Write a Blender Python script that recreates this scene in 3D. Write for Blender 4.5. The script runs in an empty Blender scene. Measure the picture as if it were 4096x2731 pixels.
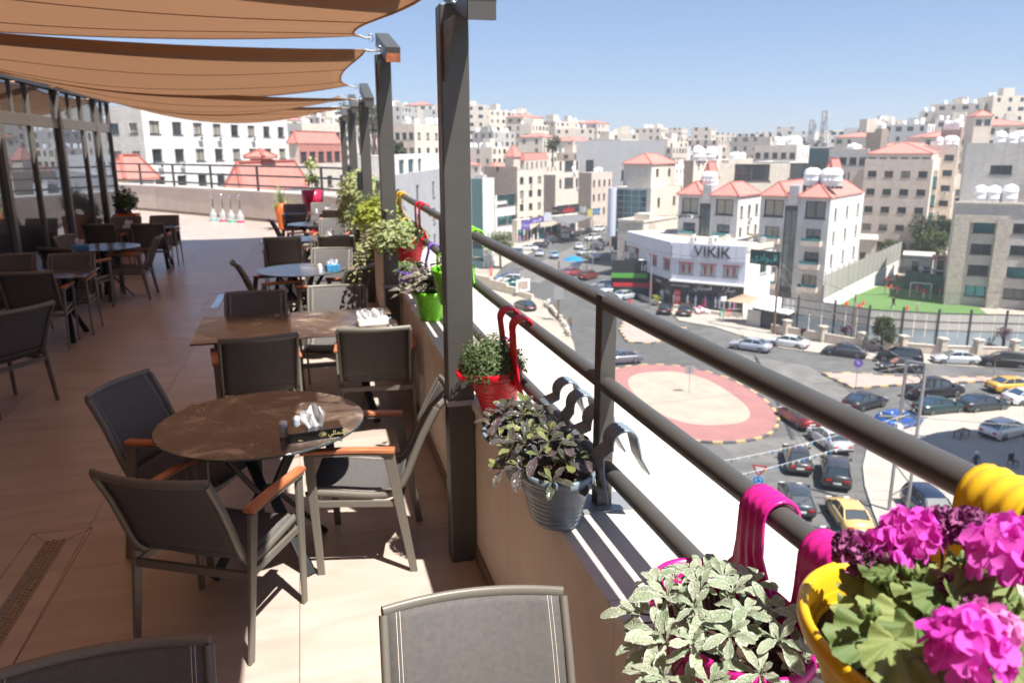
import bpy, bmesh, math, random
from mathutils import Vector, Matrix
import numpy as np

PI = math.pi
R = math.radians
rnd = random.Random(7)
SC = bpy.context.scene
COL = SC.collection

# ------------------------------------------------------------------ camera, sky, sun, exposure
H = 2.1                                   # eye height above the terrace floor
F, CX, CY = 3123.0, 2048.0, 1365.5        # focal length and centre in pixels of a 4096 px wide frame
_down = Vector((2091 - CX, 14000 - CY, F)).normalized()
_y = Vector((1200 - CX, 593 - CY, F)).normalized()
_y = (_y - _down * _y.dot(_down)).normalized()
_up = -_down
_x = _y.cross(_up)
def ray(px, py):
    v = Vector((px - CX, py - CY, F))
    return Vector((_x.dot(v), _y.dot(v), _up.dot(v)))
def at(wx, wy, z=None, x=None, y=None, d=None):
    """point of the place seen in direction (wx, wy) of a 2352 px wide frame, on a known plane"""
    r = ray(wx * 1.7415, wy * 1.7415)
    if z is not None: t = (z - H) / r.z
    elif x is not None: t = x / r.x
    elif y is not None: t = y / r.y
    else: t = d / math.hypot(r.x, r.y)
    return Vector((r.x * t, r.y * t, H + r.z * t))

cam_d = bpy.data.cameras.new('camera')
cam = bpy.data.objects.new('camera', cam_d)
COL.objects.link(cam)
SC.camera = cam
cam_d.sensor_width = 36.0
cam_d.lens = F / 4096 * 36.0
cam_d.clip_start = 0.05
cam_d.clip_end = 9000
cx_, cy_, cz_ = ray(CX + 1, CY) - ray(CX, CY), ray(CX, CY) - ray(CX, CY + 1), -ray(CX, CY).normalized()
M = Matrix((cx_, cy_, cz_)).transposed().to_4x4()
M.translation = Vector((0, 0, H))
cam.matrix_world = M
cam_d.dof.use_dof = True
cam_d.dof.focus_distance = 2.0
cam_d.dof.aperture_fstop = 5.0
cam_d.dof.aperture_blades = 9

SUN_EL = R(62.5)
SUN_AZ = math.atan2(0.52, -0.855)            # compass-style, from +Y towards +X
w = bpy.data.worlds.new('World')
SC.world = w
w.use_nodes = True
nt = w.node_tree
sky = nt.nodes.new('ShaderNodeTexSky')
sky.sky_type = 'NISHITA'
sky.sun_disc = False
sky.sun_elevation = SUN_EL
sky.sun_rotation = SUN_AZ
sky.altitude = 2200
sky.air_density = 1.0
sky.dust_density = 0.25
sky.ozone_density = 3.0
bg = nt.nodes['Background']
bg.inputs['Strength'].default_value = 0.145
ga = nt.nodes.new('ShaderNodeGamma'); ga.inputs['Gamma'].default_value = 0.6          # softer falloff from horizon to zenith
tint = nt.nodes.new('ShaderNodeVectorMath'); tint.operation = 'MULTIPLY'; tint.inputs[1].default_value = (0.72, 0.82, 1.0)
nt.links.new(sky.outputs[0], ga.inputs['Color']); nt.links.new(ga.outputs[0], tint.inputs[0]); nt.links.new(tint.outputs[0], bg.inputs['Color'])
sun_d = bpy.data.lights.new('sun', 'SUN')
sun_d.energy = 4.8
sun_d.angle = R(0.53)
sun_d.color = (1.0, 0.955, 0.89)
sun = bpy.data.objects.new('sun', sun_d)
COL.objects.link(sun)
SUN_DIR = Vector((0.52 * math.cos(SUN_EL), -0.855 * math.cos(SUN_EL), math.sin(SUN_EL)))
sun.rotation_euler = SUN_DIR.to_track_quat('Z', 'Y').to_euler()
sun.location = (0, 0, 60)
SC.view_settings.view_transform = 'Standard'
SC.view_settings.look = 'None'
SC.view_settings.exposure = 1.0
SC.view_settings.gamma = 1.0
SC.view_settings.use_curve_mapping = False
SC.render.engine = 'CYCLES'
SC.cycles.use_denoising = True
SC.cycles.max_bounces = 8
SC.cycles.transparent_max_bounces = 12
SC.cycles.caustics_reflective = False
SC.cycles.caustics_refractive = False
SC.cycles.sample_clamp_indirect = 6.0

# ------------------------------------------------------------------ materials
MATS = {}
def mat(name, col, rough=0.7, metal=0.0, var=0.0, vscale=3.0, bump=0.0, bscale=40.0, spec=0.5, coat=0.0,
        course=None, mortar=0.75, trans=0.0, emit=None, alpha=None, streak=0.0, island=0.0, coord='Object'):
    """procedural surface: base colour with noise variation, optional stone courses, streaks and bump"""
    m = bpy.data.materials.new(name)
    m.use_nodes = True
    t = m.node_tree; n = t.nodes; L = t.links
    b = n['Principled BSDF']
    b.inputs['Roughness'].default_value = rough
    b.inputs['Metallic'].default_value = metal
    b.inputs['Specular IOR Level'].default_value = spec
    b.inputs['Coat Weight'].default_value = coat
    b.inputs['Coat Roughness'].default_value = 0.08
    tc = n.new('ShaderNodeTexCoord')
    out = None
    rgb = n.new('ShaderNodeRGB'); rgb.outputs[0].default_value = (*col, 1); out = rgb.outputs[0]
    def mul(a, fac_out, lo, hi):
        mr = n.new('ShaderNodeMapRange'); mr.inputs['To Min'].default_value = lo; mr.inputs['To Max'].default_value = hi
        L.new(fac_out, mr.inputs['Value'])
        vm = n.new('ShaderNodeVectorMath'); vm.operation = 'SCALE'
        L.new(a, vm.inputs[0]); L.new(mr.outputs[0], vm.inputs['Scale'])
        return vm.outputs[0]
    if var > 0:
        no = n.new('ShaderNodeTexNoise'); no.inputs['Scale'].default_value = vscale
        no.inputs['Detail'].default_value = 5; no.inputs['Roughness'].default_value = 0.6
        L.new(tc.outputs[coord], no.inputs['Vector'])
        mr = n.new('ShaderNodeMapRange'); mr.inputs['From Min'].default_value = 0.3; mr.inputs['From Max'].default_value = 0.7
        L.new(no.outputs['Fac'], mr.inputs['Value'])
        out = mul(out, mr.outputs[0], 1 - var, 1 + var)
    if streak > 0:
        mp = n.new('ShaderNodeMapping'); mp.inputs['Scale'].default_value = (1.2, 1.2, 0.12)
        L.new(tc.outputs[coord], mp.inputs['Vector'])
        no = n.new('ShaderNodeTexNoise'); no.inputs['Scale'].default_value = 1.4; no.inputs['Detail'].default_value = 6
        L.new(mp.outputs[0], no.inputs['Vector'])
        mr = n.new('ShaderNodeMapRange'); mr.inputs['From Min'].default_value = 0.45; mr.inputs['From Max'].default_value = 0.75
        L.new(no.outputs['Fac'], mr.inputs['Value'])
        out = mul(out, mr.outputs[0], 1.0, 1 - streak)
    if island > 0:
        oi = n.new('ShaderNodeObjectInfo')
        out = mul(out, oi.outputs['Random'], 1 - island, 1 + island)
    hgt = None
    if course:
        bw, bh = course
        geo = n.new('ShaderNodeNewGeometry')
        # wall coordinates: u along the wall, v up
        sx = n.new('ShaderNodeSeparateXYZ'); L.new(geo.outputs['Position'], sx.inputs[0])
        ns = n.new('ShaderNodeVectorMath'); ns.operation = 'CROSS_PRODUCT'
        L.new(geo.outputs['Normal'], ns.inputs[0]); ns.inputs[1].default_value = (0, 0, 1)
        dt = n.new('ShaderNodeVectorMath'); dt.operation = 'DOT_PRODUCT'
        L.new(ns.outputs[0], dt.inputs[0]); L.new(geo.outputs['Position'], dt.inputs[1])
        cx = n.new('ShaderNodeCombineXYZ'); L.new(dt.outputs['Value'], cx.inputs[0]); L.new(sx.outputs['Z'], cx.inputs[1])
        br = n.new('ShaderNodeTexBrick'); br.inputs['Scale'].default_value = 1.0
        br.inputs['Brick Width'].default_value = bw; br.inputs['Row Height'].default_value = bh
        br.inputs['Mortar Size'].default_value = min(0.02, bh * 0.09); br.inputs['Mortar Smooth'].default_value = 0.3
        br.inputs['Color1'].default_value = (1, 1, 1, 1); br.inputs['Color2'].default_value = (0.86, 0.86, 0.86, 1)
        br.inputs['Mortar'].default_value = (mortar, mortar, mortar, 1)
        L.new(cx.outputs[0], br.inputs['Vector'])
        mx = n.new('ShaderNodeVectorMath'); mx.operation = 'MULTIPLY'
        L.new(out, mx.inputs[0]); L.new(br.outputs['Color'], mx.inputs[1]); out = mx.outputs[0]
        hgt = br.outputs['Fac']
    L.new(out, b.inputs['Base Color'])
    if bump > 0:
        no = n.new('ShaderNodeTexNoise'); no.inputs['Scale'].default_value = bscale; no.inputs['Detail'].default_value = 4
        L.new(tc.outputs[coord], no.inputs['Vector'])
        bp = n.new('ShaderNodeBump'); bp.inputs['Strength'].default_value = bump; bp.inputs['Distance'].default_value = 0.01
        L.new(no.outputs['Fac'], bp.inputs['Height']); L.new(bp.outputs[0], b.inputs['Normal'])
    if trans > 0:
        tr = n.new('ShaderNodeBsdfTranslucent'); L.new(out, tr.inputs['Color'])
        mx = n.new('ShaderNodeMixShader'); mx.inputs[0].default_value = trans
        L.new(b.outputs[0], mx.inputs[1]); L.new(tr.outputs[0], mx.inputs[2])
        L.new(mx.outputs[0], n['Material Output'].inputs['Surface'])
    if emit:
        b.inputs['Emission Color'].default_value = (*emit[0], 1); b.inputs['Emission Strength'].default_value = emit[1]
    if alpha is not None:
        b.inputs['Alpha'].default_value = alpha
    MATS[name] = m
    return m

def glass_mat(name, tint, mirror=0.5, rough=0.02, base=(0.01, 0.012, 0.015)):
    """window glass in front of a dark room: a tinted mirror over near black"""
    m = bpy.data.materials.new(name); m.use_nodes = True
    t = m.node_tree; n = t.nodes; L = t.links
    b = n['Principled BSDF']; b.inputs['Base Color'].default_value = (*base, 1); b.inputs['Roughness'].default_value = 0.3
    g = n.new('ShaderNodeBsdfGlossy'); g.inputs['Roughness'].default_value = rough; g.inputs['Color'].default_value = (*tint, 1)
    lw = n.new('ShaderNodeLayerWeight'); lw.inputs['Blend'].default_value = 0.25
    mr = n.new('ShaderNodeMapRange'); mr.inputs['To Min'].default_value = mirror; mr.inputs['To Max'].default_value = 1.0
    L.new(lw.outputs['Fresnel'], mr.inputs['Value'])
    mx = n.new('ShaderNodeMixShader'); L.new(mr.outputs[0], mx.inputs[0]); L.new(b.outputs[0], mx.inputs[1]); L.new(g.outputs[0], mx.inputs[2])
    L.new(mx.outputs[0], n['Material Output'].inputs['Surface'])
    MATS[name] = m
    return m

# ------------------------------------------------------------------ mesh collector
class MB:
    def __init__(s): s.v = []; s.f = []; s.m = []; s.sm = []
    def add(s, vs, fs, mi=0, smooth=False):
        o = len(s.v); s.v += [tuple(v) for v in vs]
        for f in fs: s.f.append(tuple(i + o for i in f)); s.m.append(mi); s.sm.append(smooth)
        return s
    def box(s, lo, hi, mi=0, M=None):
        (a, b, c), (d, e, f) = lo, hi
        vs = [Vector(p) for p in ((a,b,c),(d,b,c),(d,e,c),(a,e,c),(a,b,f),(d,b,f),(d,e,f),(a,e,f))]
        if M is not None: vs = [M @ v for v in vs]
        return s.add(vs, [(0,3,2,1),(4,5,6,7),(0,1,5,4),(1,2,6,5),(2,3,7,6),(3,0,4,7)], mi)
    def bar(s, p, q, wd, ht, up=(0,0,1), mi=0, taper=1.0):
        """rectangular bar from p to q; wd across, ht along up"""
        p, q = Vector(p), Vector(q); d = (q - p).normalized(); u = Vector(up)
        a = d.cross(u)
        if a.length < 1e-4: a = d.cross(Vector((1,0,0)))
        a.normalize(); u = a.cross(d).normalized()
        vs = []
        for c, k in ((p, 1.0), (q, taper)):
            for sx, sy in ((-1,-1),(1,-1),(1,1),(-1,1)): vs.append(c + a*(sx*wd/2*k) + u*(sy*ht/2*k))
        return s.add(vs, [(3,2,1,0),(4,5,6,7),(0,1,5,4),(1,2,6,5),(2,3,7,6),(3,0,4,7)], mi)
    def tube(s, pts, r, n=10, mi=0, caps=True, smooth=True, flat=1.0):
        pts = [Vector(p) for p in pts]; rs = r if isinstance(r, (list, tuple)) else [r]*len(pts)
        ref = None; rings = []
        for i, p in enumerate(pts):
            d = (pts[min(i+1, len(pts)-1)] - pts[max(i-1, 0)]).normalized()
            if ref is None:
                ref = d.cross(Vector((0,0,1)))
                if ref.length < 1e-3: ref = Vector((1,0,0))
            a = (ref - d*ref.dot(d)).normalized(); ref = a; b = d.cross(a)
            rings.append([p + a*math.cos(2*PI*k/n)*rs[i] + b*math.sin(2*PI*k/n)*rs[i]*flat for k in range(n)])
        vs = [v for r_ in rings for v in r_]
        fs = [(i*n+k, i*n+(k+1)%n, (i+1)*n+(k+1)%n, (i+1)*n+k) for i in range(len(pts)-1) for k in range(n)]
        s.add(vs, fs, mi, smooth)
        if caps:
            s.add(rings[0], [tuple(reversed(range(n)))], mi); s.add(rings[-1], [tuple(range(n))], mi)
        return s
    def lathe(s, prof, n=24, mi=0, c=(0,0,0), smooth=True, cap0=True, cap1=True, sx=1.0, sy=1.0):
        vs = []
        for r_, z in prof:
            for k in range(n): vs.append((c[0]+r_*math.cos(2*PI*k/n)*sx, c[1]+r_*math.sin(2*PI*k/n)*sy, c[2]+z))
        fs = [(i*n+k, i*n+(k+1)%n, (i+1)*n+(k+1)%n, (i+1)*n+k) for i in range(len(prof)-1) for k in range(n)]
        s.add(vs, fs, mi, smooth)
        m = len(prof)
        if cap0: s.add(vs[:n], [tuple(reversed(range(n)))], mi)
        if cap1: s.add(vs[(m-1)*n:], [tuple(range(n))], mi)
        return s
    def prism(s, poly, z0, z1, mi=0, top=None):
        n = len(poly)
        vs = [(x, y, z0) for x, y in poly] + [(x, y, z1) for x, y in poly]
        s.add(vs, [(i, (i+1)%n, n+(i+1)%n, n+i) for i in range(n)], mi)
        s.add(vs, [tuple(reversed(range(n)))], mi)
        s.add(vs, [tuple(range(n, 2*n))], mi if top is None else top)
        return s
    def build(s, name, mats, parent=None, loc=None, rot=None, **props):
        me = s.mesh(name, mats)
        return link(name, me, parent, loc, rot, **props)
    def mesh(s, name, mats):
        me = bpy.data.meshes.new(name)
        me.from_pydata(s.v, [], s.f)
        if not isinstance(mats, (list, tuple)): mats = [mats]
        for m in mats: me.materials.append(m)
        me.polygons.foreach_set('material_index', s.m)
        me.polygons.foreach_set('use_smooth', s.sm)
        me.update()
        return me

def link(name, me, parent=None, loc=None, rot=None, scale=None, **props):
    o = bpy.data.objects.new(name, me)
    COL.objects.link(o)
    if parent is not None: o.parent = parent
    if loc is not None: o.location = loc
    if rot is not None: o.rotation_euler = rot if hasattr(rot, '__len__') else (0, 0, rot)
    if scale is not None: o.scale = scale if hasattr(scale, '__len__') else (scale,)*3
    for k, v in props.items(): o[k] = v
    return o
def tag(o, label=None, cat=None, group=None, kind=None):
    if label: o['label'] = label
    if cat: o['category'] = cat
    if group: o['group'] = group
    if kind: o['kind'] = kind
    return o
def thing(name, label, cat, loc=(0,0,0), rot=0.0, group=None):
    o = link(name, None, None, loc, rot)
    o.empty_display_size = 0.2
    return tag(o, label, cat, group)
def kids(o): return [c for c in bpy.data.objects if c.parent is o]
_tree = {}
def copy_tree(root, loc, rot=0.0, label=None, group=None, scale=None, color=None):
    """a copy of a thing with copies of its parts and sub-parts (mesh data shared)"""
    if root.name not in _tree:
        _tree[root.name] = [(c, list(c.children)) for c in root.children]
    r = root.copy(); COL.objects.link(r); r.location = loc
    r.rotation_euler = rot if hasattr(rot, '__len__') else (0, 0, rot)
    if scale is not None: r.scale = scale if hasattr(scale, '__len__') else (scale,)*3
    if label: r['label'] = label
    if group: r['group'] = group
    for c, sub in _tree[root.name]:
        k = c.copy(); COL.objects.link(k); k.parent = r
        if color is not None: k.color = color
        for g in sub:
            q = g.copy(); COL.objects.link(q); q.parent = k
            if color is not None: q.color = color
    return r
def bevel(o, wdt=0.004, seg=2):
    b = o.modifiers.new('bevel', 'BEVEL'); b.width = wdt; b.segments = seg; b.limit_method = 'ANGLE'
    return o
_txt = {}
def text_mesh(s, depth=0.02, size=1.0, bold=0.0):
    key = (s, depth, bold)
    if key in _txt: return _txt[key]
    cu = bpy.data.curves.new('lettering', 'FONT'); cu.body = s; cu.size = 1.0; cu.extrude = depth; cu.offset = bold
    cu.align_x = 'CENTER'; cu.align_y = 'CENTER'; cu.resolution_u = 3
    o = bpy.data.objects.new('lettering', cu); COL.objects.link(o)
    dg = bpy.context.evaluated_depsgraph_get(); dg.update()
    me = bpy.data.meshes.new_from_object(o.evaluated_get(dg))
    bpy.data.objects.remove(o)
    _txt[key] = me
    return me
_AR = dict(zip('اةتثجحخدذرزسشصضطظعغفقكلمنهويبأ', [0xFE8D, 0xFE93, 0xFE95, 0xFE99, 0xFE9D, 0xFEA1, 0xFEA5, 0xFEA9, 0xFEAB, 0xFEAD, 0xFEAF, 0xFEB1, 0xFEB5, 0xFEB9, 0xFEBD, 0xFEC1, 0xFEC5, 0xFEC9, 0xFECD, 0xFED1, 0xFED5, 0xFED9, 0xFEDD, 0xFEE1, 0xFEE5, 0xFEE9, 0xFEED, 0xFEF1, 0xFE8F, 0xFE83]))
def arabic(s):
    """joined letter forms, laid out right to left"""
    out = []
    for i, c in enumerate(s):
        if c not in _AR: out.append(c); continue
        p = i > 0 and s[i-1] in _AR and s[i-1] not in 'اةدذرزوأ'
        n = i + 1 < len(s) and s[i+1] in _AR and c not in 'اةدذرزوأ'
        out.append(chr(_AR[c] + (3 if p and n else 1 if p else 2 if n else 0)))
    return ''.join(reversed(out))
def lettering(s, m, parent, loc, xdir, size, depth=0.02, up=(0,0,1), name='lettering', bold=0.0):
    if any(c in _AR for c in s): s = arabic(s)
    me = text_mesh(s, depth, bold=bold).copy(); me.materials.clear(); me.materials.append(m)
    o = link(name, me, parent)
    X = Vector(xdir).normalized(); Y = Vector(up); Y = (Y - X*Y.dot(X)).normalized(); Z = X.cross(Y)
    mm = Matrix((X, Y, Z)).transposed().to_4x4() @ Matrix.Scale(size, 4)
    mm.translation = Vector(loc)
    o.matrix_local = mm
    return o
# ------------------------------------------------------------------ surfaces
mat('limestone', (0.60, 0.545, 0.48), 0.65, var=0.13, vscale=5, bump=0.08, bscale=60, streak=0.12)
mat('facade_frame', (0.15, 0.14, 0.125), 0.45, var=0.08)
mat('limestone_veined', (0.60, 0.50, 0.42), 0.6, var=0.08, vscale=3, bump=0.04, bscale=60, island=0.06)
mat('skirting', (0.20, 0.145, 0.115), 0.5, var=0.1)
mat('steel_grey', (0.075, 0.072, 0.066), 0.42, metal=0.0, var=0.08, vscale=9, bump=0.03, bscale=180, spec=0.5)
mat('rust', (0.30, 0.085, 0.035), 0.8, var=0.45, vscale=22, bump=0.2, bscale=80)
mat('chair_frame', (0.18, 0.165, 0.14), 0.42, metal=0.15, var=0.03, spec=0.4)
mat('rope', (0.62, 0.55, 0.47), 0.9, bump=0.4, bscale=200)
mat('chrome', (0.6, 0.6, 0.6), 0.2, metal=1.0)
mat('black_steel', (0.018, 0.022, 0.024), 0.38, spec=0.5)
mat('white_plastic', (0.80, 0.80, 0.80), 0.35)
mat('paper_tissue', (0.82, 0.82, 0.84), 0.9, trans=0.35)
mat('black_gloss', (0.008, 0.008, 0.007), 0.12, coat=0.5)
mat('gold_print', (0.62, 0.55, 0.25), 0.45)
mat('blue_card', (0.05, 0.25, 0.5), 0.5, var=0.3, vscale=30)
mat('porcelain', (0.6, 0.68, 0.78), 0.2)
mat('terracotta_orange', (0.68, 0.145, 0.02), 0.5, var=0.06)
mat('plum_red', (0.50, 0.02, 0.075), 0.3)
mat('soil', (0.055, 0.028, 0.016), 0.95, var=0.5, vscale=60, bump=1.0, bscale=120)
mat('pot_yellow', (0.80, 0.48, 0.02), 0.33, var=0.04, vscale=8, trans=0.12)
mat('pot_magenta', (0.60, 0.015, 0.24), 0.30, var=0.04, vscale=8, trans=0.1)
mat('pot_red', (0.70, 0.008, 0.025), 0.28, var=0.04, vscale=8, trans=0.1)
mat('pot_grey', (0.20, 0.25, 0.30), 0.32, var=0.05, vscale=8, trans=0.05)
mat('pot_lime', (0.22, 0.68, 0.03), 0.32, var=0.04, trans=0.15)
mat('pot_violet', (0.22, 0.12, 0.55), 0.35, trans=0.1)
mat('stem_green', (0.13, 0.19, 0.05), 0.6)
mat('stem_brown', (0.13, 0.075, 0.035), 0.8)
mat('bark', (0.10, 0.075, 0.055), 0.9, var=0.25, vscale=8, bump=0.5, bscale=20)
mat('asphalt', (0.125, 0.122, 0.118), 0.85, var=0.16, vscale=0.16, bump=0.1, bscale=30, coord='Object')
def asphalt_detail():
    m = MATS['asphalt']; t = m.node_tree; n = t.nodes; L = t.links; b = n['Principled BSDF']; src = b.inputs['Base Color'].links[0].from_socket
    geo = n.new('ShaderNodeNewGeometry'); out = src
    for sc_, lo, hi, dis, st in ((.05, .80, 1.18, 2.0, (1, .25, 1)), (.9, .90, 1.10, .3, (1, 1, 1)), (.35, .86, 1.06, 1.0, (1, 3, 1))):
        mp = n.new('ShaderNodeMapping'); mp.inputs['Scale'].default_value = st; mp.inputs['Rotation'].default_value = (0, 0, .5); L.new(geo.outputs['Position'], mp.inputs['Vector'])
        no = n.new('ShaderNodeTexNoise'); no.inputs['Scale'].default_value = sc_; no.inputs['Detail'].default_value = 8; no.inputs['Distortion'].default_value = dis; L.new(mp.outputs[0], no.inputs['Vector'])
        mr = n.new('ShaderNodeMapRange'); mr.inputs['From Min'].default_value = .35; mr.inputs['From Max'].default_value = .65; mr.inputs['To Min'].default_value = lo; mr.inputs['To Max'].default_value = hi; L.new(no.outputs['Fac'], mr.inputs['Value'])
        vm = n.new('ShaderNodeVectorMath'); vm.operation = 'SCALE'; L.new(out, vm.inputs[0]); L.new(mr.outputs[0], vm.inputs['Scale']); out = vm.outputs[0]
    L.new(out, b.inputs['Base Color'])
asphalt_detail()
mat('dusty_ground', (0.40, 0.35, 0.29), 0.95, var=0.22, vscale=0.12)
mat('pavement', (0.40, 0.36, 0.31), 0.9, var=0.10, vscale=0.4)
mat('pavement_pink', (0.42, 0.31, 0.27), 0.9, var=0.10, vscale=0.5)
mat('brick_paving_red', (0.33, 0.155, 0.145), 0.85, var=0.10, vscale=0.5)
mat('paving_beige', (0.40, 0.33, 0.26), 0.85, var=0.12, vscale=0.5)
mat('kerb_black', (0.10, 0.10, 0.105), 0.8, var=0.2)
mat('kerb_yellow', (0.50, 0.36, 0.18), 0.8, var=0.2)
mat('kerb_stone_grey', (0.42, 0.39, 0.35), 0.85, var=0.1)
mat('road_paint', (0.55, 0.55, 0.52), 0.8, var=0.2, vscale=2)
mat('stone_cream', (0.74, 0.665, 0.565), 0.85, var=0.05, vscale=0.6, course=(0.6, 0.3), streak=0.10, mortar=0.82)
mat('stone_white', (0.80, 0.785, 0.75), 0.85, var=0.04, vscale=0.6, course=(0.6, 0.3), streak=0.08, mortar=0.88)
mat('stone_pink', (0.68, 0.575, 0.49), 0.85, var=0.06, vscale=0.6, course=(0.6, 0.3), streak=0.12, mortar=0.8)
mat('stone_brown', (0.45, 0.365, 0.30), 0.9, var=0.10, vscale=0.8, course=(0.5, 0.27), mortar=0.55)
mat('stone_grey', (0.52, 0.50, 0.47), 0.88, var=0.07, vscale=0.5, course=(0.6, 0.3), streak=0.12, mortar=0.8)
mat('stone_rough', (0.56, 0.50, 0.42), 0.95, var=0.22, vscale=2.2, course=(0.55, 0.32), mortar=0.45, bump=0.8, bscale=3)
mat('concrete', (0.50, 0.50, 0.50), 0.9, var=0.10, vscale=0.5, streak=0.15)
mat('concrete_block', (0.47, 0.475, 0.48), 0.9, var=0.08, vscale=0.5, course=(0.4, 0.2), mortar=0.82)
mat('white_paint', (0.74, 0.74, 0.74), 0.7, var=0.04, streak=0.1)
mat('roof_slab', (0.55, 0.50, 0.43), 0.95, var=0.15, vscale=0.4)
mat('roof_tile_red', (0.52, 0.22, 0.18), 0.75, var=0.12, vscale=1.5)
mat('roof_ridge', (0.42, 0.12, 0.09), 0.8)
mat('tank_white', (0.82, 0.82, 0.82), 0.5)
mat('tank_metal', (0.45, 0.46, 0.47), 0.4, metal=0.6)
mat('shutter_beige', (0.34, 0.32, 0.26), 0.7, course=(4.0, 0.06), mortar=0.7)
mat('frame_dark', (0.05, 0.05, 0.05), 0.5)
mat('frame_white', (0.7, 0.7, 0.7), 0.5)
mat('frame_alu', (0.40, 0.40, 0.40), 0.4, metal=0.4)
mat('ac_white', (0.70, 0.70, 0.69), 0.5)
mat('fascia_bluewhite', (0.62, 0.65, 0.74), 0.45, var=0.02)
mat('sign_dark', (0.03, 0.03, 0.035), 0.4, var=0.1)
mat('sign_red', (0.55, 0.03, 0.04), 0.5)
mat('sign_purple', (0.16, 0.10, 0.42), 0.5)
mat('sign_blue', (0.05, 0.30, 0.55), 0.5)
mat('sign_yellow', (0.70, 0.58, 0.18), 0.5)
mat('sign_green', (0.10, 0.38, 0.06), 0.5)
mat('sign_teal', (0.012, 0.06, 0.065), 0.5)
mat('letter_white', (0.75, 0.75, 0.75), 0.5)
mat('letter_black', (0.02, 0.02, 0.02), 0.4)
mat('letter_red', (0.65, 0.04, 0.06), 0.5)
mat('letter_teal', (0.15, 0.6, 0.5), 0.5)
mat('letter_green_lit', (0.02, 0.5, 0.15), 0.5, emit=((0.02, 0.8, 0.25), 0.6))
mat('turf', (0.10, 0.19, 0.055), 0.95, var=0.06, vscale=0.2)
mat('turf_line', (0.62, 0.66, 0.6), 0.9)
mat('mesh_fence', (0.48, 0.47, 0.42), 0.8, trans=0.3)
mat('sheet_grey', (0.70, 0.67, 0.61), 0.6, var=0.06, vscale=0.5, trans=0.25)
mat('sheet_bluegrey', (0.36, 0.43, 0.46), 0.5, var=0.08, vscale=0.5)
mat('galv', (0.38, 0.38, 0.39), 0.45, metal=0.5)
mat('pole_wood', (0.17, 0.11, 0.075), 0.9, var=0.2)
mat('rubber', (0.018, 0.018, 0.018), 0.8)
mat('rim', (0.42, 0.42, 0.43), 0.3, metal=0.8)
mat('lamp_white', (0.75, 0.75, 0.72), 0.12)
mat('lamp_red', (0.5, 0.012, 0.012), 0.15)
mat('plate_white', (0.7, 0.7, 0.68), 0.5)
mat('skin', (0.36, 0.20, 0.13), 0.6)
mat('hair', (0.02, 0.015, 0.012), 0.7)
mat('canvas_tan', (0.55, 0.42, 0.30), 0.9, trans=0.35)
mat('canvas_white', (0.80, 0.80, 0.78), 0.85)
mat('umbrella_blue', (0.01, 0.28, 0.72), 0.7, trans=0.2)
glass_mat('facade_glass', (0.60, 0.66, 0.75), 0.30, 0.008)
glass_mat('window_glass', (0.30, 0.36, 0.40), 0.25, 0.08, (0.015, 0.018, 0.02))
glass_mat('window_teal', (0.12, 0.42, 0.48), 0.45, 0.08, (0.01, 0.05, 0.06))
glass_mat('curtain_glass', (0.20, 0.42, 0.50), 0.4, 0.05, (0.008, 0.02, 0.03))
glass_mat('car_glass', (0.55, 0.60, 0.60), 0.22, 0.04, (0.02, 0.025, 0.025))

def paint():
    m = bpy.data.materials.new('car_paint'); m.use_nodes = True
    t = m.node_tree; b = t.nodes['Principled BSDF']
    oi = t.nodes.new('ShaderNodeObjectInfo'); t.links.new(oi.outputs['Color'], b.inputs['Base Color'])
    b.inputs['Roughness'].default_value = 0.38; b.inputs['Metallic'].default_value = 0.25
    b.inputs['Coat Weight'].default_value = 1.0; b.inputs['Coat Roughness'].default_value = 0.04
    MATS['car_paint'] = m
    m = bpy.data.materials.new('cloth'); m.use_nodes = True
    t = m.node_tree; b = t.nodes['Principled BSDF']
    oi = t.nodes.new('ShaderNodeObjectInfo'); t.links.new(oi.outputs['Color'], b.inputs['Base Color'])
    b.inputs['Roughness'].default_value = 0.9
    MATS['cloth'] = m
paint()

def sail_mat():
    m = bpy.data.materials.new('sail_fabric'); m.use_nodes = True
    t = m.node_tree; n = t.nodes; L = t.links
    b = n['Principled BSDF']; b.inputs['Roughness'].default_value = 0.9; b.inputs['Specular IOR Level'].default_value = 0.1
    tc = n.new('ShaderNodeTexCoord')
    no = n.new('ShaderNodeTexNoise'); no.inputs['Scale'].default_value = 1.2; no.inputs['Detail'].default_value = 3
    L.new(tc.outputs['Object'], no.inputs['Vector'])
    cr = n.new('ShaderNodeValToRGB'); e = cr.color_ramp.elements
    e[0].color = (0.36, 0.235, 0.145, 1); e[1].color = (0.43, 0.285, 0.18, 1); e[0].position = 0.3; e[1].position = 0.7
    L.new(no.outputs['Fac'], cr.inputs[0]); L.new(cr.outputs[0], b.inputs['Base Color'])
    wv = n.new('ShaderNodeTexWave'); wv.inputs['Scale'].default_value = 160; wv.bands_direction = 'X'
    L.new(tc.outputs['Object'], wv.inputs['Vector'])
    bp = n.new('ShaderNodeBump'); bp.inputs['Strength'].default_value = 0.15; bp.inputs['Distance'].default_value = 0.002
    L.new(wv.outputs['Fac'], bp.inputs['Height']); L.new(bp.outputs[0], b.inputs['Normal'])
    tr = n.new('ShaderNodeBsdfTranslucent'); tr.inputs['Color'].default_value = (0.72, 0.52, 0.38, 1)
    mx = n.new('ShaderNodeMixShader'); mx.inputs[0].default_value = 0.5
    L.new(b.outputs[0], mx.inputs[1]); L.new(tr.outputs[0], mx.inputs[2]); L.new(mx.outputs[0], n['Material Output'].inputs['Surface'])
    MATS['sail_fabric'] = m
sail_mat()

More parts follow.
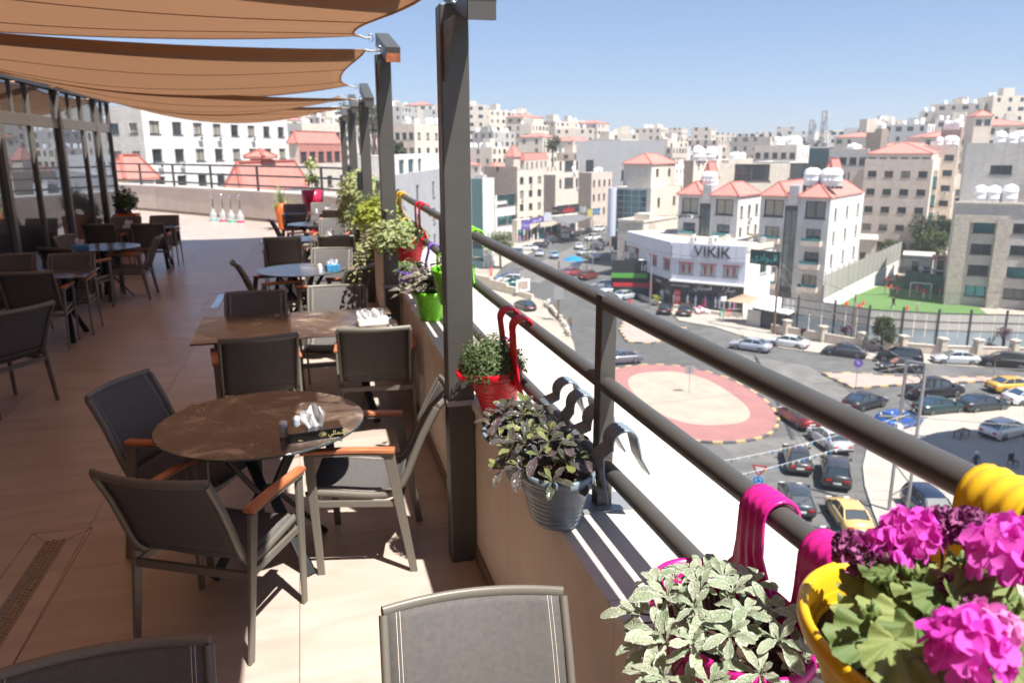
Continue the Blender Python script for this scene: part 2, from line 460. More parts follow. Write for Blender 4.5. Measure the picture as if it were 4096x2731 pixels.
def sling_mat():
    """woven mesh of the chairs: fine weave, a little see-through"""
    m = bpy.data.materials.new('sling_fabric'); m.use_nodes = True
    t = m.node_tree; n = t.nodes; L = t.links
    b = n['Principled BSDF']; b.inputs['Roughness'].default_value = 0.7; b.inputs['Specular IOR Level'].default_value = 0.25
    tc = n.new('ShaderNodeTexCoord')
    mp = n.new('ShaderNodeMapping'); mp.inputs['Scale'].default_value = (420, 420, 420); L.new(tc.outputs['Object'], mp.inputs['Vector'])
    ck = n.new('ShaderNodeTexChecker'); ck.inputs['Scale'].default_value = 1.0
    ck.inputs['Color1'].default_value = (0.115, 0.106, 0.102, 1); ck.inputs['Color2'].default_value = (0.165, 0.155, 0.15, 1)
    L.new(mp.outputs[0], ck.inputs['Vector'])
    no = n.new('ShaderNodeTexNoise'); no.inputs['Scale'].default_value = 60; L.new(tc.outputs['Object'], no.inputs['Vector'])
    mx0 = n.new('ShaderNodeMixRGB'); mx0.blend_type = 'MULTIPLY'; mx0.inputs[0].default_value = 0.35
    L.new(ck.outputs[0], mx0.inputs[1]); L.new(no.outputs['Fac'], mx0.inputs[2]); L.new(mx0.outputs[0], b.inputs['Base Color'])
    tr = n.new('ShaderNodeBsdfTransparent')
    mx = n.new('ShaderNodeMixShader'); mx.inputs[0].default_value = 0.07
    L.new(b.outputs[0], mx.inputs[1]); L.new(tr.outputs[0], mx.inputs[2]); L.new(mx.outputs[0], n['Material Output'].inputs['Surface'])
    MATS['sling_fabric'] = m
sling_mat()

def wood_mat():
    m = bpy.data.materials.new('armrest_wood'); m.use_nodes = True
    t = m.node_tree; n = t.nodes; L = t.links
    b = n['Principled BSDF']; b.inputs['Roughness'].default_value = 0.5
    tc = n.new('ShaderNodeTexCoord'); mp = n.new('ShaderNodeMapping'); mp.inputs['Scale'].default_value = (30, 3, 30)
    L.new(tc.outputs['Object'], mp.inputs['Vector'])
    no = n.new('ShaderNodeTexNoise'); no.inputs['Scale'].default_value = 2.5; no.inputs['Detail'].default_value = 5
    L.new(mp.outputs[0], no.inputs['Vector'])
    cr = n.new('ShaderNodeValToRGB'); e = cr.color_ramp.elements
    e[0].color = (0.33, 0.105, 0.045, 1); e[1].color = (0.58, 0.22, 0.095, 1); e[0].position = 0.3; e[1].position = 0.7
    L.new(no.outputs['Fac'], cr.inputs[0]); L.new(cr.outputs[0], b.inputs['Base Color'])
    MATS['armrest_wood'] = m
wood_mat()

def marble_mat():
    m = bpy.data.materials.new('dark_marble'); m.use_nodes = True
    t = m.node_tree; n = t.nodes; L = t.links
    b = n['Principled BSDF']; b.inputs['Roughness'].default_value = 0.16; b.inputs['Specular IOR Level'].default_value = 0.6
    tc = n.new('ShaderNodeTexCoord')
    w1 = n.new('ShaderNodeTexNoise'); w1.inputs['Scale'].default_value = 3.0; w1.inputs['Detail'].default_value = 7; w1.inputs['Distortion'].default_value = 1.6
    L.new(tc.outputs['Object'], w1.inputs['Vector'])
    cr = n.new('ShaderNodeValToRGB'); e = cr.color_ramp.elements
    e[0].color = (0.045, 0.030, 0.026, 1); e[0].position = 0.40
    e[1].color = (0.42, 0.33, 0.235, 1); e[1].position = 0.66
    k = cr.color_ramp.elements.new(0.55); k.color = (0.12, 0.085, 0.066, 1)
    L.new(w1.outputs['Fac'], cr.inputs[0])
    # thin bright veins: ridges of a distorted noise
    w2 = n.new('ShaderNodeTexNoise'); w2.inputs['Scale'].default_value = 4.5; w2.inputs['Detail'].default_value = 4; w2.inputs['Distortion'].default_value = 2.5
    L.new(tc.outputs['Object'], w2.inputs['Vector'])
    sb = n.new('ShaderNodeMath'); sb.operation = 'SUBTRACT'; sb.inputs[1].default_value = 0.5; L.new(w2.outputs['Fac'], sb.inputs[0])
    ab = n.new('ShaderNodeMath'); ab.operation = 'ABSOLUTE'; L.new(sb.outputs[0], ab.inputs[0])
    mr = n.new('ShaderNodeMapRange'); mr.inputs['From Min'].default_value = 0.0; mr.inputs['From Max'].default_value = 0.012
    mr.inputs['To Min'].default_value = 1; mr.inputs['To Max'].default_value = 0; L.new(ab.outputs[0], mr.inputs['Value'])
    w3 = n.new('ShaderNodeTexNoise'); w3.inputs['Scale'].default_value = 6; L.new(tc.outputs['Object'], w3.inputs['Vector'])
    m3 = n.new('ShaderNodeMapRange'); m3.inputs['From Min'].default_value = 0.5; m3.inputs['From Max'].default_value = 0.68; L.new(w3.outputs['Fac'], m3.inputs['Value'])
    ml = n.new('ShaderNodeMath'); ml.operation = 'MULTIPLY'; L.new(mr.outputs[0], ml.inputs[0]); L.new(m3.outputs[0], ml.inputs[1])
    mx = n.new('ShaderNodeMixRGB'); mx.inputs[2].default_value = (0.62, 0.55, 0.47, 1)
    L.new(ml.outputs[0], mx.inputs[0]); L.new(cr.outputs[0], mx.inputs[1]); L.new(mx.outputs[0], b.inputs['Base Color'])
    MATS['dark_marble'] = m
marble_mat()

def tile_mat():
    m = bpy.data.materials.new('floor_tile'); m.use_nodes = True
    t = m.node_tree; n = t.nodes; L = t.links
    b = n['Principled BSDF']; b.inputs['Roughness'].default_value = 0.30; b.inputs['Specular IOR Level'].default_value = 0.5
    tc = n.new('ShaderNodeTexCoord'); oi = n.new('ShaderNodeObjectInfo')
    geo = n.new('ShaderNodeNewGeometry')
    ad = n.new('ShaderNodeVectorMath'); ad.operation = 'ADD'; L.new(geo.outputs['Position'], ad.inputs[0])
    sc = n.new('ShaderNodeVectorMath'); sc.operation = 'SCALE'; sc.inputs[0].default_value = (37, 91, 0); L.new(oi.outputs['Random'], sc.inputs['Scale'])
    L.new(sc.outputs[0], ad.inputs[1])
    mp = n.new('ShaderNodeMapping'); mp.inputs['Scale'].default_value = (0.7, 2.6, 1); L.new(ad.outputs[0], mp.inputs['Vector'])
    no = n.new('ShaderNodeTexNoise'); no.inputs['Scale'].default_value = 2.2; no.inputs['Detail'].default_value = 7; no.inputs['Distortion'].default_value = 0.8
    L.new(mp.outputs[0], no.inputs['Vector'])
    cr = n.new('ShaderNodeValToRGB'); e = cr.color_ramp.elements
    e[0].color = (0.43, 0.35, 0.295, 1); e[1].color = (0.54, 0.455, 0.395, 1); e[0].position = 0.32; e[1].position = 0.68
    L.new(no.outputs['Fac'], cr.inputs[0])
    vm = n.new('ShaderNodeVectorMath'); vm.operation = 'SCALE'
    mr = n.new('ShaderNodeMapRange'); mr.inputs['To Min'].default_value = 0.93; mr.inputs['To Max'].default_value = 1.05; L.new(oi.outputs['Random'], mr.inputs['Value'])
    L.new(cr.outputs[0], vm.inputs[0]); L.new(mr.outputs[0], vm.inputs['Scale']); L.new(vm.outputs[0], b.inputs['Base Color'])
    n2 = n.new('ShaderNodeTexNoise'); n2.inputs['Scale'].default_value = 5; n2.inputs['Detail'].default_value = 5; L.new(geo.outputs['Position'], n2.inputs['Vector'])
    m2 = n.new('ShaderNodeMapRange'); m2.inputs['To Min'].default_value = 0.22; m2.inputs['To Max'].default_value = 0.42; L.new(n2.outputs['Fac'], m2.inputs['Value'])
    L.new(m2.outputs[0], b.inputs['Roughness'])
    MATS['floor_tile'] = m
tile_mat()

def leaf_mat(name, c1, c2, edge=None, rough=0.45, trans=0.3, vein=None, scale=1.0, spec=0.4):
    """leaf: colour varies from leaf to leaf and over the blade; UV-free, works in the leaf's own space (length = 1 along Y)"""
    m = bpy.data.materials.new(name); m.use_nodes = True
    t = m.node_tree; n = t.nodes; L = t.links
    b = n['Principled BSDF']; b.inputs['Roughness'].default_value = rough; b.inputs['Specular IOR Level'].default_value = spec
    tc = n.new('ShaderNodeTexCoord'); oi = n.new('ShaderNodeObjectInfo')
    ad = n.new('ShaderNodeVectorMath'); ad.operation = 'ADD'; L.new(tc.outputs['Object'], ad.inputs[0])
    sc = n.new('ShaderNodeVectorMath'); sc.operation = 'SCALE'; sc.inputs[0].default_value = (13, 29, 7); L.new(oi.outputs['Random'], sc.inputs['Scale']); L.new(sc.outputs[0], ad.inputs[1])
    no = n.new('ShaderNodeTexNoise'); no.inputs['Scale'].default_value = 2.4 * scale; no.inputs['Detail'].default_value = 4; L.new(ad.outputs[0], no.inputs['Vector'])
    av = n.new('ShaderNodeMath'); av.operation = 'MULTIPLY_ADD'; av.inputs[1].default_value = 0.7; L.new(oi.outputs['Random'], av.inputs[0])
    sh = n.new('ShaderNodeMath'); sh.operation = 'SUBTRACT'; sh.inputs[1].default_value = 0.35; L.new(no.outputs['Fac'], sh.inputs[0]); L.new(sh.outputs[0], av.inputs[2])
    mx = n.new('ShaderNodeMixRGB'); mx.inputs[1].default_value = (*c1, 1); mx.inputs[2].default_value = (*c2, 1); mx.use_clamp = True
    L.new(av.outputs[0], mx.inputs[0])
    out = mx.outputs[0]
    if edge is not None:
        at_ = n.new('ShaderNodeAttribute'); at_.attribute_name = 'rim'
        n2 = n.new('ShaderNodeTexNoise'); n2.inputs['Scale'].default_value = 5; L.new(ad.outputs[0], n2.inputs['Vector'])
        ml = n.new('ShaderNodeMath'); ml.operation = 'MULTIPLY_ADD'; ml.inputs[1].default_value = 0.9; L.new(n2.outputs['Fac'], ml.inputs[0]); L.new(at_.outputs['Fac'], ml.inputs[2])
        mr = n.new('ShaderNodeMapRange'); mr.inputs['From Min'].default_value = 1.0; mr.inputs['From Max'].default_value = 1.25; L.new(ml.outputs[0], mr.inputs['Value'])
        m2 = n.new('ShaderNodeMixRGB'); m2.inputs[2].default_value = (*edge, 1); L.new(mr.outputs[0], m2.inputs[0]); L.new(out, m2.inputs[1]); out = m2.outputs[0]
    L.new(out, b.inputs['Base Color'])
    vo = n.new('ShaderNodeTexVoronoi'); vo.inputs['Scale'].default_value = 9; vo.feature = 'DISTANCE_TO_EDGE'; L.new(tc.outputs['Object'], vo.inputs['Vector'])
    m4 = n.new('ShaderNodeMapRange'); m4.inputs['From Max'].default_value = 0.12; L.new(vo.outputs['Distance'], m4.inputs['Value'])
    bp = n.new('ShaderNodeBump'); bp.inputs['Strength'].default_value = 0.6 if vein else 0.15; bp.inputs['Distance'].default_value = 0.0025
    L.new(m4.outputs[0], bp.inputs['Height']); L.new(bp.outputs[0], b.inputs['Normal'])
    tr = n.new('ShaderNodeBsdfTranslucent'); L.new(out, tr.inputs['Color'])
    ms = n.new('ShaderNodeMixShader'); ms.inputs[0].default_value = trans
    L.new(b.outputs[0], ms.inputs[1]); L.new(tr.outputs[0], ms.inputs[2]); L.new(ms.outputs[0], n['Material Output'].inputs['Surface'])
    MATS[name] = m
leaf_mat('leaf_geranium', (0.10, 0.17, 0.05), (0.30, 0.34, 0.11), rough=0.6, trans=0.25)
leaf_mat('leaf_variegated', (0.24, 0.31, 0.19), (0.46, 0.50, 0.36), edge=(0.68, 0.70, 0.58), rough=0.5, trans=0.2, vein=True)
leaf_mat('leaf_bronze', (0.045, 0.062, 0.03), (0.10, 0.065, 0.085), edge=(0.13, 0.14, 0.07), rough=0.28, trans=0.12, vein=True, spec=0.6)
leaf_mat('leaf_olive', (0.14, 0.17, 0.05), (0.26, 0.27, 0.10), rough=0.4, trans=0.2, vein=True)
leaf_mat('leaf_wandering', (0.085, 0.03, 0.075), (0.34, 0.36, 0.24), rough=0.35, trans=0.2)
leaf_mat('leaf_small', (0.07, 0.12, 0.04), (0.20, 0.25, 0.11), rough=0.55, trans=0.25)
leaf_mat('leaf_pale', (0.20, 0.27, 0.09), (0.48, 0.50, 0.25), rough=0.55, trans=0.3)
leaf_mat('leaf_yellowgreen', (0.28, 0.33, 0.05), (0.52, 0.52, 0.08), rough=0.5, trans=0.3)
leaf_mat('leaf_dark', (0.025, 0.05, 0.018), (0.07, 0.12, 0.035), rough=0.4, trans=0.15)
leaf_mat('leaf_tree', (0.075, 0.11, 0.035), (0.19, 0.23, 0.09), rough=0.6, trans=0.25)
leaf_mat('leaf_tree_dark', (0.035, 0.055, 0.022), (0.10, 0.12, 0.05), rough=0.6, trans=0.2)
leaf_mat('leaf_purple_dark', (0.05, 0.012, 0.03), (0.12, 0.04, 0.08), rough=0.5, trans=0.2)
leaf_mat('petal_magenta', (0.72, 0.045, 0.52), (0.88, 0.17, 0.70), rough=0.6, trans=0.35, spec=0.2)
leaf_mat('petal_pink', (0.78, 0.16, 0.55), (0.85, 0.42, 0.72), rough=0.6, trans=0.35, spec=0.2)
leaf_mat('petal_withered', (0.16, 0.02, 0.10), (0.42, 0.16, 0.33), rough=0.85, trans=0.15, spec=0.1)
leaf_mat('petal_pale', (0.62, 0.25, 0.38), (0.82, 0.62, 0.62), rough=0.6, trans=0.3)
G_ = MATS
# ------------------------------------------------------------------ the terrace: floor, parapet, railing
def g(y): return 0.021 * max(0.0, y - 4.5)          # the parapet drifts slowly outward with distance
END = [(1.06, 19.0), (0.95, 20.7), (0.35, 22.3), (-0.75, 24.0), (-2.2, 26.0), (-3.8, 28.2), (-5.7, 30.7), (-9.0, 34.6)]

floor = thing('terrace_floor', None, None); floor['kind'] = 'structure'
mb = MB(); mb.prism([(-9.5, -14), (1.0, -14), (1.3, 19), (0.9, 22), (-9, 35), (-9.5, 35)], -0.30, -0.014)
mb.build('floor_slab', MATS['skirting'], floor)
xs = [-8.33, -7.16, -5.99, -4.82, -3.65, -2.48, -1.31, -0.14, 1.03]
tmesh = {}
for k in range(-13, 22):
    y0 = 4.10 + 1.317 * k; y1 = y0 + 1.317
    s = 0.018 * max(0, (y0 + y1) / 2 - 6)
    for i in range(len(xs) - 1):
        xa, xb = xs[i] + s, xs[i+1] + s
        if xb < -4.0 and y0 < 17.5: continue
        if y0 > 19.5:                                  # inside the curved end wall only
            lim = np.interp(y0, [p[1] for p in END], [p[0] for p in END])
            if xa > lim: continue
        key = (round(xb - xa, 3),)
        if key not in tmesh:
            m = MB(); wdt = xb - xa
            m.box((-wdt/2 + .0015, -.657, -.012), (wdt/2 - .0015, .657, 0)); tmesh[key] = m.mesh('tile', MATS['floor_tile'])
        link('tile', tmesh[key], floor, ((xa + xb)/2, (y0 + y1)/2, rnd.uniform(-.0004, .0004)))

# parapet along the street side and round the far end
def offs(path, d):
    out = []
    for i, p in enumerate(path):
        a = Vector(path[max(i-1, 0)]); b = Vector(path[min(i+1, len(path)-1)])
        t = (b - a).normalized(); nrm = Vector((t.y, -t.x))
        out.append(Vector(p) + nrm * d)
    return out
ys = [-13.8 + 1.2 * i for i in range(28)]                # 1.2 m stones up to y = 18.6
mainp = [(0.765 + g(y), y) for y in ys]
# resample the end curve
ecurve = []
cp = [Vector(mainp[-1])] + [Vector(p) for p in END[1:]]
def cat(p0, p1, p2, p3, t):
    return 0.5 * ((2*p1) + (p2 - p0)*t + (2*p0 - 5*p1 + 4*p2 - p3)*t*t + (3*p1 - p0 - 3*p2 + p3)*t*t*t)
for i in range(len(cp) - 1):
    p0 = cp[max(i-1, 0)]; p3 = cp[min(i+2, len(cp)-1)]
    for k in range(2 if i < 5 else 3):
        ecurve.append(cat(p0, cp[i], cp[i+1], p3, k / (2 if i < 5 else 3)))
ecurve.append(cp[-1])
full = [Vector(p) for p in mainp] + ecurve[1:]
par = thing('parapet_wall', 'waist-high pale stone parapet with a wide flat coping under the railing', 'parapet wall')
inn, out_ = offs(full, 0.0), offs(full, 0.70)
cin, cout = offs(full, -0.018), offs(full, 0.735)
for i in range(len(full) - 1):
    e = 0.0015
    def lerp(a, b, t): return a + (b - a) * t
    L = (full[i+1] - full[i]).length; q = e / L
    a0, a1 = lerp(inn[i], inn[i+1], q), lerp(inn[i], inn[i+1], 1-q)
    b0, b1 = lerp(out_[i], out_[i+1], q), lerp(out_[i], out_[i+1], 1-q)
    m = MB(); m.prism([tuple(a0), tuple(b0), tuple(b1), tuple(a1)], -0.29, 0.835)
    m.build('stone_panel', MATS['limestone_veined'], par)
    a0, a1 = lerp(cin[i], cin[i+1], q), lerp(cin[i], cin[i+1], 1-q)
    b0, b1 = lerp(cout[i], cout[i+1], q), lerp(cout[i], cout[i+1], 1-q)
    m = MB(); m.prism([tuple(a0), tuple(b0), tuple(b1), tuple(a1)], 0.838, 0.88)
    o = m.build('coping_stone', MATS['limestone'], par)
    if 10 < i < 18: bevel(o, .004)
sk = MB(); so = offs(full, -0.012)
for i in range(len(full) - 1):
    sk.prism([tuple(so[i]), tuple(inn[i] + (inn[i]-so[i])*.2), tuple(inn[i+1] + (inn[i+1]-so[i+1])*.2), tuple(so[i+1])], 0.001, 0.085)
sk.build('skirting', MATS['skirting'], par)

# steel railing on the parapet
def rail_line(d, z, i0, i1):
    p = offs(full, d); return [Vector((v.x, v.y, z)) for v in p[i0:i1]]
def railing(name, label, posts, i0, i1, d=0.185):
    t = thing(name, label, 'railing')
    for z in (1.605, 1.325, 1.03):
        m = MB(); pts = rail_line(d, z, i0, i1); m.tube(pts, 0.0285, 16); m.build('rail', MATS['steel_grey'], t)
    for (x, y, a) in posts:
        T = Matrix.Translation((x, y, 0)) @ Matrix.Rotation(a, 4, 'Z')
        m = MB(); m.box((-.028, -.028, .884), (.028, .028, 1.632), 0, T); bevel(m.build('post', MATS['steel_grey'], t), .004)
        m = MB(); m.box((-.09, -.07, .8805), (.09, .07, .887), 0, T); m.build('base_plate', MATS['galv'], t)
    return t
pp = [(0.95 + g(y), y, 0) for y in (-10.8, -7.5, -4.22, -0.92, 2.38, 5.68, 8.98, 12.28, 15.58)]
railing('railing', 'grey steel railing of three round tubes running along the street side of the terrace', pp, 0, 29)
op = offs(full, 0.185); ang = []
n0 = 29
posts2 = []
dist = 0; last = op[n0-1]
for i in range(n0, len(op)):
    dist += (op[i] - op[i-1]).length
    if dist > 2.2:
        t_ = (op[i] - op[i-1]); posts2.append((op[i].x, op[i].y, math.atan2(t_.y, t_.x) - PI/2)); dist = 0
railing('railing', 'dark thin railing on the curved end wall behind the planters and water pipes', posts2, 29, len(full))

# the building under the terrace (only its mass shows as the drop below the coping)
b = MB(); b.prism([(-12, -15), (1.35, -15), (1.6, 19), (1.3, 22), (-8, 36), (-12, 36)], -20.6, -0.31)
tag(b.build('hotel_building', MATS['stone_grey']), 'stone building carrying the terrace, below the coping', 'building')

# floor drains
def drain(x0, y0, x1, y1, x2, y2, wdt, label, m):
    t = thing('drain_grate', label, 'drain grate', (x0, y0, 0))
    d = Vector((x1 - x0, y1 - y0, 0)); L = d.length; a = math.atan2(d.y, d.x) - PI/2; t.rotation_euler.z = a
    q = MB(); q.box((-wdt/2, 0, -.02), (wdt/2, L, .003)); q.build('grate_plate', m, t)
    q = MB()
    n = int(L / .028)
    for i in range(n):
        for j in range(4):
            cx = (-1.5 + j) * wdt / 4.6; cy = .02 + i * .028 + (.014 if j % 2 else 0)
            q.add([(cx + .0075*math.cos(k*PI/3), cy + .0075*math.sin(k*PI/3), .0036) for k in range(6)], [tuple(range(6))])
    q.build('perforation', MATS['black_gloss'], t)['kind'] = 'stuff'
    fr = MB()
    W2 = wdt/2 + .10
    for (p, q2) in (((-W2, -.13), (-W2, L+.12)), ((W2, -.13), (W2, L+.12)), ((-W2, L+.12), (W2, L+.12)), ((-W2, -.13), (W2, -.13)),
                    ((-wdt/2, L), (-W2, L+.12)), ((wdt/2, L), (W2, L+.12))):
        fr.bar((*p, .0008), (*q2, .0008), .004, .0016)
    fr.build('tile_joint', MATS['skirting'], t)
mat('grate_steel', (0.30, 0.24, 0.18), 0.35, metal=0.7)
mat('grate_blue', (0.55, 0.62, 0.70), 0.18, metal=1.0)
drain(-1.47, 2.6, -1.445, 4.45, 0, 0, .11, 'long perforated floor drain grate at the left edge of the near floor', MATS['grate_steel'])
drain(-1.275, 11.14, -1.265, 12.2, 0, 0, .09, 'bright floor drain grate reflecting the sky in the aisle between the tables', MATS['grate_blue'])

# ------------------------------------------------------------------ posts with tilted arms, and the shade sails
PY = [(-8.1, 0.695), (-4.2, 0.695), (-0.3, 0.695), (3.70, 0.697)]
for px, y in ((1548, 7.2), (1466, 11.0), (1417, 14.8), (1381, 18.6)):
    p = at(px/1.7415, 683/1.7415, y=y); PY.append((y, p.x))
ARM = [(2.60, 2.96), (2.60, 2.96), (2.60, 2.96), (2.60, 2.97), (2.785, 3.12), (2.62, 2.975), (2.70, 3.07), (2.70, 3.05)]   # under side at the near tip, top at the far end
PLAB = ['third behind the camera', 'second behind the camera', 'just behind the camera', 'nearest and tallest in view, in front of the red flower pot', 'second along the railing, with a rusty arm end',
        'third along the railing with a small black box', 'fourth along the railing beside the trailing plants', 'farthest along the railing, thin against the white flats']
tips = []
for i, (y, x) in enumerate(PY):
    t = thing('shade_post', 'square grey steel post, ' + PLAB[i], 'post', (x, y, 0), 0, 'posts holding the shade sails')
    zb, zt = ARM[i]
    na, fa = Vector((0.045, -.42, zb + .06)), Vector((0.045, .42, zt - .06))
    s = (fa.z - na.z) / .84
    m = MB(); m.box((-.065, -.06, 0), (.065, .06, na.z + s * .42 - .065)); bevel(m.build('pole', MATS['steel_grey'], t), .006)
    if i in (3, 4):
        m = MB(); m.box((-.075, -.07, 0.86), (.075, .07, 0.885)); m.build('weld_plate', MATS['galv'], t)
    m = MB(); m.bar(na, fa, .12, .12); o = m.build('arm', MATS['steel_grey'], t); bevel(o, .004)
    m = MB(); m.bar(na + Vector((0, -.003, 0)), na + Vector((0, 0.002, 0)), .116, .116)
    m.build('arm_end', MATS['rust'] if i == 4 else MATS['steel_grey'], t)
    m = MB(); m.add([(-.055, -.05, na.z-.02), (-.055, -.05, na.z-.28), (-.055, -.33, na.z-.03), (-.045, -.05, na.z-.02), (-.045, -.05, na.z-.28), (-.045, -.33, na.z-.03)],
                    [(0,1,2),(5,4,3),(0,3,4,1),(1,4,5,2),(2,5,3,0)]); m.build('gusset', MATS['steel_grey'], t)
    if i in (5, 6):
        m = MB(); m.box((-.13, -.05, 1.55), (-.067, .05, 1.80)); bevel(m.build('junction_box', MATS['black_steel'], t), .008)
    tips.append((Vector((x - .06, y - .38, zb + .10)), Vector((x - .06, y + .36, zt - .05))))

SAG = [.2, .2, .15, .10, .27, .40, .40]
def sail(i, label, zl=(3.08, 3.12)):
    y0, y1 = tips[i][0], tips[i+1][1]
    t = thing('shade_sail', label, 'shade sail', (0, 0, 0), 0, 'tan shade sails over the tables')
    A = Vector((-3.80, y0.y + .1, zl[0])); B = y0 + Vector((-.11, .05, .0))
    D = Vector((-3.80, y1.y - .05, zl[1])); Cc = y1 + Vector((-.11, -.05, .01))
    N, Mn = 36, 18
    vs = []
    Ly = (D.y - A.y)
    for a in range(Mn + 1):
        v = a / Mn
        for b_ in range(N + 1):
            u = b_ / N
            p = (A.lerp(B, u)).lerp(D.lerp(Cc, u), v)
            su, sv = 4*u*(1-u), 4*v*(1-v)
            bow = 0.08                                   # hollow edges
            p.y += bow * su * ((1 - v) ** 2 - v ** 2)
            edge = max(0, (u - .5) * 2) ** 2; edl = max(0, (.5 - u) * 2) ** 2
            p.x += -.15 * sv**1.5 * edge + .20 * sv * edl
            # the corners are pulled out to a point
            p.z += -SAG[i] * su * (.25 + .75*v) - 0.05 * sv
            p.z += .012 * math.sin(9 * u + 5 * v + i) * sv
            vs.append(p)
    fs = [(a*(N+1)+b_, a*(N+1)+b_+1, (a+1)*(N+1)+b_+1, (a+1)*(N+1)+b_) for a in range(Mn) for b_ in range(N)]
    m = MB(); m.add(vs, fs, 0, True); o = m.build('fabric', MATS['sail_fabric'], t)
    sd = o.modifiers.new('thickness', 'SOLIDIFY'); sd.thickness = .0016
    # hem along the edge
    hem = [vs[b_] for b_ in range(N+1)] + [vs[a*(N+1)+N] for a in range(1, Mn+1)] + [vs[Mn*(N+1)+b_] for b_ in range(N-1, -1, -1)] + [vs[a*(N+1)] for a in range(Mn-1, -1, -1)]
    m = MB(); m.tube(hem, .009, 6); m.build('hem', MATS['sail_fabric'], t)
    # seams across the cloth
    for ss in (.36, .70):
        k = int(ss * Mn); m = MB(); m.tube([vs[k*(N+1)+b_] - Vector((0,0,.003)) for b_ in range(N+1)], .004, 4); m.build('seam', MATS['sail_fabric'], t)
    for corner, hook in ((B, y0), (Cc, y1)):
        m = MB(); m.tube([corner, corner.lerp(hook, .5) - Vector((0,0,.012)), hook], [.011, .008, .008], 6); m.build('rope', MATS['rope'], t)
        m = MB(); c0 = hook
        ring = [c0 + Vector((.022*math.cos(k*PI/6), .004, .03*math.sin(k*PI/6))) for k in range(13)]
        m.tube(ring, .0045, 5); m.build('shackle', MATS['chrome'], t)
    return t
SL = ['tan shade sail far behind the camera', 'tan shade sail behind the camera', 'tan shade sail beyond the lower frame edge, over the nearest tables', 'topmost tan shade sail, tied to the nearest post', 'second tan shade sail from the top, ending at the rusty arm',
      'third tan shade sail, seen edge-on behind the second', 'farthest tan shade sail, low above the far tables']
for i in range(7): sail(i, SL[i])

# ------------------------------------------------------------------ glazed front of the restaurant
fx = -3.9
fac = thing('glass_facade', 'dark framed glass front of the restaurant mirroring the terrace and the city', 'glass facade')
my = [-11.6, -10.1, -8.6, -7.1, -5.6, -4.1, -2.6, -1.1, 0.4, 1.9, 3.4, 4.9, 6.4, 7.9, 9.4, 10.9, 12.3, 13.68, 15.16, 16.74, 17.8, 18.97]
for i, y in enumerate(my):
    wd = .13 if i % 2 == 0 else .07
    m = MB(); m.box((fx - .10, y - wd/2, 0.0), (fx + .012 + .02*(i % 2 == 0), y + wd/2, 3.06)); bevel(m.build('mullion', MATS['facade_frame'], fac), .005)
    if i:
        ya, yb = my[i-1] + .045, y - .045
        m = MB(); m.box((fx - .035, ya, .06), (fx - .028, yb, 2.45)); m.build('pane', MATS['facade_glass'], fac)
        ym = (ya + yb)/2
        m = MB(); m.box((fx - .035, ya, 2.62), (fx - .028, yb, 3.05)); m.build('pane', MATS['facade_glass'], fac)
        m = MB(); m.box((fx - .05, ya, 0.0), (fx, yb, .06)); m.build('sill', MATS['facade_frame'], fac)
        m = MB(); m.box((fx - .05, ya, 2.45), (fx + .005, yb, 2.62)); bevel(m.build('transom', MATS['facade_frame'], fac), .005)
        if i % 2:
            m = MB(); m.box((fx - .05, ym - .02, 2.62), (fx, ym + .02, 3.05)); m.build('glazing_bar', MATS['facade_frame'], fac)
m = MB(); m.box((fx - .2, -12.7, 3.06), (fx + .05, 19.02, 3.20)); m.build('eave_beam', MATS['frame_dark'], fac)
m = MB(); m.box((-11.5, -12.8, -.3), (fx - .12, 18.9, 3.5)); m.build('rear_wall', MATS['stone_grey'], fac)
mat('downlight_glow', (0.9, 0.5, 0.3), 0.5, emit=((1.0, 0.45, 0.22), 1.3))
for i, y in enumerate((3.2, 5.4, 7.6, 9.6, 11.2, 13.2, 15.4, 17.4)):
    t = thing('downlight', 'small warm round downlight under the dark eave of the glass front', 'downlight', (fx - .05, y, 3.06), 0, 'warm downlights under the eave')
    m = MB(); m.lathe([(.062, -.006), (.062, 0)], 16); m.build('trim_ring', MATS['chrome'], t)
    m = MB(); m.lathe([(.05, -.009), (.05, -.006)], 16); m.build('lamp', MATS['downlight_glow'], t)
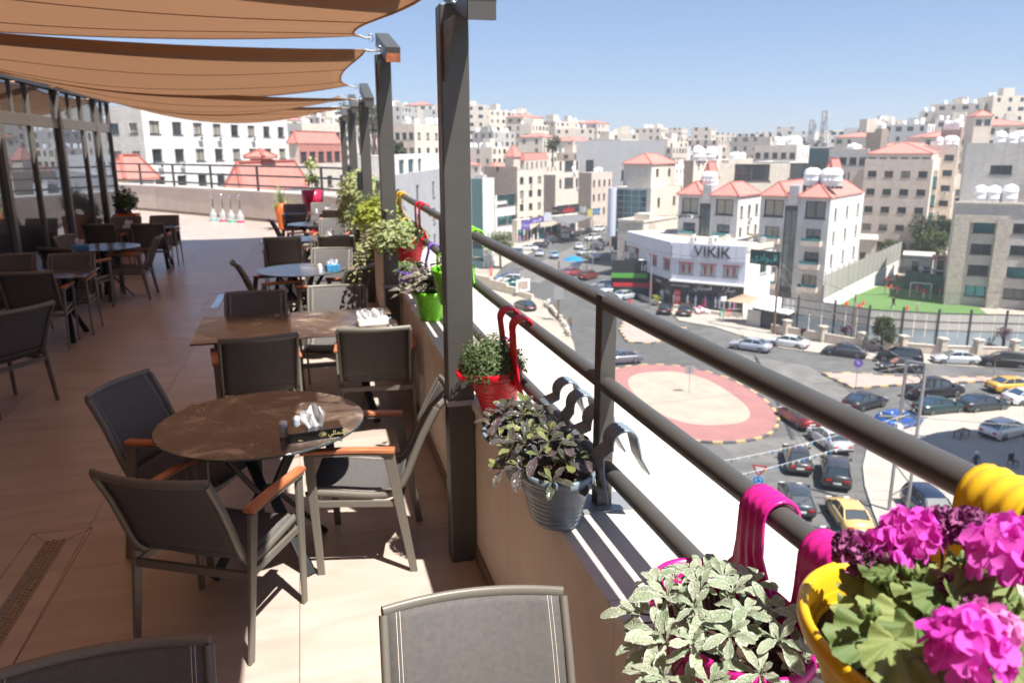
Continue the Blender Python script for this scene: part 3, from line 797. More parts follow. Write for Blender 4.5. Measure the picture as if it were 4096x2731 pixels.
# ------------------------------------------------------------------ chairs and tables
def side_path(x):
    return [(x, .235, .425), (x, .19, .437), (x, .09, .430), (x, -.06, .415), (x, -.15, .412), (x, -.205, .428), (x, -.245, .475),
            (x, -.275, .54), (x, -.31, .63), (x, -.355, .735), (x, -.40, .82), (x, -.425, .865)]
def make_chair():
    t = thing('terrace_chair', 'x', 'chair', (0,0,0), 0, 'outdoor armchairs around the tables')
    for s in (-1, 1):
        m = MB(); m.tube(side_path(s*.252), .0135, 8, flat=1.5); m.build('side_rail', MATS['chair_frame'], t)
        m = MB(); m.bar((s*.277, .205, .642), (s*.277, .180, 0), .022, .05, up=(0,1,0), taper=.72); bevel(m.build('leg', MATS['chair_frame'], t), .004)
        m = MB(); m.bar((s*.277, -.185, .642), (s*.277, -.288, 0), .022, .055, up=(0,1,0), taper=.68); bevel(m.build('leg', MATS['chair_frame'], t), .004)
        m = MB(); m.box((s*.277-.02, -.205, .642), (s*.277+.02, .225, .651)); m.build('arm_plate', MATS['chair_frame'], t)
        m = MB(); n = 8
        vs = []
        for k in range(n+1):
            y = -.215 + .46*k/n; z = .651 + .006*math.sin(PI*k/n); wd = .026 - .004*(k/n)
            vs += [(s*.277-wd, y, z), (s*.277+wd, y, z), (s*.277+wd, y, z+.022), (s*.277-wd, y, z+.022)]
        fs = []
        for k in range(n):
            a = 4*k
            for j in range(4): fs.append((a+j, a+(j+1)%4, a+4+(j+1)%4, a+4+j))
        fs += [(0,3,2,1), (4*n, 4*n+1, 4*n+2, 4*n+3)]
        m.add(vs, fs); bevel(m.build('armrest', MATS['armrest_wood'], t), .005)
    # slings: one cloth for seat, one for back
    def sling(i0, i1, name, bow):
        sp = side_path(0); NU = 10; vs = []
        rows = []
        for i in range(i0, i1):
            for k in range(2): rows.append((Vector(sp[i]).lerp(Vector(sp[i+1]), k/2), (i + k/2)))
        rows.append((Vector(sp[i1]), i1))
        for p, fi in rows:
            for j in range(NU+1):
                u = -1 + 2*j/NU; h = 1 - u*u
                back = max(0, (fi - 6) / 5)
                vs.append((u*.24, p.y - h*.045*back, p.z + .006 - (h*.014 if fi < 5 else 0)))
        nr = len(rows)
        fs = [(a*(NU+1)+b, a*(NU+1)+b+1, (a+1)*(NU+1)+b+1, (a+1)*(NU+1)+b) for a in range(nr-1) for b in range(NU)]
        m = MB(); m.add(vs, fs, 0, True); o = m.build(name, MATS['sling_fabric'], t)
        s = o.modifiers.new('thickness', 'SOLIDIFY'); s.thickness = .004; s.offset = 0
        # stitched seams beside the rails
        for sx in (-.218, .218, -.208, .208):
            u = sx/.24; h = 1-u*u; m = MB()
            pts = [(sx, p.y - h*.045*max(0, (fi-6)/5) + (.003 if fi > 6 else 0), p.z + (.009 if fi <= 6 else .006)) for p, fi in rows]
            m.tube(pts, .0011, 3, smooth=False); so = m.build('seam', MATS['rope'], o)
    sling(0, 6, 'seat_sling', 0); sling(6, 11, 'back_sling', 1)
    m = MB(); m.tube([(u*.255, -.428 - .046*(1-u*u), .872) for u in [-1 + k/6 for k in range(13)]], .0125, 8, flat=1.6); m.build('top_bar', MATS['chair_frame'], t)
    for y, z in ((-.232, .375), (.185, .385)):
        m = MB(); m.bar((-.268, y, z), (.268, y, z), .018, .036); m.build('stretcher', MATS['chair_frame'], t)
    for s in (-1, 1):
        m = MB(); m.bar((s*.268, -.232, .375), (s*.268, .185, .385), .016, .030); m.build('side_stretcher', MATS['chair_frame'], t)
    return t
chair0 = make_chair(); used = []
def chair(cx, cy, rotdeg, label):
    """(cx, cy) is the middle of the back's top edge; at rotation 0 the chair faces away from the camera, towards +Y"""
    a = R(rotdeg); f = Vector((-math.sin(a), math.cos(a)))
    loc = (cx + f.x*.425, cy + f.y*.425, 0)
    if not used:
        used.append(1); chair0.location = loc; chair0.rotation_euler.z = a; chair0['label'] = label; return chair0
    return copy_tree(chair0, loc, a, label)
CH = [
 (-.645, 3.06, -28, 'chair at the near left of the round marble table, seen from behind'),
 (.615, 3.86, 79, 'sunlit chair at the right of the round marble table, beside the parapet'),
 (-1.02, 4.44, -115, 'shaded chair tilted at the far left of the round marble table'),
 (.39, 1.90, 176, 'sunlit chair back at the lower frame edge, in front of the parapet'),
 (-.56, 1.89, 183, 'shaded chair back cut by the lower left frame edge'),
 (-.35, 5.36, 8, 'chair between the round marble table and the rectangular one, on the left'),
 (.42, 5.43, -6, 'chair between the round marble table and the rectangular one, against the parapet'),
 (-.46, 7.12, 178, 'shaded chair behind the near rectangular table'),
 (.24, 7.25, 174, 'sunlit chair behind the near rectangular table'),
 (-.77, 9.12, -78, 'side-on chair at the left of the second round table'),
 (.55, 8.45, 52, 'chair at the near right of the second round table, turned to the aisle'),
 (.31, 10.12, 168, 'sunlit chair behind the second round table and its blue tissue box'),
 (-.33, 11.6, -2, 'chair in front of the second rectangular table, on the aisle side'),
 (.42, 11.62, -8, 'chair in front of the second rectangular table, by the parapet'),
 (-.58, 14.6, -80, 'side-on chair at the left of the third round table'),
 (.50, 14.5, 172, 'sunlit chair near the parapet behind the second rectangular table'),
 (.62, 16.8, 0, 'small far chair by the parapet in front of the last rectangular table'),
 (-.18, 18.6, 180, 'farthest dark chair, in front of the magenta planter'),
 (.42, 18.9, 176, 'farthest sunlit chair, right of the magenta planter'),
 (-2.82, 8.98, 2, 'chair before the left rectangular table, seen from behind'),
 (-2.20, 6.93, 58, 'chair at the left frame edge, turned away from the aisle'),
 (-2.75, 10.44, 180, 'chair behind the left rectangular table, towards the aisle'),
 (-3.42, 10.56, 182, 'chair behind the left rectangular table, against the glass front'),
 (-3.12, 11.15, -25, 'chair at the near left of the left round table'),
 (-3.42, 12.75, -108, 'chair between the glass front and the left round table'),
 (-2.08, 12.32, 88, 'side-on chair at the aisle side of the left round table'),
 (-3.40, 14.66, -4, 'chair in front of the far left table, next to the glass front'),
 (-2.60, 14.5, 2, 'chair in front of the far left table, on the aisle side'),
 (-2.57, 16.12, 178, 'chair behind the far left table, against the sunlit floor'),
 (-3.22, 16.05, 180, 'chair behind the far left table, before the orange planter'),
]
for c in CH: chair(*c)

def spider(t, R1=.30, R2=.34, zt=.735, rot=PI/4, sx=1.0):
    for k in range(4):
        a = rot + k*PI/2; d = Vector((math.cos(a)*sx, math.sin(a), 0))
        m = MB()
        m.bar(d*R1 + Vector((0,0,zt)), d*.045 + Vector((0,0,.36)), .055, .02, up=d)
        m.bar(d*.045 + Vector((0,0,.36)), d*R2 + Vector((0,0,.006)), .055, .02, up=d)
        bevel(m.build('leg', MATS['black_steel'], t), .003)
    m = MB(); m.lathe([(.06, .34), (.06, .38)], 12); m.build('hub', MATS['black_steel'], t)
    m = MB(); m.box((-.30*sx, -.025, .728), (.30*sx, .025, .737)); m.box((-.025, -.30, .728), (.025, .30, .737)); m.build('top_bracket', MATS['black_steel'], t)
mat('table_edge', (0.05, 0.075, 0.075), 0.15, spec=0.8)
def round_table(x, y, label, r=.51, rot=.5):
    t = thing('round_table', label, 'table', (x, y, 0), 0)
    m = MB(); m.lathe([(r-.004, .738), (r, .741), (r, .747), (r-.003, .75)], 64, smooth=False, cap0=True, cap1=False, mi=1)
    vs = [((r-.003)*math.cos(2*PI*k/64), (r-.003)*math.sin(2*PI*k/64), .75) for k in range(64)]; m.add(vs, [tuple(range(64))], 0)
    o = m.build('tabletop', [MATS['dark_marble'], MATS['table_edge']], t)
    spider(t, rot=rot); return t
def rect_table(x, y, w_, d_, label, rot=0):
    t = thing('rectangular_table', label, 'table', (x, y, 0), rot)
    m = MB(); m.box((-w_/2, -d_/2, .738), (w_/2, d_/2, .75)); bevel(m.build('tabletop', MATS['dark_marble'], t), .002)
    for s in (-1, 1):
        for q in (-1, 1):
            m = MB(); m.bar((s*w_*.36, q*d_*.40, .733), (s*w_*.30, q*d_*.02, .40), .055, .022, up=(0,1,0)); m.bar((s*w_*.30, q*d_*.02, .40), (s*w_*.36, q*d_*.40, .006), .055, .022, up=(0,1,0))
            m.build('leg', MATS['black_steel'], t)
    m = MB(); m.bar((-w_*.30, 0, .40), (w_*.30, 0, .40), .05, .03); m.build('crossbar', MATS['black_steel'], t)
    return t
round_table(-.28, 3.985, 'nearest round table with a dark veined marble top, half in the sun', .515, .62)
rect_table(-.10, 6.30, 1.52, .96, 'nearest rectangular dark marble table with a white tissue tray', R(1))
round_table(-.07, 9.28, 'second round table, its top shining blue, with a blue tissue box', .50, .4)
rect_table(-.02, 12.58, 1.30, .78, 'second rectangular table, its top shining blue, by the parapet')
round_table(.14, 15.1, 'third round table, small, shining blue, before the magenta planter', .46, .9)
rect_table(.02, 17.75, .95, .7, 'farthest rectangular table, before the orange pot with the spiky plant')
rect_table(-3.12, 9.74, 1.48, .74, 'left rectangular dark table near the glass front')
round_table(-2.83, 12.32, 'left round table shining blue, with a tissue box', .50, .3)
rect_table(-2.93, 15.42, 1.36, .70, 'far left rectangular table, before the orange planter')

# ------------------------------------------------------------------ small things on the tables
def tissue(m, w_=.05, h=.12, seed=1, lean=(0, 0)):
    rr = random.Random(seed); n, k = 9, 7; vs = []
    ph = [rr.uniform(0, 6) for _ in range(4)]
    for a in range(k+1):
        v = a/k
        for b in range(n+1):
            u = -1 + 2*b/n
            wd = w_*(.75 + .5*math.sin(v*2.6))
            vs.append((u*wd + lean[0]*v, .018*math.sin(3*u+ph[0])*(.3+v) + .014*math.sin(7*u+ph[1]+3*v) + lean[1]*v, h*v*(1 - .28*abs(math.sin(1.7*u + ph[2]))*v)))
    fs = [(a*(n+1)+b, a*(n+1)+b+1, (a+1)*(n+1)+b+1, (a+1)*(n+1)+b) for a in range(k) for b in range(n)]
    m.add(vs, fs, 0, True); return m
def tissue_box(loc, rot, dims, m1, label, seed=1, h=.12, lean=(0,0), wt=.05):
    t = thing('tissue_box', label, 'tissue box', loc, rot)
    a, b, c = dims
    m = MB(); m.box((-a/2, -b/2, .001), (a/2, b/2, c)); bevel(m.build('carton', m1, t), .003)
    for i, (dy, sc_) in enumerate(((0, 1), (.012, .8))):
        m = tissue(MB(), wt*sc_, h*sc_, seed+i, (lean[0]*(1-2*i)*.8, lean[1])); o = m.build('tissue', MATS['paper_tissue'], t, (0, dy, c - .004))
    return t
tb = tissue_box((-.02, 3.68, .75), R(8), (.255, .118, .052), MATS['black_gloss'], 'black tissue box with gold script on the nearest round table', 3, .125, (-.02, .0), .045)
lettering('\ufeb7\ufee4\ufe8e\ufee0\ufef2'[::-1], MATS['gold_print'], tb, (.095, -.0605, .030), (1, 0, 0), .030, .01)
lettering('fine', MATS['gold_print'], tb, (-.075, -.0605, .014), (1, 0, 0), .013, .01)
m = MB()
for k in range(10):
    a = k*.63; m.tube([(.03+.006*k*math.cos(a*.3), -.0598, .03), (.03+.02*math.cos(a), -.0602, .030+.016*math.sin(a))], .0006, 3)
m.build('gold_ornament', MATS['gold_print'], tb)
for (x, y, lab) in ((-.165, 3.73, 'short white salt shaker left of the black tissue box'), (-.105, 3.785, 'white pepper shaker just behind the black tissue box')):
    t = thing('shaker', lab, 'shaker', (x, y, .75))
    m = MB(); m.lathe([(.019, .0), (.0205, .004), (.0195, .052), (.0205, .056), (.0205, .066)], 20, cap1=False); m.build('body', MATS['porcelain'], t)
    m = MB(); m.lathe([(.0205, .066), (.018, .073), (.010, .078), (.0, .080)], 20, cap0=False); m.build('cap', MATS['white_plastic'], t)
t = thing('tissue_tray', 'white plastic tray of crumpled tissues on the nearest rectangular table', 'tissue tray', (.47, 6.12, .75), R(6))
m = MB(); m.box((-.125, -.07, 0), (.125, .07, .055)); bevel(m.build('tray', MATS['white_plastic'], t), .012, 3)
for k, (x, y, l) in enumerate(((-.06, .0, -.02), (.01, .01, .03), (.0, -.03, -.03), (.03, .02, .0))):
    m = tissue(MB(), .045, .09 - .01*k, 11+k, (l, 0)); m.build('tissue', MATS['paper_tissue'], t, (x, y, .05))
t = thing('shaker', 'white shaker standing on the corner of the nearest rectangular table', 'shaker', (.60, 6.02, .75))
m = MB(); m.lathe([(.018, 0), (.018, .06), (.0, .075)], 16); m.build('body', MATS['white_plastic'], t)
tissue_box((.27, 9.05, .75), R(12), (.15, .12, .075), MATS['blue_card'], 'blue tissue box with white tissues on the second round table', 21, .08)
t = thing('shaker', 'steel shaker beside the blue tissue box on the second round table', 'shaker', (.13, 8.98, .75))
m = MB(); m.lathe([(.026, 0), (.028, .07), (.02, .095), (.0, .105)], 16); m.build('body', MATS['porcelain'], t)
tissue_box((.37, 12.5, .75), R(-8), (.16, .11, .05), MATS['white_plastic'], 'white tissue box on the second rectangular table', 31, .10)
t = thing('ashtray', 'dark glass ashtray on the third round table', 'ashtray', (.20, 15.0, .75))
m = MB(); m.lathe([(.05, 0), (.055, .03), (.045, .03), (.04, .008)], 14); m.build('bowl', MATS['black_gloss'], t)
t = thing('shaker', 'tiny shaker on the farthest rectangular table', 'shaker', (.26, 17.6, .75))
m = MB(); m.lathe([(.02, 0), (.02, .09), (.0, .1)], 12); m.build('body', MATS['porcelain'], t)
tissue_box((.50, 17.75, .75), .3, (.12, .1, .05), MATS['white_plastic'], 'small white tissue box on the farthest rectangular table', 33, .09)
tissue_box((-3.05, 12.06, .75), R(10), (.22, .12, .06), MATS['blue_card'], 'blue tissue box with pale tissues on the left round table', 41, .11)
tissue_box((-3.05, 15.35, .75), .1, (.2, .12, .03), MATS['white_plastic'], 'white tissue box on the far left table', 43, .12)
# clear bottles of the water pipes by the end wall
hw = None
for i, (x, y, c) in enumerate(((-2.66, 25.35, (.2,.5,.62)), (-2.36, 25.05, (.6,.1,.2)), (-2.1, 24.75, (.1,.55,.4)), (-1.83, 24.5, (.6,.05,.25)))):
    lab = ['glass water pipe farthest left in the row by the end wall', 'short glass water pipe with a reddish base by the end wall', 'glass water pipe with a green base by the end wall', 'rightmost glass water pipe with a pink base by the end wall'][i]
    t = thing('water_pipe', lab, 'water pipe', (x, y, 0))
    mm = mat('bowl_tint', c, 0.1); g2 = MATS.get('clear_glass') or mat('clear_glass', (0.62, 0.66, 0.64), 0.05, spec=0.8, coat=1.0, alpha=0.55)
    m = MB(); m.lathe([(.10, 0), (.115, .02), (.10, .05)], 16); m.build('foot', mm, t)
    m = MB(); m.lathe([(.10, .05), (.12, .12), (.10, .22), (.05, .30), (.035, .36)], 16, cap0=False); m.build('vase', g2, t)
    m = MB(); m.lathe([(.022, .36), (.04, .40), (.02, .44), (.038, .50), (.02, .55), (.036, .60), (.018, .66), (.034, .72), (.045, .78), (.02, .80)], 12, cap0=False); m.build('stem', MATS['chrome'], t)
# ------------------------------------------------------------------ ground, roads, pavements
GZ = -20.4
def G(wx, wy, z=GZ): return at(wx, wy, z=z)
def sstep(a, b, t):
    t = min(1, max(0, (t - a)/(b - a))); return t*t*(3 - 2*t)
def terr(x, y):
    """height of the land: flat valley floor with roads, rising to built-up hills"""
    d = math.hypot(x, y); az = math.degrees(math.atan2(x, y))          # azimuth from +Y to +X
    h = GZ
    if d < 118: return GZ
    left = sstep(26, 8, az)                                          # hill on the left (small azimuth)
    right = sstep(37, 48, az)                                        # hill on the right
    h += 4.5 * sstep(240, 290, d) + 9.0 * sstep(255, 370, d) + 5.5 * sstep(330, 700, d)
    h += left * (12 * sstep(235, 365, d)) + right * (12 * sstep(168, 290, d))
    if -2 < az < 24: h -= 0
    h += 1.5 * math.sin(x*.021 + 1) * math.cos(y*.017) * sstep(160, 260, d)
    h += (1 - sstep(330, 700, d))*0
    return h
# one sheet from under the hotel to the horizon
m = MB(); rings = [0, 30, 60, 90, 118, 140, 165, 190, 215, 240, 270, 300, 330, 370, 420, 480, 560, 650, 760, 900, 1100, 1500, 2500, 6000]
NA = 72; vs = []
for r_ in rings:
    for k in range(NA):
        a = 2*PI*k/NA; x, y = r_*math.sin(a), r_*math.cos(a); vs.append((x, y, terr(x, y) - .02))
fs = [(i*NA + (k+1) % NA, i*NA + k, (i+1)*NA + k, (i+1)*NA + (k+1) % NA) for i in range(1, len(rings)-1) for k in range(NA)]
fs += [tuple(reversed([NA + k for k in range(NA)]))]
m.add(vs, fs, 0, True)
tag(m.build('ground', MATS['dusty_ground']), kind='structure')

def sheet(name, pts, mt, z, kind='structure', thick=None):
    P2 = [G(a, b) for a, b in pts]
    ar = sum(P2[i].x*P2[(i+1) % len(P2)].y - P2[(i+1) % len(P2)].x*P2[i].y for i in range(len(P2)))
    if ar < 0: P2.reverse()
    m = MB()
    if thick: m.prism([(p.x, p.y) for p in P2], GZ - .1, GZ + z)
    else: m.add([(p.x, p.y, GZ + z) for p in P2], [tuple(range(len(P2)))])
    return tag(m.build(name, mt), kind=kind)
# asphalt: the junction and the streets leading off
AS = [(1.5, 20), (10, 12), (30, -6), (90, 20), (120, 52), (97, 68), (78, 74), (66, 79), (61, 82), (60, 95), (63, 110), (68, 130), (80, 165), (98, 205), (112, 240), (92, 244), (68, 200), (52, 172), (38, 150), (30, 130), (20, 112), (2, 110)]
m = MB(); m.add([(x, y, GZ + .004) for x, y in AS], [tuple(range(len(AS)))]); tag(m.build('road', MATS['asphalt']), kind='structure')
mat('asphalt_patch', (0.165, 0.158, 0.148), 0.9, var=0.25, vscale=0.5)
for i, pts in enumerate((((1640, 800), (1860, 842), (1960, 905), (1900, 960), (1760, 900), (1660, 850)), ((1330, 560), (1400, 560), (1240, 650), (1160, 640)), ((1640, 1010), (1900, 1000), (1960, 1070), (1700, 1060)))):
    sheet('road_patch', pts, MATS['asphalt_patch'], .007 + .001*i)
m = MB(); pa, pb = G(1735, 820), G(1790, 935); m.bar((pa.x, pa.y, GZ+.0115), (pb.x, pb.y, GZ+.0115), .35, .002); pa, pb = G(1790, 935), G(1820, 1010); m.bar((pa.x, pa.y, GZ+.0115), (pb.x, pb.y, GZ+.0115), .3, .002)
mat('tar', (0.045, 0.045, 0.048), 0.7); tag(m.build('tar_seam', MATS['tar']), kind='structure')
# pavement in front of the shops and along the pitch wall
FR = [(1405, 590), (1432, 640), (1462, 682), (1530, 708), (1560, 738), (1640, 752), (1700, 772), (1760, 787), (1790, 800), (1900, 815), (2030, 830), (2180, 840), (2352, 850), (2352, 810), (1900, 770), (1750, 720), (1640, 700), (1520, 670), (1460, 620), (1430, 580)]
sheet('pavement', FR, MATS['pavement'], .13, thick=True)
LP = [(1140, 585), (1200, 590), (1230, 575), (1290, 545), (1330, 522), (1260, 505), (1180, 530), (1120, 560)]
sheet('pavement', LP, MATS['pavement'], .12, thick=True)
# big pavement inside the bend, lower right
BP = [(2352, 912), (2230, 930), (2120, 955), (2030, 990), (1995, 1030), (1985, 1075), (1990, 1120), (2010, 1180), (2060, 1300), (2352, 1400)]
sheet('pavement', BP, MATS['pavement'], .14, thick=True)
kr = MB()
for i in range(len(BP) - 2):
    a, b = G(*BP[i]), G(*BP[i+1]); L = (b - a).length; n = max(1, int(L/1.0)); 
    for k in range(n):
        p, q = a.lerp(b, (k+.01)/n), a.lerp(b, (k+.99)/n)
        mm = MB(); mm.bar((p.x, p.y, GZ+.075), (q.x, q.y, GZ+.075), .22, .16); o = mm.build('kerb_stone', MATS['kerb_stone_grey']); o['kind'] = 'structure'
        o.parent = bpy.data.objects.get('road')
def kerb_ring(pts, parent, names=('kerb_yellow', 'kerb_black'), step=1.0, wd=.28, h=.15):
    k2 = 0
    for i in range(len(pts) - 1):
        a, b = pts[i], pts[i+1]; L = (b - a).length; n = max(1, round(L/step))
        for k in range(n):
            p, q = a.lerp(b, (k+.02)/n), a.lerp(b, (k+.98)/n)
            mm = MB(); mm.bar((p.x, p.y, h/2 + .012), (q.x, q.y, h/2 + .012), wd, h)
            o = mm.build('kerb_stone', MATS[names[k2 % 2]], parent); k2 += 1
# roundabout: fit an ellipse in the place
pl, pr, pn, pf = G(1372, 915), G(1790, 975), G(1600, 1022), G(1545, 838)
rb = thing('roundabout', None, None, (0, 0, GZ)); rb['kind'] = 'structure'
cen = Vector((31.6, 62.6, 0))
def ell(a_, b_, rot, n, c=cen, p=2.0):
    out = []
    for k in range(n):
        t = 2*PI*k/n; cx, sx = math.cos(t), math.sin(t)
        x = a_*math.copysign(abs(cx)**(2/p), cx); y = b_*math.copysign(abs(sx)**(2/p), sx)
        out.append(Vector((c.x + x*math.cos(rot) - y*math.sin(rot), c.y + x*math.sin(rot) + y*math.cos(rot), 0)))
    return out
cen = Vector((32.7, 62.6, 0))
oe = ell(7.15, 11.25, R(-7), 56, cen, 2.15)
m = MB(); m.prism([(v.x, v.y) for v in oe], -.05, .13); m.build('red_paving', MATS['brick_paving_red'], rb)
ie = ell(4.45, 8.1, R(-5), 44, Vector((33.2, 63.0, 0)), 2.6)
m = MB(); m.prism([(v.x, v.y) for v in ie], .0, .134); m.build('beige_paving', MATS['paving_beige'], rb)
kerb_ring(ell(7.3, 11.4, R(-7), 57, cen, 2.15)[:57] + [ell(7.3, 11.4, R(-7), 57, cen, 2.15)[0]], rb)
isl = thing('traffic_island', None, None, (0, 0, GZ)); isl['kind'] = 'structure'
ip = [Vector((x, y, 0)) for x, y in ((50.1, 66.0), (49.9, 60.9), (55.4, 60.6), (60.9, 59.8), (68.0, 58.8), (75, 57.5), (75.5, 58.3), (68.3, 59.7), (62.3, 61.2), (56.4, 63.2), (53.1, 65.5))]
m = MB(); m.prism([(v.x, v.y) for v in ip], -.05, .13); m.build('pink_paving', MATS['pavement_pink'], isl)
kerb_ring(ip[:6], isl, ('kerb_black', 'kerb_yellow'), .9); kerb_ring(ip[6:] + [ip[0]], isl, ('kerb_yellow', 'kerb_black'), .9)
is2 = thing('traffic_island', None, None, (0, 0, GZ)); is2['kind'] = 'structure'
ip = [Vector((x, y, 0)) for x, y in ((40.6, 95), (37.8, 90), (36.3, 83.9), (38.6, 82.4), (43.5, 84.5), (46.5, 89))]
m = MB(); m.prism([(v.x, v.y) for v in ip], -.05, .12); m.build('pink_paving', MATS['pavement_pink'], is2)
kerb_ring(ip + [ip[0]], is2, ('kerb_black', 'kerb_yellow'), .9)
# dusty verge with a low rubble wall at the left of the junction
VG = [(1090, 640), (1180, 668), (1250, 692), (1262, 722), (1300, 752), (1318, 790), (1325, 830), (1200, 860), (1050, 760)]
sheet('verge', VG, MATS['dusty_ground'], .10, thick=True)
rw = thing('rubble_wall', 'crumbling low rubble wall along the left edge of the junction', 'low wall', (0,0,GZ))
wl = [G(a, b) for a, b in ((1252, 702), (1268, 715), (1285, 735), (1300, 757), (1306, 775))]
for i in range(len(wl)-1):
    a, b = wl[i], wl[i+1]; n = max(2, int((b-a).length/.55))
    for k in range(n):
        p = a.lerp(b, (k+.5)/n)
        for lv in range(2):
            if lv and rnd.random() < .3: continue
            s = rnd.uniform(.45, .6); T = Matrix.Translation((p.x + rnd.uniform(-.1,.1), p.y + rnd.uniform(-.1,.1), .1 + lv*.32)) @ Matrix.Rotation(rnd.uniform(0,3), 4, 'Z') @ Matrix.Rotation(rnd.uniform(-.2,.2), 4, 'X')
            mm = MB(); mm.box((-s/2, -s*.4, 0), (s/2, s*.4, .34), 0, T); bevel(mm.build('stone', MATS['stone_rough'], rw), .06, 1)
# the football pitch on its own terrace
pz = GZ + .05
pc = [G(1880, 715), G(2270, 724), G(2150, 628), G(2092, 626)]
def quad_sheet(name, P4, mt, z):
    m = MB(); ar = sum(P4[i].x*P4[(i+1)%len(P4)].y - P4[(i+1)%len(P4)].x*P4[i].y for i in range(len(P4)))
    Q = list(P4) if ar > 0 else list(reversed(P4))
    m.add([(p.x, p.y, GZ + z) for p in Q], [tuple(range(len(Q)))]); return tag(m.build(name, mt), kind='structure')
quad_sheet('football_pitch', pc, MATS['turf'], .05)
pl = MB()
def pitch_line(a, b, wd=.14):
    p, q = G(*a), G(*b); pl.bar((p.x, p.y, GZ + .056), (q.x, q.y, GZ + .056), wd, .004)
pitch_line((1896, 711), (1985, 646)); pitch_line((1985, 646), (2085, 634)); pitch_line((1985, 646), (2270, 672))
pitch_line((2050, 664), (2180, 676)); pitch_line((2046, 668), (2060, 658)); pitch_line((2176, 681), (2190, 670))
tag(pl.build('pitch_line', MATS['turf_line']), kind='structure')
# ------------------------------------------------------------------ buildings
def V2(x, y): return Vector((x, y, 0))
_wm = {}
def window_mesh(kind, frame, arch=False):
    """unit opening filler: frame ring in the opening, pane set back; unit width along X, unit height along Z, facing -Y"""
    key = ('f', frame)
    if key not in _wm:
        m = MB(); t = .06
        m.box((-.5, -.02, 0), (-.5 + t, .05, 1)); m.box((.5 - t, -.02, 0), (.5, .05, 1))
        m.box((-.5 + t, -.02, 0), (.5 - t, .05, t)); m.box((-.5 + t, -.02, 1 - t), (.5 - t, .05, 1)); m.box((-.025, -.015, t), (.025, .05, 1 - t)); m.box((-.55, -.27, -.07), (.55, -.02, -.001))
        _wm[key] = m.mesh('window', MATS[frame])
    k2 = ('p', kind)
    if k2 not in _wm:
        m = MB(); m.box((-.44, .015, .06), (.44, .03, .94)); _wm[k2] = m.mesh('pane', MATS[kind])
    return _wm[key], _wm[k2]
def wall_face(mb, O, U, width, z0, z1, ops, depth=.22, mi=0):
    """one wall with real openings: O lower left corner, U unit vector along the wall (outside is to the right of U ... normal = U x Z)"""
    Nn = U.cross(Vector((0, 0, 1)))
    us = sorted({0.0, width} | {o[0] for o in ops} | {o[2] for o in ops}); vs_ = sorted({z0, z1} | {o[1] for o in ops} | {o[3] for o in ops})
    def hit(u, v): return any(o[0] < u < o[2] and o[1] < v < o[3] for o in ops)
    P = lambda u, v, d=0: (O.x + U.x*u - Nn.x*d, O.y + U.y*u - Nn.y*d, v)
    for j in range(len(vs_) - 1):
        v0, v1 = vs_[j], vs_[j+1]; i = 0
        while i < len(us) - 1:
            if hit((us[i] + us[i+1])/2, (v0 + v1)/2): i += 1; continue
            k = i
            while k + 1 < len(us) - 1 and not hit((us[k+1] + us[k+2])/2, (v0 + v1)/2): k += 1
            mb.add([P(us[i], v0), P(us[k+1], v0), P(us[k+1], v1), P(us[i], v1)], [(0, 1, 2, 3)], mi); i = k + 1
    for (a, c, b, d) in ops:
        mb.add([P(a, c), P(b, c), P(b, d), P(a, d), P(a, c, depth), P(b, c, depth), P(b, d, depth), P(a, d, depth)],
               [(0, 4, 5, 1), (1, 5, 6, 2), (2, 6, 7, 3), (3, 7, 4, 0)], mi)
def put_window(par, O, U, a, c, b, d, pane, frame, depth=.2, sub=True):
    Nn = U.cross(Vector((0, 0, 1)))
    fm, pm = window_mesh(pane, frame)
    X, Z = U, Vector((0, 0, 1)); Y = -Nn
    M4 = Matrix((X, Y, Z)).transposed().to_4x4()
    M4.translation = Vector((O.x + U.x*(a+b)/2 - Nn.x*depth, O.y + U.y*(a+b)/2 - Nn.y*depth, c))
    o = link('window', fm, par); o.matrix_local = M4 @ Matrix.Diagonal((b - a, 1, d - c, 1))
    link('pane', pm, o)
    return o
def grid_ops(width, z0, z1, n, storey=3.2, ww=1.3, wh=1.4, sill=.95, margin=None, base=0.0, cols=None, rows=None, top=None):
    """regular window openings; cols gives fractions of the width"""
    ops = []
    if width < 1.2: return ops
    zt = z1 - .9 if top is None else z1 - top
    k = 0
    while True:
        zb = zt - (k + 1)*storey + sill
        if zb < z0 + base + .3: break
        if rows is None or k in rows:
            cc = cols if cols is not None else [(i + .5)/n for i in range(n)]
            for c in cc:
                u = c*width
                w2 = min(ww, width/max(1, len(cc))*.7)
                if u - w2/2 > .15 and u + w2/2 < width - .15: ops.append((u - w2/2, zb, u + w2/2, zb + wh))
        k += 1
        if k > 14: break
    return ops
def extent(C, ang, px, fallback):
    """how far the wall leaving corner C at angle ang runs before it reaches image column px"""
    r = ray(px*1.7415, 700); d = Vector((math.cos(ang), math.sin(ang)))
    den = d.x*r.y - d.y*r.x
    if abs(den) < 1e-6: return fallback
    t = -(C.x*r.y - C.y*r.x)/den
    return t if 0.5 < t < 90 else fallback
def ac_unit(par, O, U, u, z):
    Nn = U.cross(Vector((0,0,1))); T = Matrix((U, -Nn, Vector((0,0,1)))).transposed().to_4x4(); T.translation = Vector((O.x+U.x*u+Nn.x*.2, O.y+U.y*u+Nn.y*.2, z))
    m = MB(); m.box((-.42, -.16, 0), (.42, .16, .6), 0, T); m.build('air_conditioner', MATS['ac_white'], par)
    m = MB(); m.lathe([(.22, 0), (.22, .01)], 12); o = m.build('fan_grille', MATS['frame_dark'], par); o.matrix_local = T @ Matrix.Translation((-.1, -.161, .3)) @ Matrix.Rotation(PI/2, 4, 'X')
tank0 = None
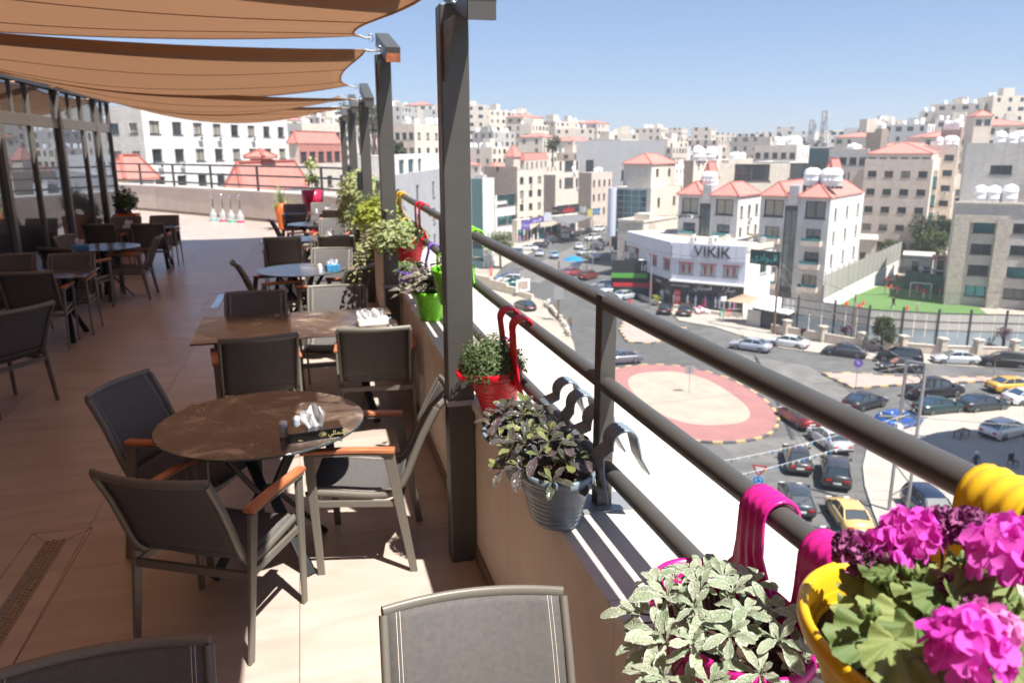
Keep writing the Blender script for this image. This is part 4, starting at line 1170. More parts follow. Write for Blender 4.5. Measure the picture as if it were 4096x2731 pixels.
def tank(x, y, z, s=1.0, metal=False, where='roof'):
    global tank0
    if tank0 is None:
        tank0 = thing('water_tank', 'x', 'water tank', (x, y, z), 0, 'white water tanks on the flat roofs')
        m = MB(); m.lathe([(.55, .0), (.58, .06), (.58, .48), (.60, .5), (.58, .52), (.58, 1.0), (.60, 1.02), (.58, 1.04), (.56, 1.35), (.40, 1.5), (.20, 1.56)], 16); m.build('body', MATS['tank_white'], tank0)
        m = MB(); m.lathe([(.22, 1.55), (.22, 1.62), (.0, 1.64)], 12); m.build('lid', MATS['tank_white'], tank0)
        m = MB()
        for a in (-.4, .4): m.box((a-.04, -.55, -.25), (a+.04, .55, .0))
        m.build('stand', MATS['galv'], tank0)
        t = tank0
    else: t = copy_tree(tank0, (x, y, z))
    t.location = (x, y, z + .25*s); t.scale = (s, s, s)
    t['label'] = 'white plastic water tank standing on ' + where
    t['group'] = 'white water tanks on ' + where
    return t
def hip_roof(par, c4, z, h, over=.5, mt='roof_tile_red'):
    """hipped tile roof over a rectangle given by four ground corners"""
    c = [Vector((p.x, p.y)) for p in c4]; cen_ = sum(c, Vector((0, 0)))/4
    e = [cen_ + (p - cen_)*(1 + over/max(1e-3, (p - cen_).length)) for p in c]
    L01, L12 = (e[1]-e[0]).length, (e[2]-e[1]).length
    m = MB()
    if L01 > L12:
        ra = (e[3] + e[0])/2; rb_ = (e[1] + e[2])/2
    else:
        ra = (e[0] + e[1])/2; rb_ = (e[2] + e[3])/2
    hl = min(L01, L12)/2; L = (rb_ - ra).length
    d = (rb_ - ra)/L
    if L < 2*hl + .2: r0 = r1 = (ra + rb_)/2
    else: r0, r1 = ra + d*hl, rb_ - d*hl
    vs = [(p.x, p.y, z) for p in e] + [(r0.x, r0.y, z + h), (r1.x, r1.y, z + h)] + [(p.x, p.y, z - .18) for p in e]
    if L01 > L12: fs = [(0,1,5,4), (1,2,5), (2,3,4,5), (3,0,4)]
    else: fs = [(0,1,4), (1,2,5,4), (2,3,5), (3,0,4,5)]
    fs += [(6,7,1,0), (7,8,2,1), (8,9,3,2), (9,6,0,3), (9,8,7,6)]
    m.add(vs, fs); o = m.build('roof', MATS[mt], par)
    # tile courses and ridges
    rr = MB()
    for a, b in ((0, 4), (1, 4 if L01 <= L12 else 5), (2, 5), (3, 5 if L01 <= L12 else 4), (4, 5)):
        if (Vector(vs[a]) - Vector(vs[b])).length > .1: rr.bar(vs[a], vs[b], .22, .14)
    rr.build('ridge', MATS['roof_ridge'], o)
    return o
BLD = {}
def building(key, label, C, angL, wL, wR, z1, z0=None, mL='stone_grey', mR=None, winL=None, winR=None, frame='frame_dark', pane='window_glass', shutters=.25,
             hip=None, parapet=.9, tanks=0, ac=0, cat='building', roof_box=None, tank_s=1.0, group=None, where=None, bandL=False):
    """C: near vertical corner; the left wall runs away at angle angL, the right wall at angL - 90"""
    C = Vector((C[0], C[1], 0)); z0 = (terr(C.x, C.y) - 1.5) if z0 is None else z0
    dL = Vector((math.cos(angL), math.sin(angL), 0)); dR = Vector((math.cos(angL - PI/2), math.sin(angL - PI/2), 0))
    t = thing(key, label, cat, (0, 0, 0), 0, group)
    Lc = C + dL*wL; Rc = C + dR*wR; Bc = Lc + dR*wR
    mR = mR or mL  # on several blocks greyer mL, paler mR put shade and sun into the colour
    oL = winL if isinstance(winL, list) else (grid_ops(wL, z0, z1, **winL) if winL else [])
    oR = winR if isinstance(winR, list) else (grid_ops(wR, z0, z1, **winR) if winR else [])
    b = MB()
    wall_face(b, Lc, -dL, wL, z0, z1, oL, mi=0)          # left wall seen from outside runs Lc -> C
    wall_face(b, C, dR, wR, z0, z1, oR, mi=1)
    wall_face(b, Rc, dL, wL, z0, z1, [], mi=1); wall_face(b, Bc, -dR, wR, z0, z1, [], mi=0)
    b.build('wall', [MATS[mL], MATS[mR]], t)
    b = MB(); rz = z1 - (parapet if not hip else 0.05)
    b.add([(p.x, p.y, rz) for p in (C, Rc, Bc, Lc)], [(0,1,2,3)]); b.build('roof_deck', MATS['roof_slab'], t)
    if not hip:
        # inner faces of the roof parapet and its cap
        b = MB(); q = [C, Rc, Bc, Lc]; cm = (C + Bc)/2; qi = [p + (cm - p).normalized()*.35 for p in q]
        for i in range(4):
            j = (i+1) % 4
            b.add([(q[i].x, q[i].y, z1), (q[j].x, q[j].y, z1), (qi[j].x, qi[j].y, z1), (qi[i].x, qi[i].y, z1), (qi[i].x, qi[i].y, rz), (qi[j].x, qi[j].y, rz)], [(0,1,2,3), (3,2,5,4)])
        b.build('parapet_cap', MATS[mR], t)
    rr = random.Random(sum(map(ord, key + label)))
    for ops, O, U in ((oL, Lc, -dL), (oR, C, dR)):
        for (a, c, e, d) in ops:
            pk = 'shutter_beige' if rr.random() < shutters else pane
            put_window(t, O, U, a, c, e, d, pk, frame)
            if rr.random() < ac: ac_unit(t, O, U, (a+e)/2 + .2, c - .75)
    if hip: hip_roof(t, [C, Rc, Bc, Lc], z1, hip)
    wname = where or ('the roof of the ' + label)
    for k in range(tanks):
        u, v = rr.uniform(.12, .88), rr.uniform(.12, .6)
        p = C + dL*wL*(v if wL < wR else u) + dR*wR*(u if wL < wR else v)
        tank(p.x, p.y, rz, tank_s*rr.uniform(.9, 1.15), where=(where or 'a flat city roof'))
    if roof_box:
        for (fu, fv, sw, sh, mt_, hp) in roof_box:
            p = C + dL*wL*fu + dR*wR*fv; b = MB()
            q = [p, p + dR*sw, p + dR*sw + dL*sw, p + dL*sw]; b.prism([(v.x, v.y) for v in q], rz, rz + sh); b.build('stair_tower', MATS[mt_], t)
            if hp: hip_roof(t, q, rz + sh, hp)
    BLD[key] = t
    return t, C, dL, dR, Lc
def place(px, base_y=None, d=None):
    """ground position of a near corner: image column px and either its foot row or its distance"""
    if base_y is not None: p = G(px, base_y)
    else: p = at(px, 400, d=d)
    return (p.x, p.y)
def zrow(px, py, C): 
    """height of what shows at (px, py) above the point C"""
    r = ray(px*1.7415, py*1.7415); return H + r.z*math.hypot(C[0], C[1])/math.hypot(r.x, r.y)
def auto(key, label, px, d, L, Rr, top, ang=127, topL=None, **kw):
    C = place(px, d=d); a = R(ang)
    wL = extent(Vector(C), a, L, 8.0); wR = extent(Vector(C), a - PI/2, Rr, 8.0)
    z1 = zrow(px, top, C)
    return building(key, label, C, a, wL, wR, z1, **kw)
N = dict
# --- left of the posts: the white apartment block and its neighbours
auto('apartment_block', 'long white apartment block behind the end wall, rows of square windows', 340, 104, 255, 668, 243, ang=152,
     mL='stone_grey', mR='stone_white', winL=N(n=2, ww=1.1, wh=1.2), winR=N(n=8, ww=1.9, wh=1.5, sill=1.0, storey=3.25, top=.9), shutters=.5, ac=.4, parapet=1.0, tanks=3)  # same white stone; the left wall's shade is put into its grey
auto('apartment_block', 'pale flats with green trees above, at the left of the thin far posts', 700, 190, 640, 790, 283, ang=140, mL='stone_grey', mR='stone_cream', winR=N(n=5, ww=1.5), winL=N(n=4), tanks=3)
auto('red_house', 'low house with red walls and a red hipped roof behind the far planters', 690, 122, 668, 786, 328, ang=150, mL='stone_pink', mR='roof_tile_red', winR=N(n=5, ww=2.2, wh=1.5, sill=.5, top=.1, rows=(0,)), hip=1.7, shutters=0)
auto('cream_house', 'cream house below the red-walled house', 676, 108, 660, 800, 378, ang=150, mL='stone_grey', mR='stone_cream', winR=N(n=4, ww=1.5), shutters=.5)
auto('pavilion', 'small building with a red hipped roof beside the glass front', 290, 62, 250, 352, 410, ang=150, mL='stone_cream', mR='stone_white', hip=1.6, winR=N(n=3, ww=1.5, top=.1, rows=(0, 1)), shutters=0)
auto('pavilion', 'low building whose red hipped roof with a small turret shows above the end wall', 560, 58, 520, 700, 437, ang=148, mL='stone_cream', mR='stone_white', hip=1.9, winR=N(n=4, rows=(0,)), roof_box=[(.45, .42, 1.0, 2.3, 'roof_tile_red', .5)])
auto('office_building', 'grey stone office building with teal windows, close behind the second post', 886, 80, 800, 1082, 405, ang=160,
     mL='stone_grey', mR='concrete_block', winR=N(n=6, ww=1.5, wh=2.0, storey=3.4, sill=.8, top=.9), winL=N(n=3), pane='window_teal', shutters=0, parapet=.2)
t, C, dL, dR, Lc = auto('penthouse', 'white penthouse storey with tall teal windows on the grey office building', 897, 84, 812, 1045, 358, ang=160, z0=-.9, mL='stone_grey', mR='stone_white',
     winR=[(1.2, -.6, 2.1, .9), (4.0, -.6, 6.6, .9), (8.6, -.6, 11.6, .9), (14, -.6, 16, .9)], pane='window_teal', shutters=0, parapet=.35)
auto('beige_block', 'wide beige building under a flat overhanging roof, between the second and first posts', 955, 175, 893, 1050, 285, ang=140, mL='stone_pink', mR='stone_cream', winR=N(n=5, ww=1.2), winL=N(n=4, ww=1.2), tanks=5, parapet=.5)
auto('glass_corner_building', 'building with a dark teal glass front just right of the nearest post', 1108, 150, 1082, 1135, 410, ang=136, mL='curtain_glass', mR='stone_white', parapet=.8, roof_box=[(.3, .3, 1.5, 1.4, 'concrete', 0)])
auto('low_office', 'low white office with a banner across its windows, behind the green street tree', 1137, 190, 1118, 1166, 462, ang=132, mL='stone_grey', mR='stone_white', winR=[(.8, -11.6, 9.0, -8.8), (.8, -16.2, 9.0, -14)], shutters=0, pane='window_teal')
# --- the row of cream apartment houses down the street
auto('apartment_house', 'cream apartment house with a blind brown stone side, above the purple shop sign', 1188, 197, 1111, 1249, 392, ang=128,
     mL='stone_brown', mR='stone_cream', winR=N(n=3, ww=1.6, wh=1.6, storey=3.3, base=4), winL=[(4, -3.4, 4.9, -2.3)], shutters=.4, ac=.3, parapet=.6)
auto('apartment_house', 'cream apartment house with dark barred balconies, above the black and red sign', 1276, 212, 1249, 1329, 402, ang=130,
     mL='stone_brown', mR='stone_cream', winR=[(2.0, -3.5, 3.0, -1.3), (4.6, -3.9, 9.2, -1.2), (10.6, -3.5, 11.8, -1.3), (2.0, -8.2, 3.0, -6.0), (4.6, -8.4, 9.2, -5.7), (10.6, -8.2, 11.8, -6.0)], shutters=0, tanks=2, tank_s=1.5, parapet=.6, ac=.2)
auto('apartment_house', 'cream apartment house with slim arched windows, right of the black and red sign', 1359, 228, 1329, 1406, 397, ang=130,
     mL='stone_brown', mR='stone_pink', winR=N(n=4, ww=1.1, wh=1.8, storey=4.0, base=3), shutters=0, tanks=4, parapet=.6)
# roofs and upper houses behind that row
auto('tower_house', 'cream stair tower with a small red pyramid roof left of centre', 1180, 238, 1160, 1199, 360, ang=130, mL='stone_pink', mR='stone_cream', hip=3.2)
auto('red_roof_house', 'house with a long low red roof and a dark veranda, left of centre', 1205, 228, 1195, 1258, 368, ang=150, mL='stone_pink', mR='stone_cream', hip=2.0, winR=N(n=5, ww=2.0, wh=1.7, top=.1, rows=(0,)), shutters=0)
auto('white_hut', 'small white roof house with a pink tiled roof near the first post', 1137, 205, 1118, 1164, 388, ang=130, mL='white_paint', mR='stone_white', hip=1.6, winL=N(n=1, ww=.9, rows=(0,), top=.1), winR=N(n=1, ww=.9, rows=(0,), top=.1))
auto('concrete_shell', 'unfinished grey concrete building with white columns and dark holes for windows', 1478, 250, 1323, 1535, 323, ang=158,
     mL='concrete_block', mR='concrete', winL=[(3, -6, 5.4, -1.5), (14, -7.6, 17, -4.6), (26, -4.4, 27, -3.0)], winR=N(n=5, ww=1.7, wh=2.8, rows=(0, 1), storey=4.2, sill=.6), shutters=0, parapet=.5, frame='frame_dark')
auto('glass_front_tower', 'building with a tall blue glass grid front and a grey rounded column at its corner', 1497, 150, 1409, 1568, 432, ang=128,
     mL='concrete', mR='stone_cream', winR=N(n=2, ww=1.1, wh=1.6, storey=3.6), shutters=0, parapet=.4, ac=.1)
auto('tower_house', 'upper storey with a red hipped roof on top of the blue glass building', 1496, 156, 1432, 1550, 376, ang=128, z0=-9.0, mL='stone_grey', mR='stone_cream', hip=1.9, winR=N(n=2, ww=1.1, rows=(0,), top=.2), shutters=0)
auto('stone_tower', 'tall narrow brown and cream building with big tanks, behind the red hipped roof', 1592, 160, 1570, 1655, 369, ang=122, mL='stone_brown', mR='stone_cream', parapet=.5, tanks=6, tank_s=1.6, where='the narrow brown and cream building')
auto('tower_house', 'grey turret with a red pyramid roof above the first apartment block with red roofs', 1633, 150, 1615, 1650, 412, ang=135, mL='concrete', mR='stone_white', hip=3.2)
auto('veranda_house', 'cream house with brown shaded verandas behind the turret', 1725, 170, 1618, 1727, 398, ang=160, mL='stone_cream', mR='stone_cream', winL=[(6, -4.5, 13, -1.2), (17, -4.0, 23, -1)], shutters=0)
auto('beige_block', 'beige house with roof tanks in the middle distance, left of the white twin block', 1672, 205, 1618, 1727, 368, ang=140, mL='stone_pink', mR='stone_cream', winL=N(n=3), winR=N(n=3), tanks=6, tank_s=1.3)
# twin blocks with red roofs and balconies
def balcony_block(key, label, px, d, L, Rr, top, cols, base, ang=128):
    C = place(px, d=d); a = R(ang)
    wL = extent(Vector(C), a, L, 16.0); wR = extent(Vector(C), a - PI/2, Rr, 10.0); z1 = zrow(px, top, C)
    st = 3.25; ops = []
    for k in range(4):
        zt = z1 - 1.0 - k*st
        for c in cols:
            u = c*wL; hw = wL*.105
            if k == 0: ops.append((u - hw*1.35, zt - 1.8, u + hw*1.35, zt + .55))
            else: ops.append((u - hw, zt - 1.75, u + hw, zt + .0))
    ug = .46*wL
    ops.append((ug - .9, z1 - 13.5, ug + .9, z1 - 1.2))
    t, C3, dL, dR, Lc = building(key, label, C, a, wL, wR, z1, mL='concrete', mR='stone_white', winL=ops, winR=N(n=3, ww=1.0, wh=1.7, storey=3.25), shutters=.35, parapet=.2, ac=.12, tanks=0)  # grey front and white side have shade and sunlight in their colour
    U = -dL; Nn = U.cross(Vector((0,0,1)))
    for k in range(1, 4):
        for c in cols:
            u = c*wL; hw = wL*.135; z = z1 - 1.0 - k*st - 1.8
            T = Matrix((U, -Nn, Vector((0,0,1)))).transposed().to_4x4(); T.translation = Vector((Lc.x + U.x*u, Lc.y + U.y*u, z))
            m = MB(); m.box((-hw, -1.2, -.55), (hw, -.01, -.38), 0, T); m.box((-hw, -1.2, -.38), (hw, -1.08, .15), 0, T); m.box((-hw, -1.08, -.38), (-hw+.1, -.01, .15), 0, T); m.box((hw-.1, -1.08, -.38), (hw, -.01, .15), 0, T)
            b = m.build('balcony', MATS['stone_pink'], t)
            m = MB(); m.box((-hw+.05, -1.16, .152), (hw-.05, -1.12, .60), 0, T); m.build('balustrade', MATS['window_teal'], b)
    # roofs: two hipped roofs and a flat stair head between
    for (f0, f1) in ((0.0, .40), (.56, 1.0)):
        q = [Lc + U*wL*f0, Lc + U*wL*f1, Lc + U*wL*f1 + dR*wR*.9, Lc + U*wL*f0 + dR*wR*.9]
        hip_roof(t, q, z1 + .15, 1.9, .55)
    q0 = Lc + U*wL*.41; q1 = Lc + U*wL*.55
    m = MB(); m.prism([(v.x, v.y) for v in (q0 + Nn*.08, q1 + Nn*.08, q1 + dR*4, q0 + dR*4)], z1 - 1.1, z1 + 1.6); m.build('stair_head', MATS['concrete'], t)
    return t, Lc, U, dR, wL, wR, z1
r1 = balcony_block('apartment_block', 'grey and white apartment block with red hipped roofs, left of the two, with Arabic lettering', 1700, 124, 1562, 1752, 452, (.20, .78), 0)
r2 = balcony_block('apartment_block', 'taller grey apartment block with red roofs and a bright white side, right of the two', 1914, 117, 1752, 1990, 456, (.20, .80), 0)
for rr_, fs_ in ((r1, (.30, .36, .42)), (r2, (.62, .68, .86, .92, .98))):
    t, Lc, U, dR, wL, wR, z1 = rr_
    for f in fs_:
        p = Lc + U*wL*f + dR*(3.4 if rr_ is r1 else 2.2); tank(p.x, p.y, z1 + 1.2, 1.5 if rr_ is r2 else 1.25, where='the apartment block with red roofs')
lettering('عمارة الأخوة', MATS['letter_black'], r1[0], tuple(r1[1] + r1[2]*r1[4]*.2 + r1[2].cross(Vector((0,0,1)))*.03 + Vector((0,0,r1[6] - 3.2))), r1[2], 1.0, .04)
auto('tower_house', 'stair tower with a red pyramid roof between the tanks of the taller apartment block', 1915, 140, 1893, 1935, 402, ang=128, mL='concrete', mR='stone_cream', hip=2.6)
# right of them
auto('apartment_house', 'pinkish stone apartment house with narrow stair windows, right of the white-sided block', 2072, 172, 1952, 2116, 432, ang=132,
     mL='stone_pink', mR='stone_cream', winL=[(4.5, -12.5, 5.6, -7.5), (4.5, -6.3, 5.6, -2.2), (9.5, -5.6, 12.5, -3.6), (13.8, -5.6, 15.6, -3.4), (9.5, -9, 12.5, -7), (13.8, -9, 15.6, -6.8), (9.5, -12.4, 12.5, -10.4), (13.8, -12.4, 15.6, -10.2)],
     winR=N(n=3, ww=.9), shutters=.25, pane='window_teal', tanks=6, tank_s=1.2, ac=.2, where='the pinkish apartment house')
auto('apartment_block', 'long stone apartment block with a red roof over its top terrace, upper right', 2140, 165, 1984, 2168, 366, ang=135,
     mL='stone_pink', mR='stone_cream', winL=N(n=4, ww=1.5, wh=1.1, storey=3.3), winR=N(n=4, ww=.8), shutters=.1, parapet=.3, tanks=2)
t, C, dL, dR, Lc = auto('roof_pavilion', 'glazed roof terrace under a long red hipped roof, upper right', 2136, 168, 1988, 2166, 352, ang=135, z0=-1.6, mL='stone_grey', mR='stone_cream', winL=N(n=6, ww=2.6, wh=1.3, rows=(0,), top=.1, sill=1.2), hip=2.1, shutters=0)
auto('apartment_block', 'tall stone block with a bright narrow side and tanks on top, behind the red-roofed block', 2194, 195, 2110, 2224, 334, ang=135,
     mL='stone_pink', mR='stone_cream', winL=N(n=3, ww=1.8, wh=1.2, cols=(.2, .78)), winR=N(n=4, ww=.8), shutters=.1, tanks=8, tank_s=1.4, ac=.15, where='the tall stone block, upper right')
auto('apartment_block', 'wide grey stone block with barred balconies at the right frame edge', 2400, 140, 2211, 2440, 328, ang=137,
     mL='stone_grey', mR='stone_cream', winL=[(3.5, -1.9, 6.3, -.6), (10.3, -1.9, 12.5, -.6), (13.6, -2.2, 22, 0.4), (2.9, -6.0, 5.9, -4.7), (10.0, -6.0, 12.2, -4.7), (13.2, -6.4, 22, -4.2), (2.8, -9.8, 5.8, -8.5), (9.6, -9.8, 12, -8.5), (13, -10.2, 22, -8.0)], shutters=.2, tanks=8, tank_s=1.3, where='the wide grey block at the right edge')
auto('apartment_block', 'grey block with balconies between the dark glass tower and the red-roofed block', 1990, 185, 1900, 2010, 342, ang=140, mL='stone_grey', mR='stone_cream', winL=N(n=4, ww=1.8), shutters=.3, tanks=6, where='the grey block with balconies')
auto('glass_tower', 'dark green glass office tower below the two masts', 1902, 235, 1854, 1906, 340, ang=150, mL='curtain_glass', mR='stone_grey', parapet=.3)
auto('apartment_block', 'white and grey twin block with a row of roof tanks, right of centre', 1812, 190, 1727, 1852, 372, ang=133, mL='stone_grey', mR='stone_white', winR=N(n=4, ww=1.0, wh=1.7, storey=3.8), winL=N(n=3, rows=(0,)), shutters=0, parapet=.4)  # shaded front painted greyer than the sunlit white side
auto('apartment_block', 'higher half of the white twin block, with tanks along its roof', 1826, 212, 1728, 1854, 334, ang=133, mL='stone_cream', mR='stone_white', winL=N(n=5, ww=1.3, rows=(0, 1)), winR=N(n=3, ww=.9), shutters=0, tanks=10, tank_s=1.6, where='the higher half of the white twin block')
auto('hill_house', 'long cream building on the upper right skyline with a central stair tower', 2030, 245, 2015, 2200, 296, ang=170, mL='stone_brown', mR='stone_cream', winR=N(n=6, ww=3, wh=1.6, rows=(0,1)), shutters=.1, tanks=6, tank_s=1.3, roof_box=[(.3, .42, 4, 3.6, 'stone_cream', 0)])
auto('hill_house', 'cream building with arched windows on the upper right skyline', 2200, 225, 2195, 2352, 292, ang=170, mL='stone_brown', mR='stone_cream', winR=N(n=6, ww=2.4, wh=1.6, rows=(0,1)), shutters=.1, tanks=8, tank_s=1.4)
auto('hill_house', 'topmost house at the right with a red hipped roof and glazed rooms', 2262, 240, 2222, 2320, 266, ang=150, mL='stone_cream', mR='stone_cream', hip=1.5, winR=N(n=3, ww=2, rows=(0,), top=.1), winL=N(n=2, ww=1.5, rows=(0,), top=.1), shutters=0, tanks=0)
# school with rough stone piers (right edge)
sc0 = G(2165, 697)
def school():
    a0 = R(-43); U = Vector((math.cos(a0), math.sin(a0), 0)); W_ = 34.0; C0 = Vector((sc0.x, sc0.y, 0))
    z1 = zrow(2180, 466, (sc0.x, sc0.y)); z0 = GZ - .2
    t = thing('school_building', 'pale school building with rough stone piers at the right edge, beside the pitch', 'building')
    Nn = U.cross(Vector((0,0,1)))
    rows = [z1 - 4.1 - k*3.05 for k in range(4)]
    ops = []
    for z in rows:
        for u in (2.6, 7.4, 12.2, 17.0, 21.8, 26.6):
            ops.append((u, z, u + 2.6, z + 1.5))
    b = MB(); wall_face(b, C0, U, W_, z0, z1, ops)
    far = C0 - Nn*14
    wall_face(b, far, Nn, 14, z0, z1, []); wall_face(b, C0 + U*W_, -Nn, 14, z0, z1, []); wall_face(b, far + U*W_, -U, W_, z0, z1, [])
    b.build('wall', MATS['stone_grey'], t)
    m = MB(); q = [C0, C0+U*W_, far+U*W_, far]; m.add([(p.x, p.y, z1-.5) for p in q], [(0,1,2,3)]); m.build('roof_deck', MATS['roof_slab'], t)
    for i, (o) in enumerate(ops): put_window(t, C0, U, *o, 'window_teal' if (i*7) % 5 < 2 else 'window_glass', 'frame_dark')
    T = Matrix((U, -Nn, Vector((0,0,1)))).transposed().to_4x4(); T.translation = Vector((C0.x, C0.y, 0))
    for (a, b_, dep, top) in ((.1, 2.1, 1.0, z1 - 1.6), (5.4, 6.9, 1.0, z1 - 1.6), (10.2, 11.8, .9, z1 - 5.0), (15.0, 16.6, .9, z1 - 5.0), (19.8, 21.4, .9, z1 - 9), (24.6, 26.2, .9, z1 - 9)):
        m = MB(); m.box((a, -dep, z0), (b_, -.01, top), 0, T); m.build('stone_pier', MATS['stone_rough'], t)
    for (a, b_, dep, zz) in ((2.1, 5.4, .96, z1 - 1.6), (11.8, 15.0, .86, z1 - 5.0), (21.4, 24.6, .86, z1 - 9)):
        m = MB(); m.box((a, -dep, zz - 1.0), (b_, -.01, zz), 0, T); m.build('stone_lintel', MATS['stone_rough'], t)
    m = MB(); m.box((-.1, -.3, z1), (W_, .3, z1 + .25), 0, T); m.build('coping', MATS['stone_cream'], t)
    m = MB(); m.box((9, 1.5, z1), (16, 8, z1 + 2.4), 0, T); m.build('roof_room', MATS['stone_pink'], t)
    for u, s in ((3.0, 1.6), (4.6, 1.6), (6.6, 1.7)):
        p = C0 + U*u - Nn*2.2; tank(p.x, p.y, z1 - .5, s, where='the school roof beside the pitch')
    return t
school()
# --- the corner shop building with the white fascia
def shop():
    zt = -11.0
    pR, pB, pA, pS = at(1716, 566, z=zt), at(1546, 556, z=zt), at(1443, 531, z=zt), at(1823, 547, z=zt)
    t = thing('corner_shop_building', 'two-storey corner shop building with a pale blue-white metal fascia lettered in dark capitals', 'building')
    t3 = pS + (pA - pR)*.75
    poly = [pA, pB, pR, pS, t3]
    ins = MB()
    zf0, zf1, zs = zt - 2.2, zt, GZ + 3.9          # fascia band, shop storey below zs
    def seg(a, b, lo, hi, ops, mt, name, depth=.25):
        U = (Vector((b.x, b.y, 0)) - Vector((a.x, a.y, 0))); L = U.length; U.normalize()
        m = MB(); wall_face(m, Vector((a.x, a.y, 0)), U, L, lo, hi, ops, depth); m.build(name, MATS[mt], t); return U, L
    # upper floor
    wins = {}
    for (a, b, ops) in ((pA, pB, [(.6, .9, 3.2, 5.4), (6.4, 1.4, 8.0, 3.9), (9.6, 1.4, 11.2, 3.9)]), (pB, pR, [(1.1, 1.0, 3.4, 3.6), (4.5, 1.0, 6.8, 3.6), (7.9, 1.0, 10.2, 3.6)])):
        U = Vector((b.x-a.x, b.y-a.y, 0)); L = U.length; U.normalize()
        k = L/(11.7 if a is pA else 11.2)
        oo = [(o[0]*k, zs + o[1]*.62 + .35, o[2]*k, min(zf0 - .2, zs + o[3]*.62 + .35)) for o in ops]
        seg(a, b, zs, zf0, oo, 'fascia_bluewhite', 'wall')
        Nn = U.cross(Vector((0,0,1)))
        for o in oo:
            w_ = put_window(t, Vector((a.x, a.y, 0)), U, *o, 'display_glass', 'frame_alu')
            T = Matrix((U, -Nn, Vector((0,0,1)))).transposed().to_4x4(); T.translation = Vector((a.x + U.x*o[0], a.y + U.y*o[0], 0))
            m = MB(); m.box((-.1, -.12, o[3]), (o[2]-o[0]+.1, -.005, o[3]+.14), 0, T); m.build('window_head', MATS['sign_red'], t)
            for q in (.28, .70):
                c = (o[2]-o[0])*q; m = MB(); hgt = (o[3]-o[1])
                for (za, zb, wa, wb) in ((.08, .45, .05, .09), (.45, .62, .16, .10), (.62, .80, .10, .13), (.83, .93, .055, .055)):
                    m.add([(T @ Vector((c + sx*wd_*1.4, .165, o[1] + hgt*zz))) for sx, zz, wd_ in ((-1, za, wa), (1, za, wa), (1, zb, wb), (-1, zb, wb))], [(0,1,2,3)])
                m.build('window_figure', MATS['figure_print'], t)
    seg(pR, pS, GZ - .1, zt - .5, [(4.5*(pS-pR).xy.length/15, zs + 1.2, 6.6*(pS-pR).xy.length/15, zs + 3.4), (8.8*(pS-pR).xy.length/15, zs + 1.2, 10.8*(pS-pR).xy.length/15, zs + 3.4)], 'stone_white', 'side_wall')
    Ls = (pS-pR).xy.length; Us = Vector((pS.x-pR.x, pS.y-pR.y, 0)).normalized()
    for a_ in (4.5, 8.8): put_window(t, Vector((pR.x, pR.y, 0)), Us, a_*Ls/15, zs+1.2, (a_+2.1)*Ls/15, zs+3.4, 'window_teal', 'frame_alu')
    seg(pS, t3, GZ, zt - .5, [], 'stone_cream', 'rear_wall'); seg(t3, pA, GZ, zt - .5, [], 'stone_cream', 'rear_wall')
    # fascia panels, one by one
    for (a, b) in ((pA, pB), (pB, pR)):
        U = Vector((b.x-a.x, b.y-a.y, 0)); L = U.length; U.normalize(); Nn = U.cross(Vector((0,0,1))); n = 9 if a is pA else 8
        T = Matrix((U, -Nn, Vector((0,0,1)))).transposed().to_4x4(); T.translation = Vector((a.x, a.y, 0))
        for k in range(n):
            m = MB(); m.box((k*L/n + .02, -.30, zf0), ((k+1)*L/n - .02, 0.0, zf1), 0, T); m.build('fascia_panel', MATS['fascia_bluewhite'], t)
        if a is pB:
            lettering('VIKIK', MATS['letter_black'], t, T @ Vector((L*.555, -.34, (zf0+zf1)/2)), U, 2.15, .05)
            m = MB(); m.box((-.1, -.55, zs - .10), (L + .1, -.01, zs + .12), 0, T); m.build('canopy_ledge', MATS['stone_white'], t)
        # shop floor: piers, dark glass, signs
        kk = 5 if a is pB else 4
        m = MB(); m.box((0, -.02, GZ), (L, .25, GZ + .35), 0, T); m.box((0, -.05, zs - 1.25), (L, .25, zs - .1), 0, T); m.build('shop_band', MATS['sign_dark'], t)
        for k in range(kk + 1):
            m = MB(); m.box((k*(L-.3)/kk, -.08, GZ), (k*(L-.3)/kk + .3, .3, zs - 1.25), 0, T); m.build('shop_pier', MATS['sign_dark'], t)
        for k in range(kk):
            m = MB(); m.box((k*(L-.3)/kk + .3, .12, GZ + .35), ((k+1)*(L-.3)/kk, .16, zs - 1.25), 0, T); m.build('shop_window', MATS['window_glass'], t)
            for q in range(3):
                x0 = k*(L-.3)/kk + .5 + q*.6; z_ = GZ + .5
                m = MB(); m.lathe([(.16, 0), (.10, .5), (.17, .9), (.20, 1.2), (.06, 1.3), (.09, 1.42), (.07, 1.55), (0, 1.6)], 8); o = m.build('mannequin', MATS[rnd.choice(['white_plastic', 'sign_dark', 'sign_teal', 'fascia_bluewhite', 'petal_pink'])], t); o.matrix_local = T @ Matrix.Translation((x0, .05, z_))
        zt_ = zs - .68
        def LT(s, f, size, mt='letter_white', dz=0): lettering(s, MATS[mt], t, T @ Vector((L*f, -.09, zt_ + dz)), U, size, .03)
        if a is pB:
            LT('REYNA MODA', .13, .42); LT('سارة', .80, 1.0); LT('فستان', .45, 1.0)
            m = MB(); m.box((L*.055, -.14, GZ + .5), (L*.145, -.09, zs - 1.3), 0, T); sb = m.build('sale_banner', MATS['sign_red'], t)
            lettering('SALE', MATS['letter_white'], t, T @ Vector((L*.10, -.16, GZ + 2.15)), U, .38, .02); lettering('50', MATS['letter_white'], t, T @ Vector((L*.10, -.16, GZ + 1.35)), U, .85, .02); lettering('%', MATS['letter_white'], t, T @ Vector((L*.10, -.16, GZ + .75)), U, .4, .02)
        else:
            LT('REYNA', .42, .5); LT('Femme', .75, .6)
